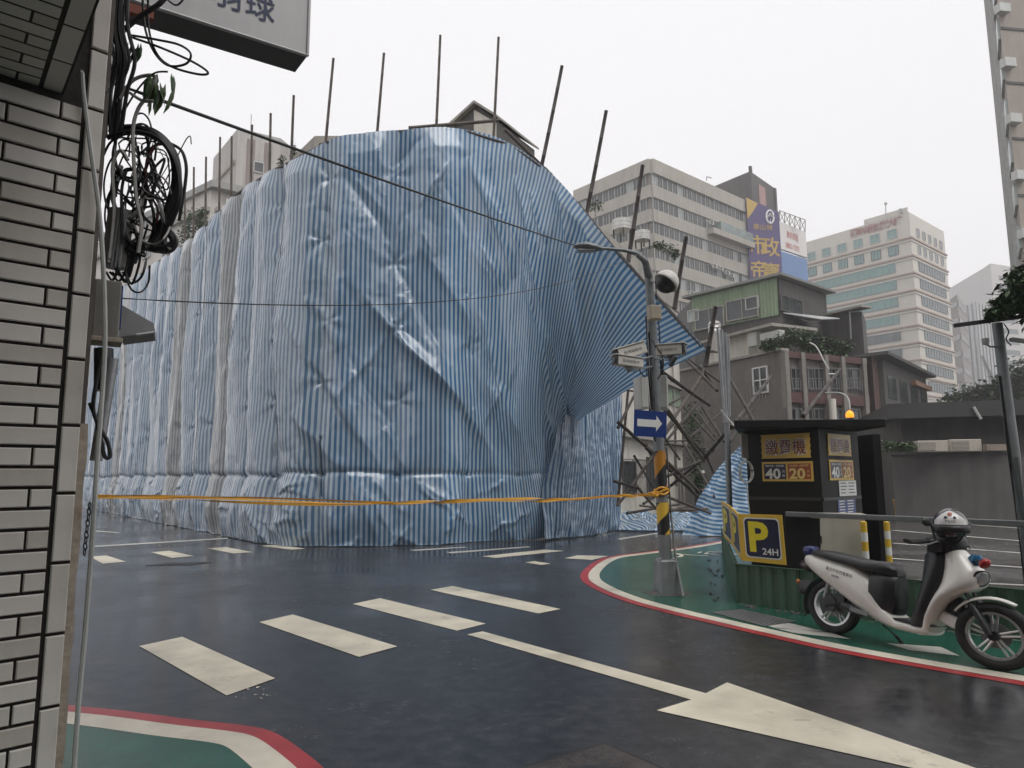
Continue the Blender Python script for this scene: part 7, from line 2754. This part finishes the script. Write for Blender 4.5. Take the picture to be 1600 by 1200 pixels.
# --- buildings behind the tarpaulin on the left
lt = thing('pale_water_tower_block', 'pale apartment tower rising behind the left tarpaulin edge', 'building', tuple(vcorner(400, 62)))
a, c, b = vcorner(334, 66, 240), vcorner(372, 60, 205), vcorner(439, 62, 215)
zt3 = P(372, 200, 60).z
MB().prism([a, c, b, b + Vector((2, 8, 0)), a + Vector((2, 8, 0))], 0, zt3).build('core', mat('pale tower render', (0.40, 0.38, 0.36), .75, .08, .5, streak=.4), lt)
f_ = Fac(c, b)
mb = MB()
f_.box(mb, f_.L * .22, f_.L * .40, zt3 - 12, zt3 - .8, 0, .08)
f_.box(mb, f_.L * .62, f_.L * .78, zt3 - 12, zt3 - .8, 0, .08)
mb.build('brown_strip', mat('brown strip', (0.2, 0.165, 0.15), .7, .1, 1), lt)
s, z = f_.hit(404, 262)
win(lt, f_, window_mesh(.9, 1.0, 0, 0, .07), s, z, .05)
f_ = Fac(a, c)
mb = MB()
f_.box(mb, 0.3, f_.L - .3, zt3 - 3.2, zt3 - 2.9, 0, .2)
mb.build('moulding', M_CONC, lt)
mb = MB()
mb.cyl(f_.p(f_.L + .3, zt3, -1), f_.p(f_.L + .3, zt3 + 1.5, -1), .04, n=5)
mb.build('antenna', M_STEEL, lt)
l2 = thing('pale_balcony_building', 'pale stained building with projecting grey roof slab at left', 'building', tuple(vcorner(340, 50)))
a, c, b = vcorner(60, 68, 350), vcorner(330, 48, 300), vcorner(450, 52, 300)
zt4 = P(330, 296, 48).z
MB().prism([a, c, b, b + Vector((2, 8, 0)), a + Vector((2, 8, 0))], 0, zt4).build('core', mat('pale cream render', (0.55, 0.52, 0.48), .75, .1, .5, streak=.45), l2)
f_, f3_ = Fac(a, c), Fac(c, b)
mb = MB()
mb.ext([f_.p(f_.L * .45, zt4, .2), f_.p(f_.L, zt4, .2) + f3_.n * .6, f3_.p(f3_.L, zt4, 1.4), f3_.p(f3_.L, zt4, -3), f_.p(f_.L * .45, zt4, -3)], (0, 0, .5))
mb.build('roof_slab', mat('grey slab', (0.3, 0.3, 0.29), .7, .15, 1, streak=.4), l2)
mb = MB()
mb.ext([f3_.p(1, zt4 + .5, 0), f3_.p(f3_.L, zt4 + .5, 0), f3_.p(f3_.L, zt4 + .5, -2.5), f3_.p(1, zt4 + .5, -2.5)], (0, 0, .25))
mb.build('upper_slab', M_CONC, l2)
mb = MB()
f3_.box(mb, .3, f3_.L, zt4 - 1.6, zt4 - 1.3, 0, .5)
f_.box(mb, 0, f_.L, zt4 - 1.6, zt4 - 1.3, 0, .3)
mb.build('ledge', M_CONC, l2)
s, z = f3_.hit(352, 312)
mb = MB()
mb.cyl(f3_.p(s, z, .3), f3_.p(s, z - 4, .3), .06, n=6)
mb.build('drainpipe', M_WHT, l2)
wmm = window_mesh(1.3, 1.2, 1, 0, .08)
for k in range(3):
    for px in (230, 262, 296):
        s, z = f_.hit(px, 350 + k * 42)
        win(l2, f_, wmm, s, z, .05)
for i, (px, py, h_) in enumerate(((296, 350, 2.2), (316, 338, 1.3), (460, 235, .5), (440, 250, .4))):
    c = P(px, py, 42 if i < 2 else 24)
    t = thing('roof_shrub', ('tall narrow shrub behind the tarpaulin edge next to the tangle', 'short feathery shrub right of the tall narrow one', 'tiny sprig at the tarpaulin top near the thick cable', 'smallest sprig at the tarpaulin top left of the other sprig')[i], 'plant', tuple(c - Vector((0, 0, h_ * .7))))
    foliage('crown', [(c, (h_ * .3, h_ * .3, h_ * .6)), (c + Vector((0, 0, -h_ * .5)), (h_ * .4, h_ * .3, h_ * .4))], 700 if i < 2 else 120, .16 if i < 2 else .08, M_LEAF[:3], t)
    MB().tube([c - Vector((0, 0, h_)), c], .03, 5).build('stem', M_BARK, t)

# --- unseen blocks added behind the camera, to shade the road and fill reflections
for (x0, x1, y0, y1, h_, lab) in ((-16, -1, -16, -8, 19, 'plain unseen block added for shade behind the camera on the left'), (0, 13, -17, -9, 22, 'plain unseen block added for shade behind the camera in the middle'), (14, 30, -20, -10, 19, 'plain unseen block added for shade behind the camera on the right')):
    t = thing('shade_block', lab, 'building', ((x0 + x1) / 2, y1, 0))
    mb = MB()
    mb.bx(x0, x1, y0, y1, 0, h_)
    mb.build('wall', mat('shade block render', (0.22, 0.20, 0.18), .7, .2, .5, streak=.4), t)
    for fl_ in range(int(h_ / 3.2)):
        for k in range(int((x1 - x0) / 2.4)):
            mb = MB()
            mb.bx(x0 + .5 + k * 2.4, x0 + 2.2 + k * 2.4, y1, y1 + .08, .9 + fl_ * 3.2, 2.5 + fl_ * 3.2)
            mb.build('window', M_GLASS, t)

# ------------------------------------------------------------------ worker by the broken poles
wp0 = G(1094, 803)
wp0.z = 0
wk_ = thing('person', 'worker in white safety helmet and dark clothes bending among the broken poles', 'person', tuple(wp0))
def skin_body(joints, edges_, radii, m, parent, root=0):
    me = bpy.data.meshes.new('body')
    me.from_pydata([tuple(Vector(j) + wp0 - wpos(parent)) for j in joints], edges_, [])
    o = bpy.data.objects.new('body', me)
    COL.objects.link(o)
    o.parent = parent
    WPOS[o.name] = wpos(parent)
    md = o.modifiers.new('skin', 'SKIN')
    md.use_smooth_shade = True
    for v, r in zip(me.skin_vertices[0].data, radii):
        v.radius = (r, r)
    me.skin_vertices[0].data[root].use_root = True
    ss = o.modifiers.new('sub', 'SUBSURF')
    ss.levels = 1
    ss.render_levels = 2
    me.materials.append(m)
    return o
J = [(0, 0, .92), (0, 0, 1.12), (.06, -.02, 1.38), (.10, -.03, 1.50), (.13, -.04, 1.60), (.13, -.05, 1.70),
     (-.12, .0, 1.40), (-.16, -.10, 1.14), (-.02, -.26, 1.02), (.05, -.30, 1.0),
     (.24, -.02, 1.40), (.32, -.06, 1.16), (.36, -.22, 1.05), (.38, -.28, 1.04),
     (-.11, 0, .88), (-.16, -.06, .50), (-.18, .02, .10), (-.19, -.14, .05),
     (.11, 0, .88), (.20, -.08, .50), (.22, .0, .10), (.24, -.15, .05)]
ED = [(0, 1), (1, 2), (2, 3), (3, 4), (4, 5), (2, 6), (6, 7), (7, 8), (8, 9), (2, 10), (10, 11), (11, 12), (12, 13), (0, 14), (14, 15), (15, 16), (16, 17), (0, 18), (18, 19), (19, 20), (20, 21)]
RD = [.15, .15, .16, .065, .085, .09, .075, .055, .042, .04, .075, .055, .042, .04, .10, .075, .05, .045, .10, .075, .05, .045]
skin_body(J, ED, RD, mat('dark work clothes', (0.035, 0.032, 0.033), .7, .3, 6), wk_)
hp_ = wp0 + Vector((.13, -.05, 1.67))
MB().sphere(hp_ + Vector((0, -.012, -.06)), .098, 14, 9, (.9, 1.0, 1.1)).build('face', mat('skin', (0.32, 0.19, 0.13), .5, .1, 8), wk_, smooth=True)
mb = MB()
mb.lathe([(.135, 0), (.14, .008), (.122, .014), (.118, .05), (.095, .10), (.05, .128), (.0, .135)], hp_ + Vector((0, -.01, .02)), n=20)
mb.build('safety_helmet', mat('helmet shell white', (0.75, 0.75, 0.75), .3, .05, 5), wk_, smooth=True)
for hand in ((.05, -.30, 1.0), (.38, -.28, 1.04)):
    mb = MB()
    h0 = wp0 + Vector(hand)
    mb.sphere(h0, .045, 10, 6, (.8, 1.1, .6))
    for k in range(4):
        mb.tube([h0 + Vector((-.03 + k * .02, -.03, 0)), h0 + Vector((-.03 + k * .02, -.075, -.012)), h0 + Vector((-.03 + k * .02, -.085 + .01 * (k == 3), -.04))], [.010, .009, .008], 6)
    mb.tube([h0 + Vector((.035, .0, 0)), h0 + Vector((.055, -.035, -.01)), h0 + Vector((.05, -.06, -.02))], [.012, .010, .009], 6)
    mb.build('hand', MATS['skin'], wk_, smooth=True)

# ------------------------------------------------------------------ rain haze
mb = MB()
mb.bx(-270, 270, -70, 470, -1.0, 100)
hz_o = mb.build('haze', [], None)
hz_o['kind'] = 'stuff'
hm_ = bpy.data.materials.new('rain haze')
hm_.use_nodes = True
nt = hm_.node_tree
nt.nodes.clear()
vo_ = nt.nodes.new('ShaderNodeOutputMaterial')
pv = nt.nodes.new('ShaderNodeVolumePrincipled')
pv.inputs['Color'].default_value = (0.97, 0.96, 0.97, 1)
pv.inputs['Density'].default_value = 0.0014
pv.inputs['Anisotropy'].default_value = 0.1
nt.links.new(pv.outputs['Volume'], vo_.inputs['Volume'])
hz_o.data.materials.append(hm_)
hz_o.display_type = 'WIRE'
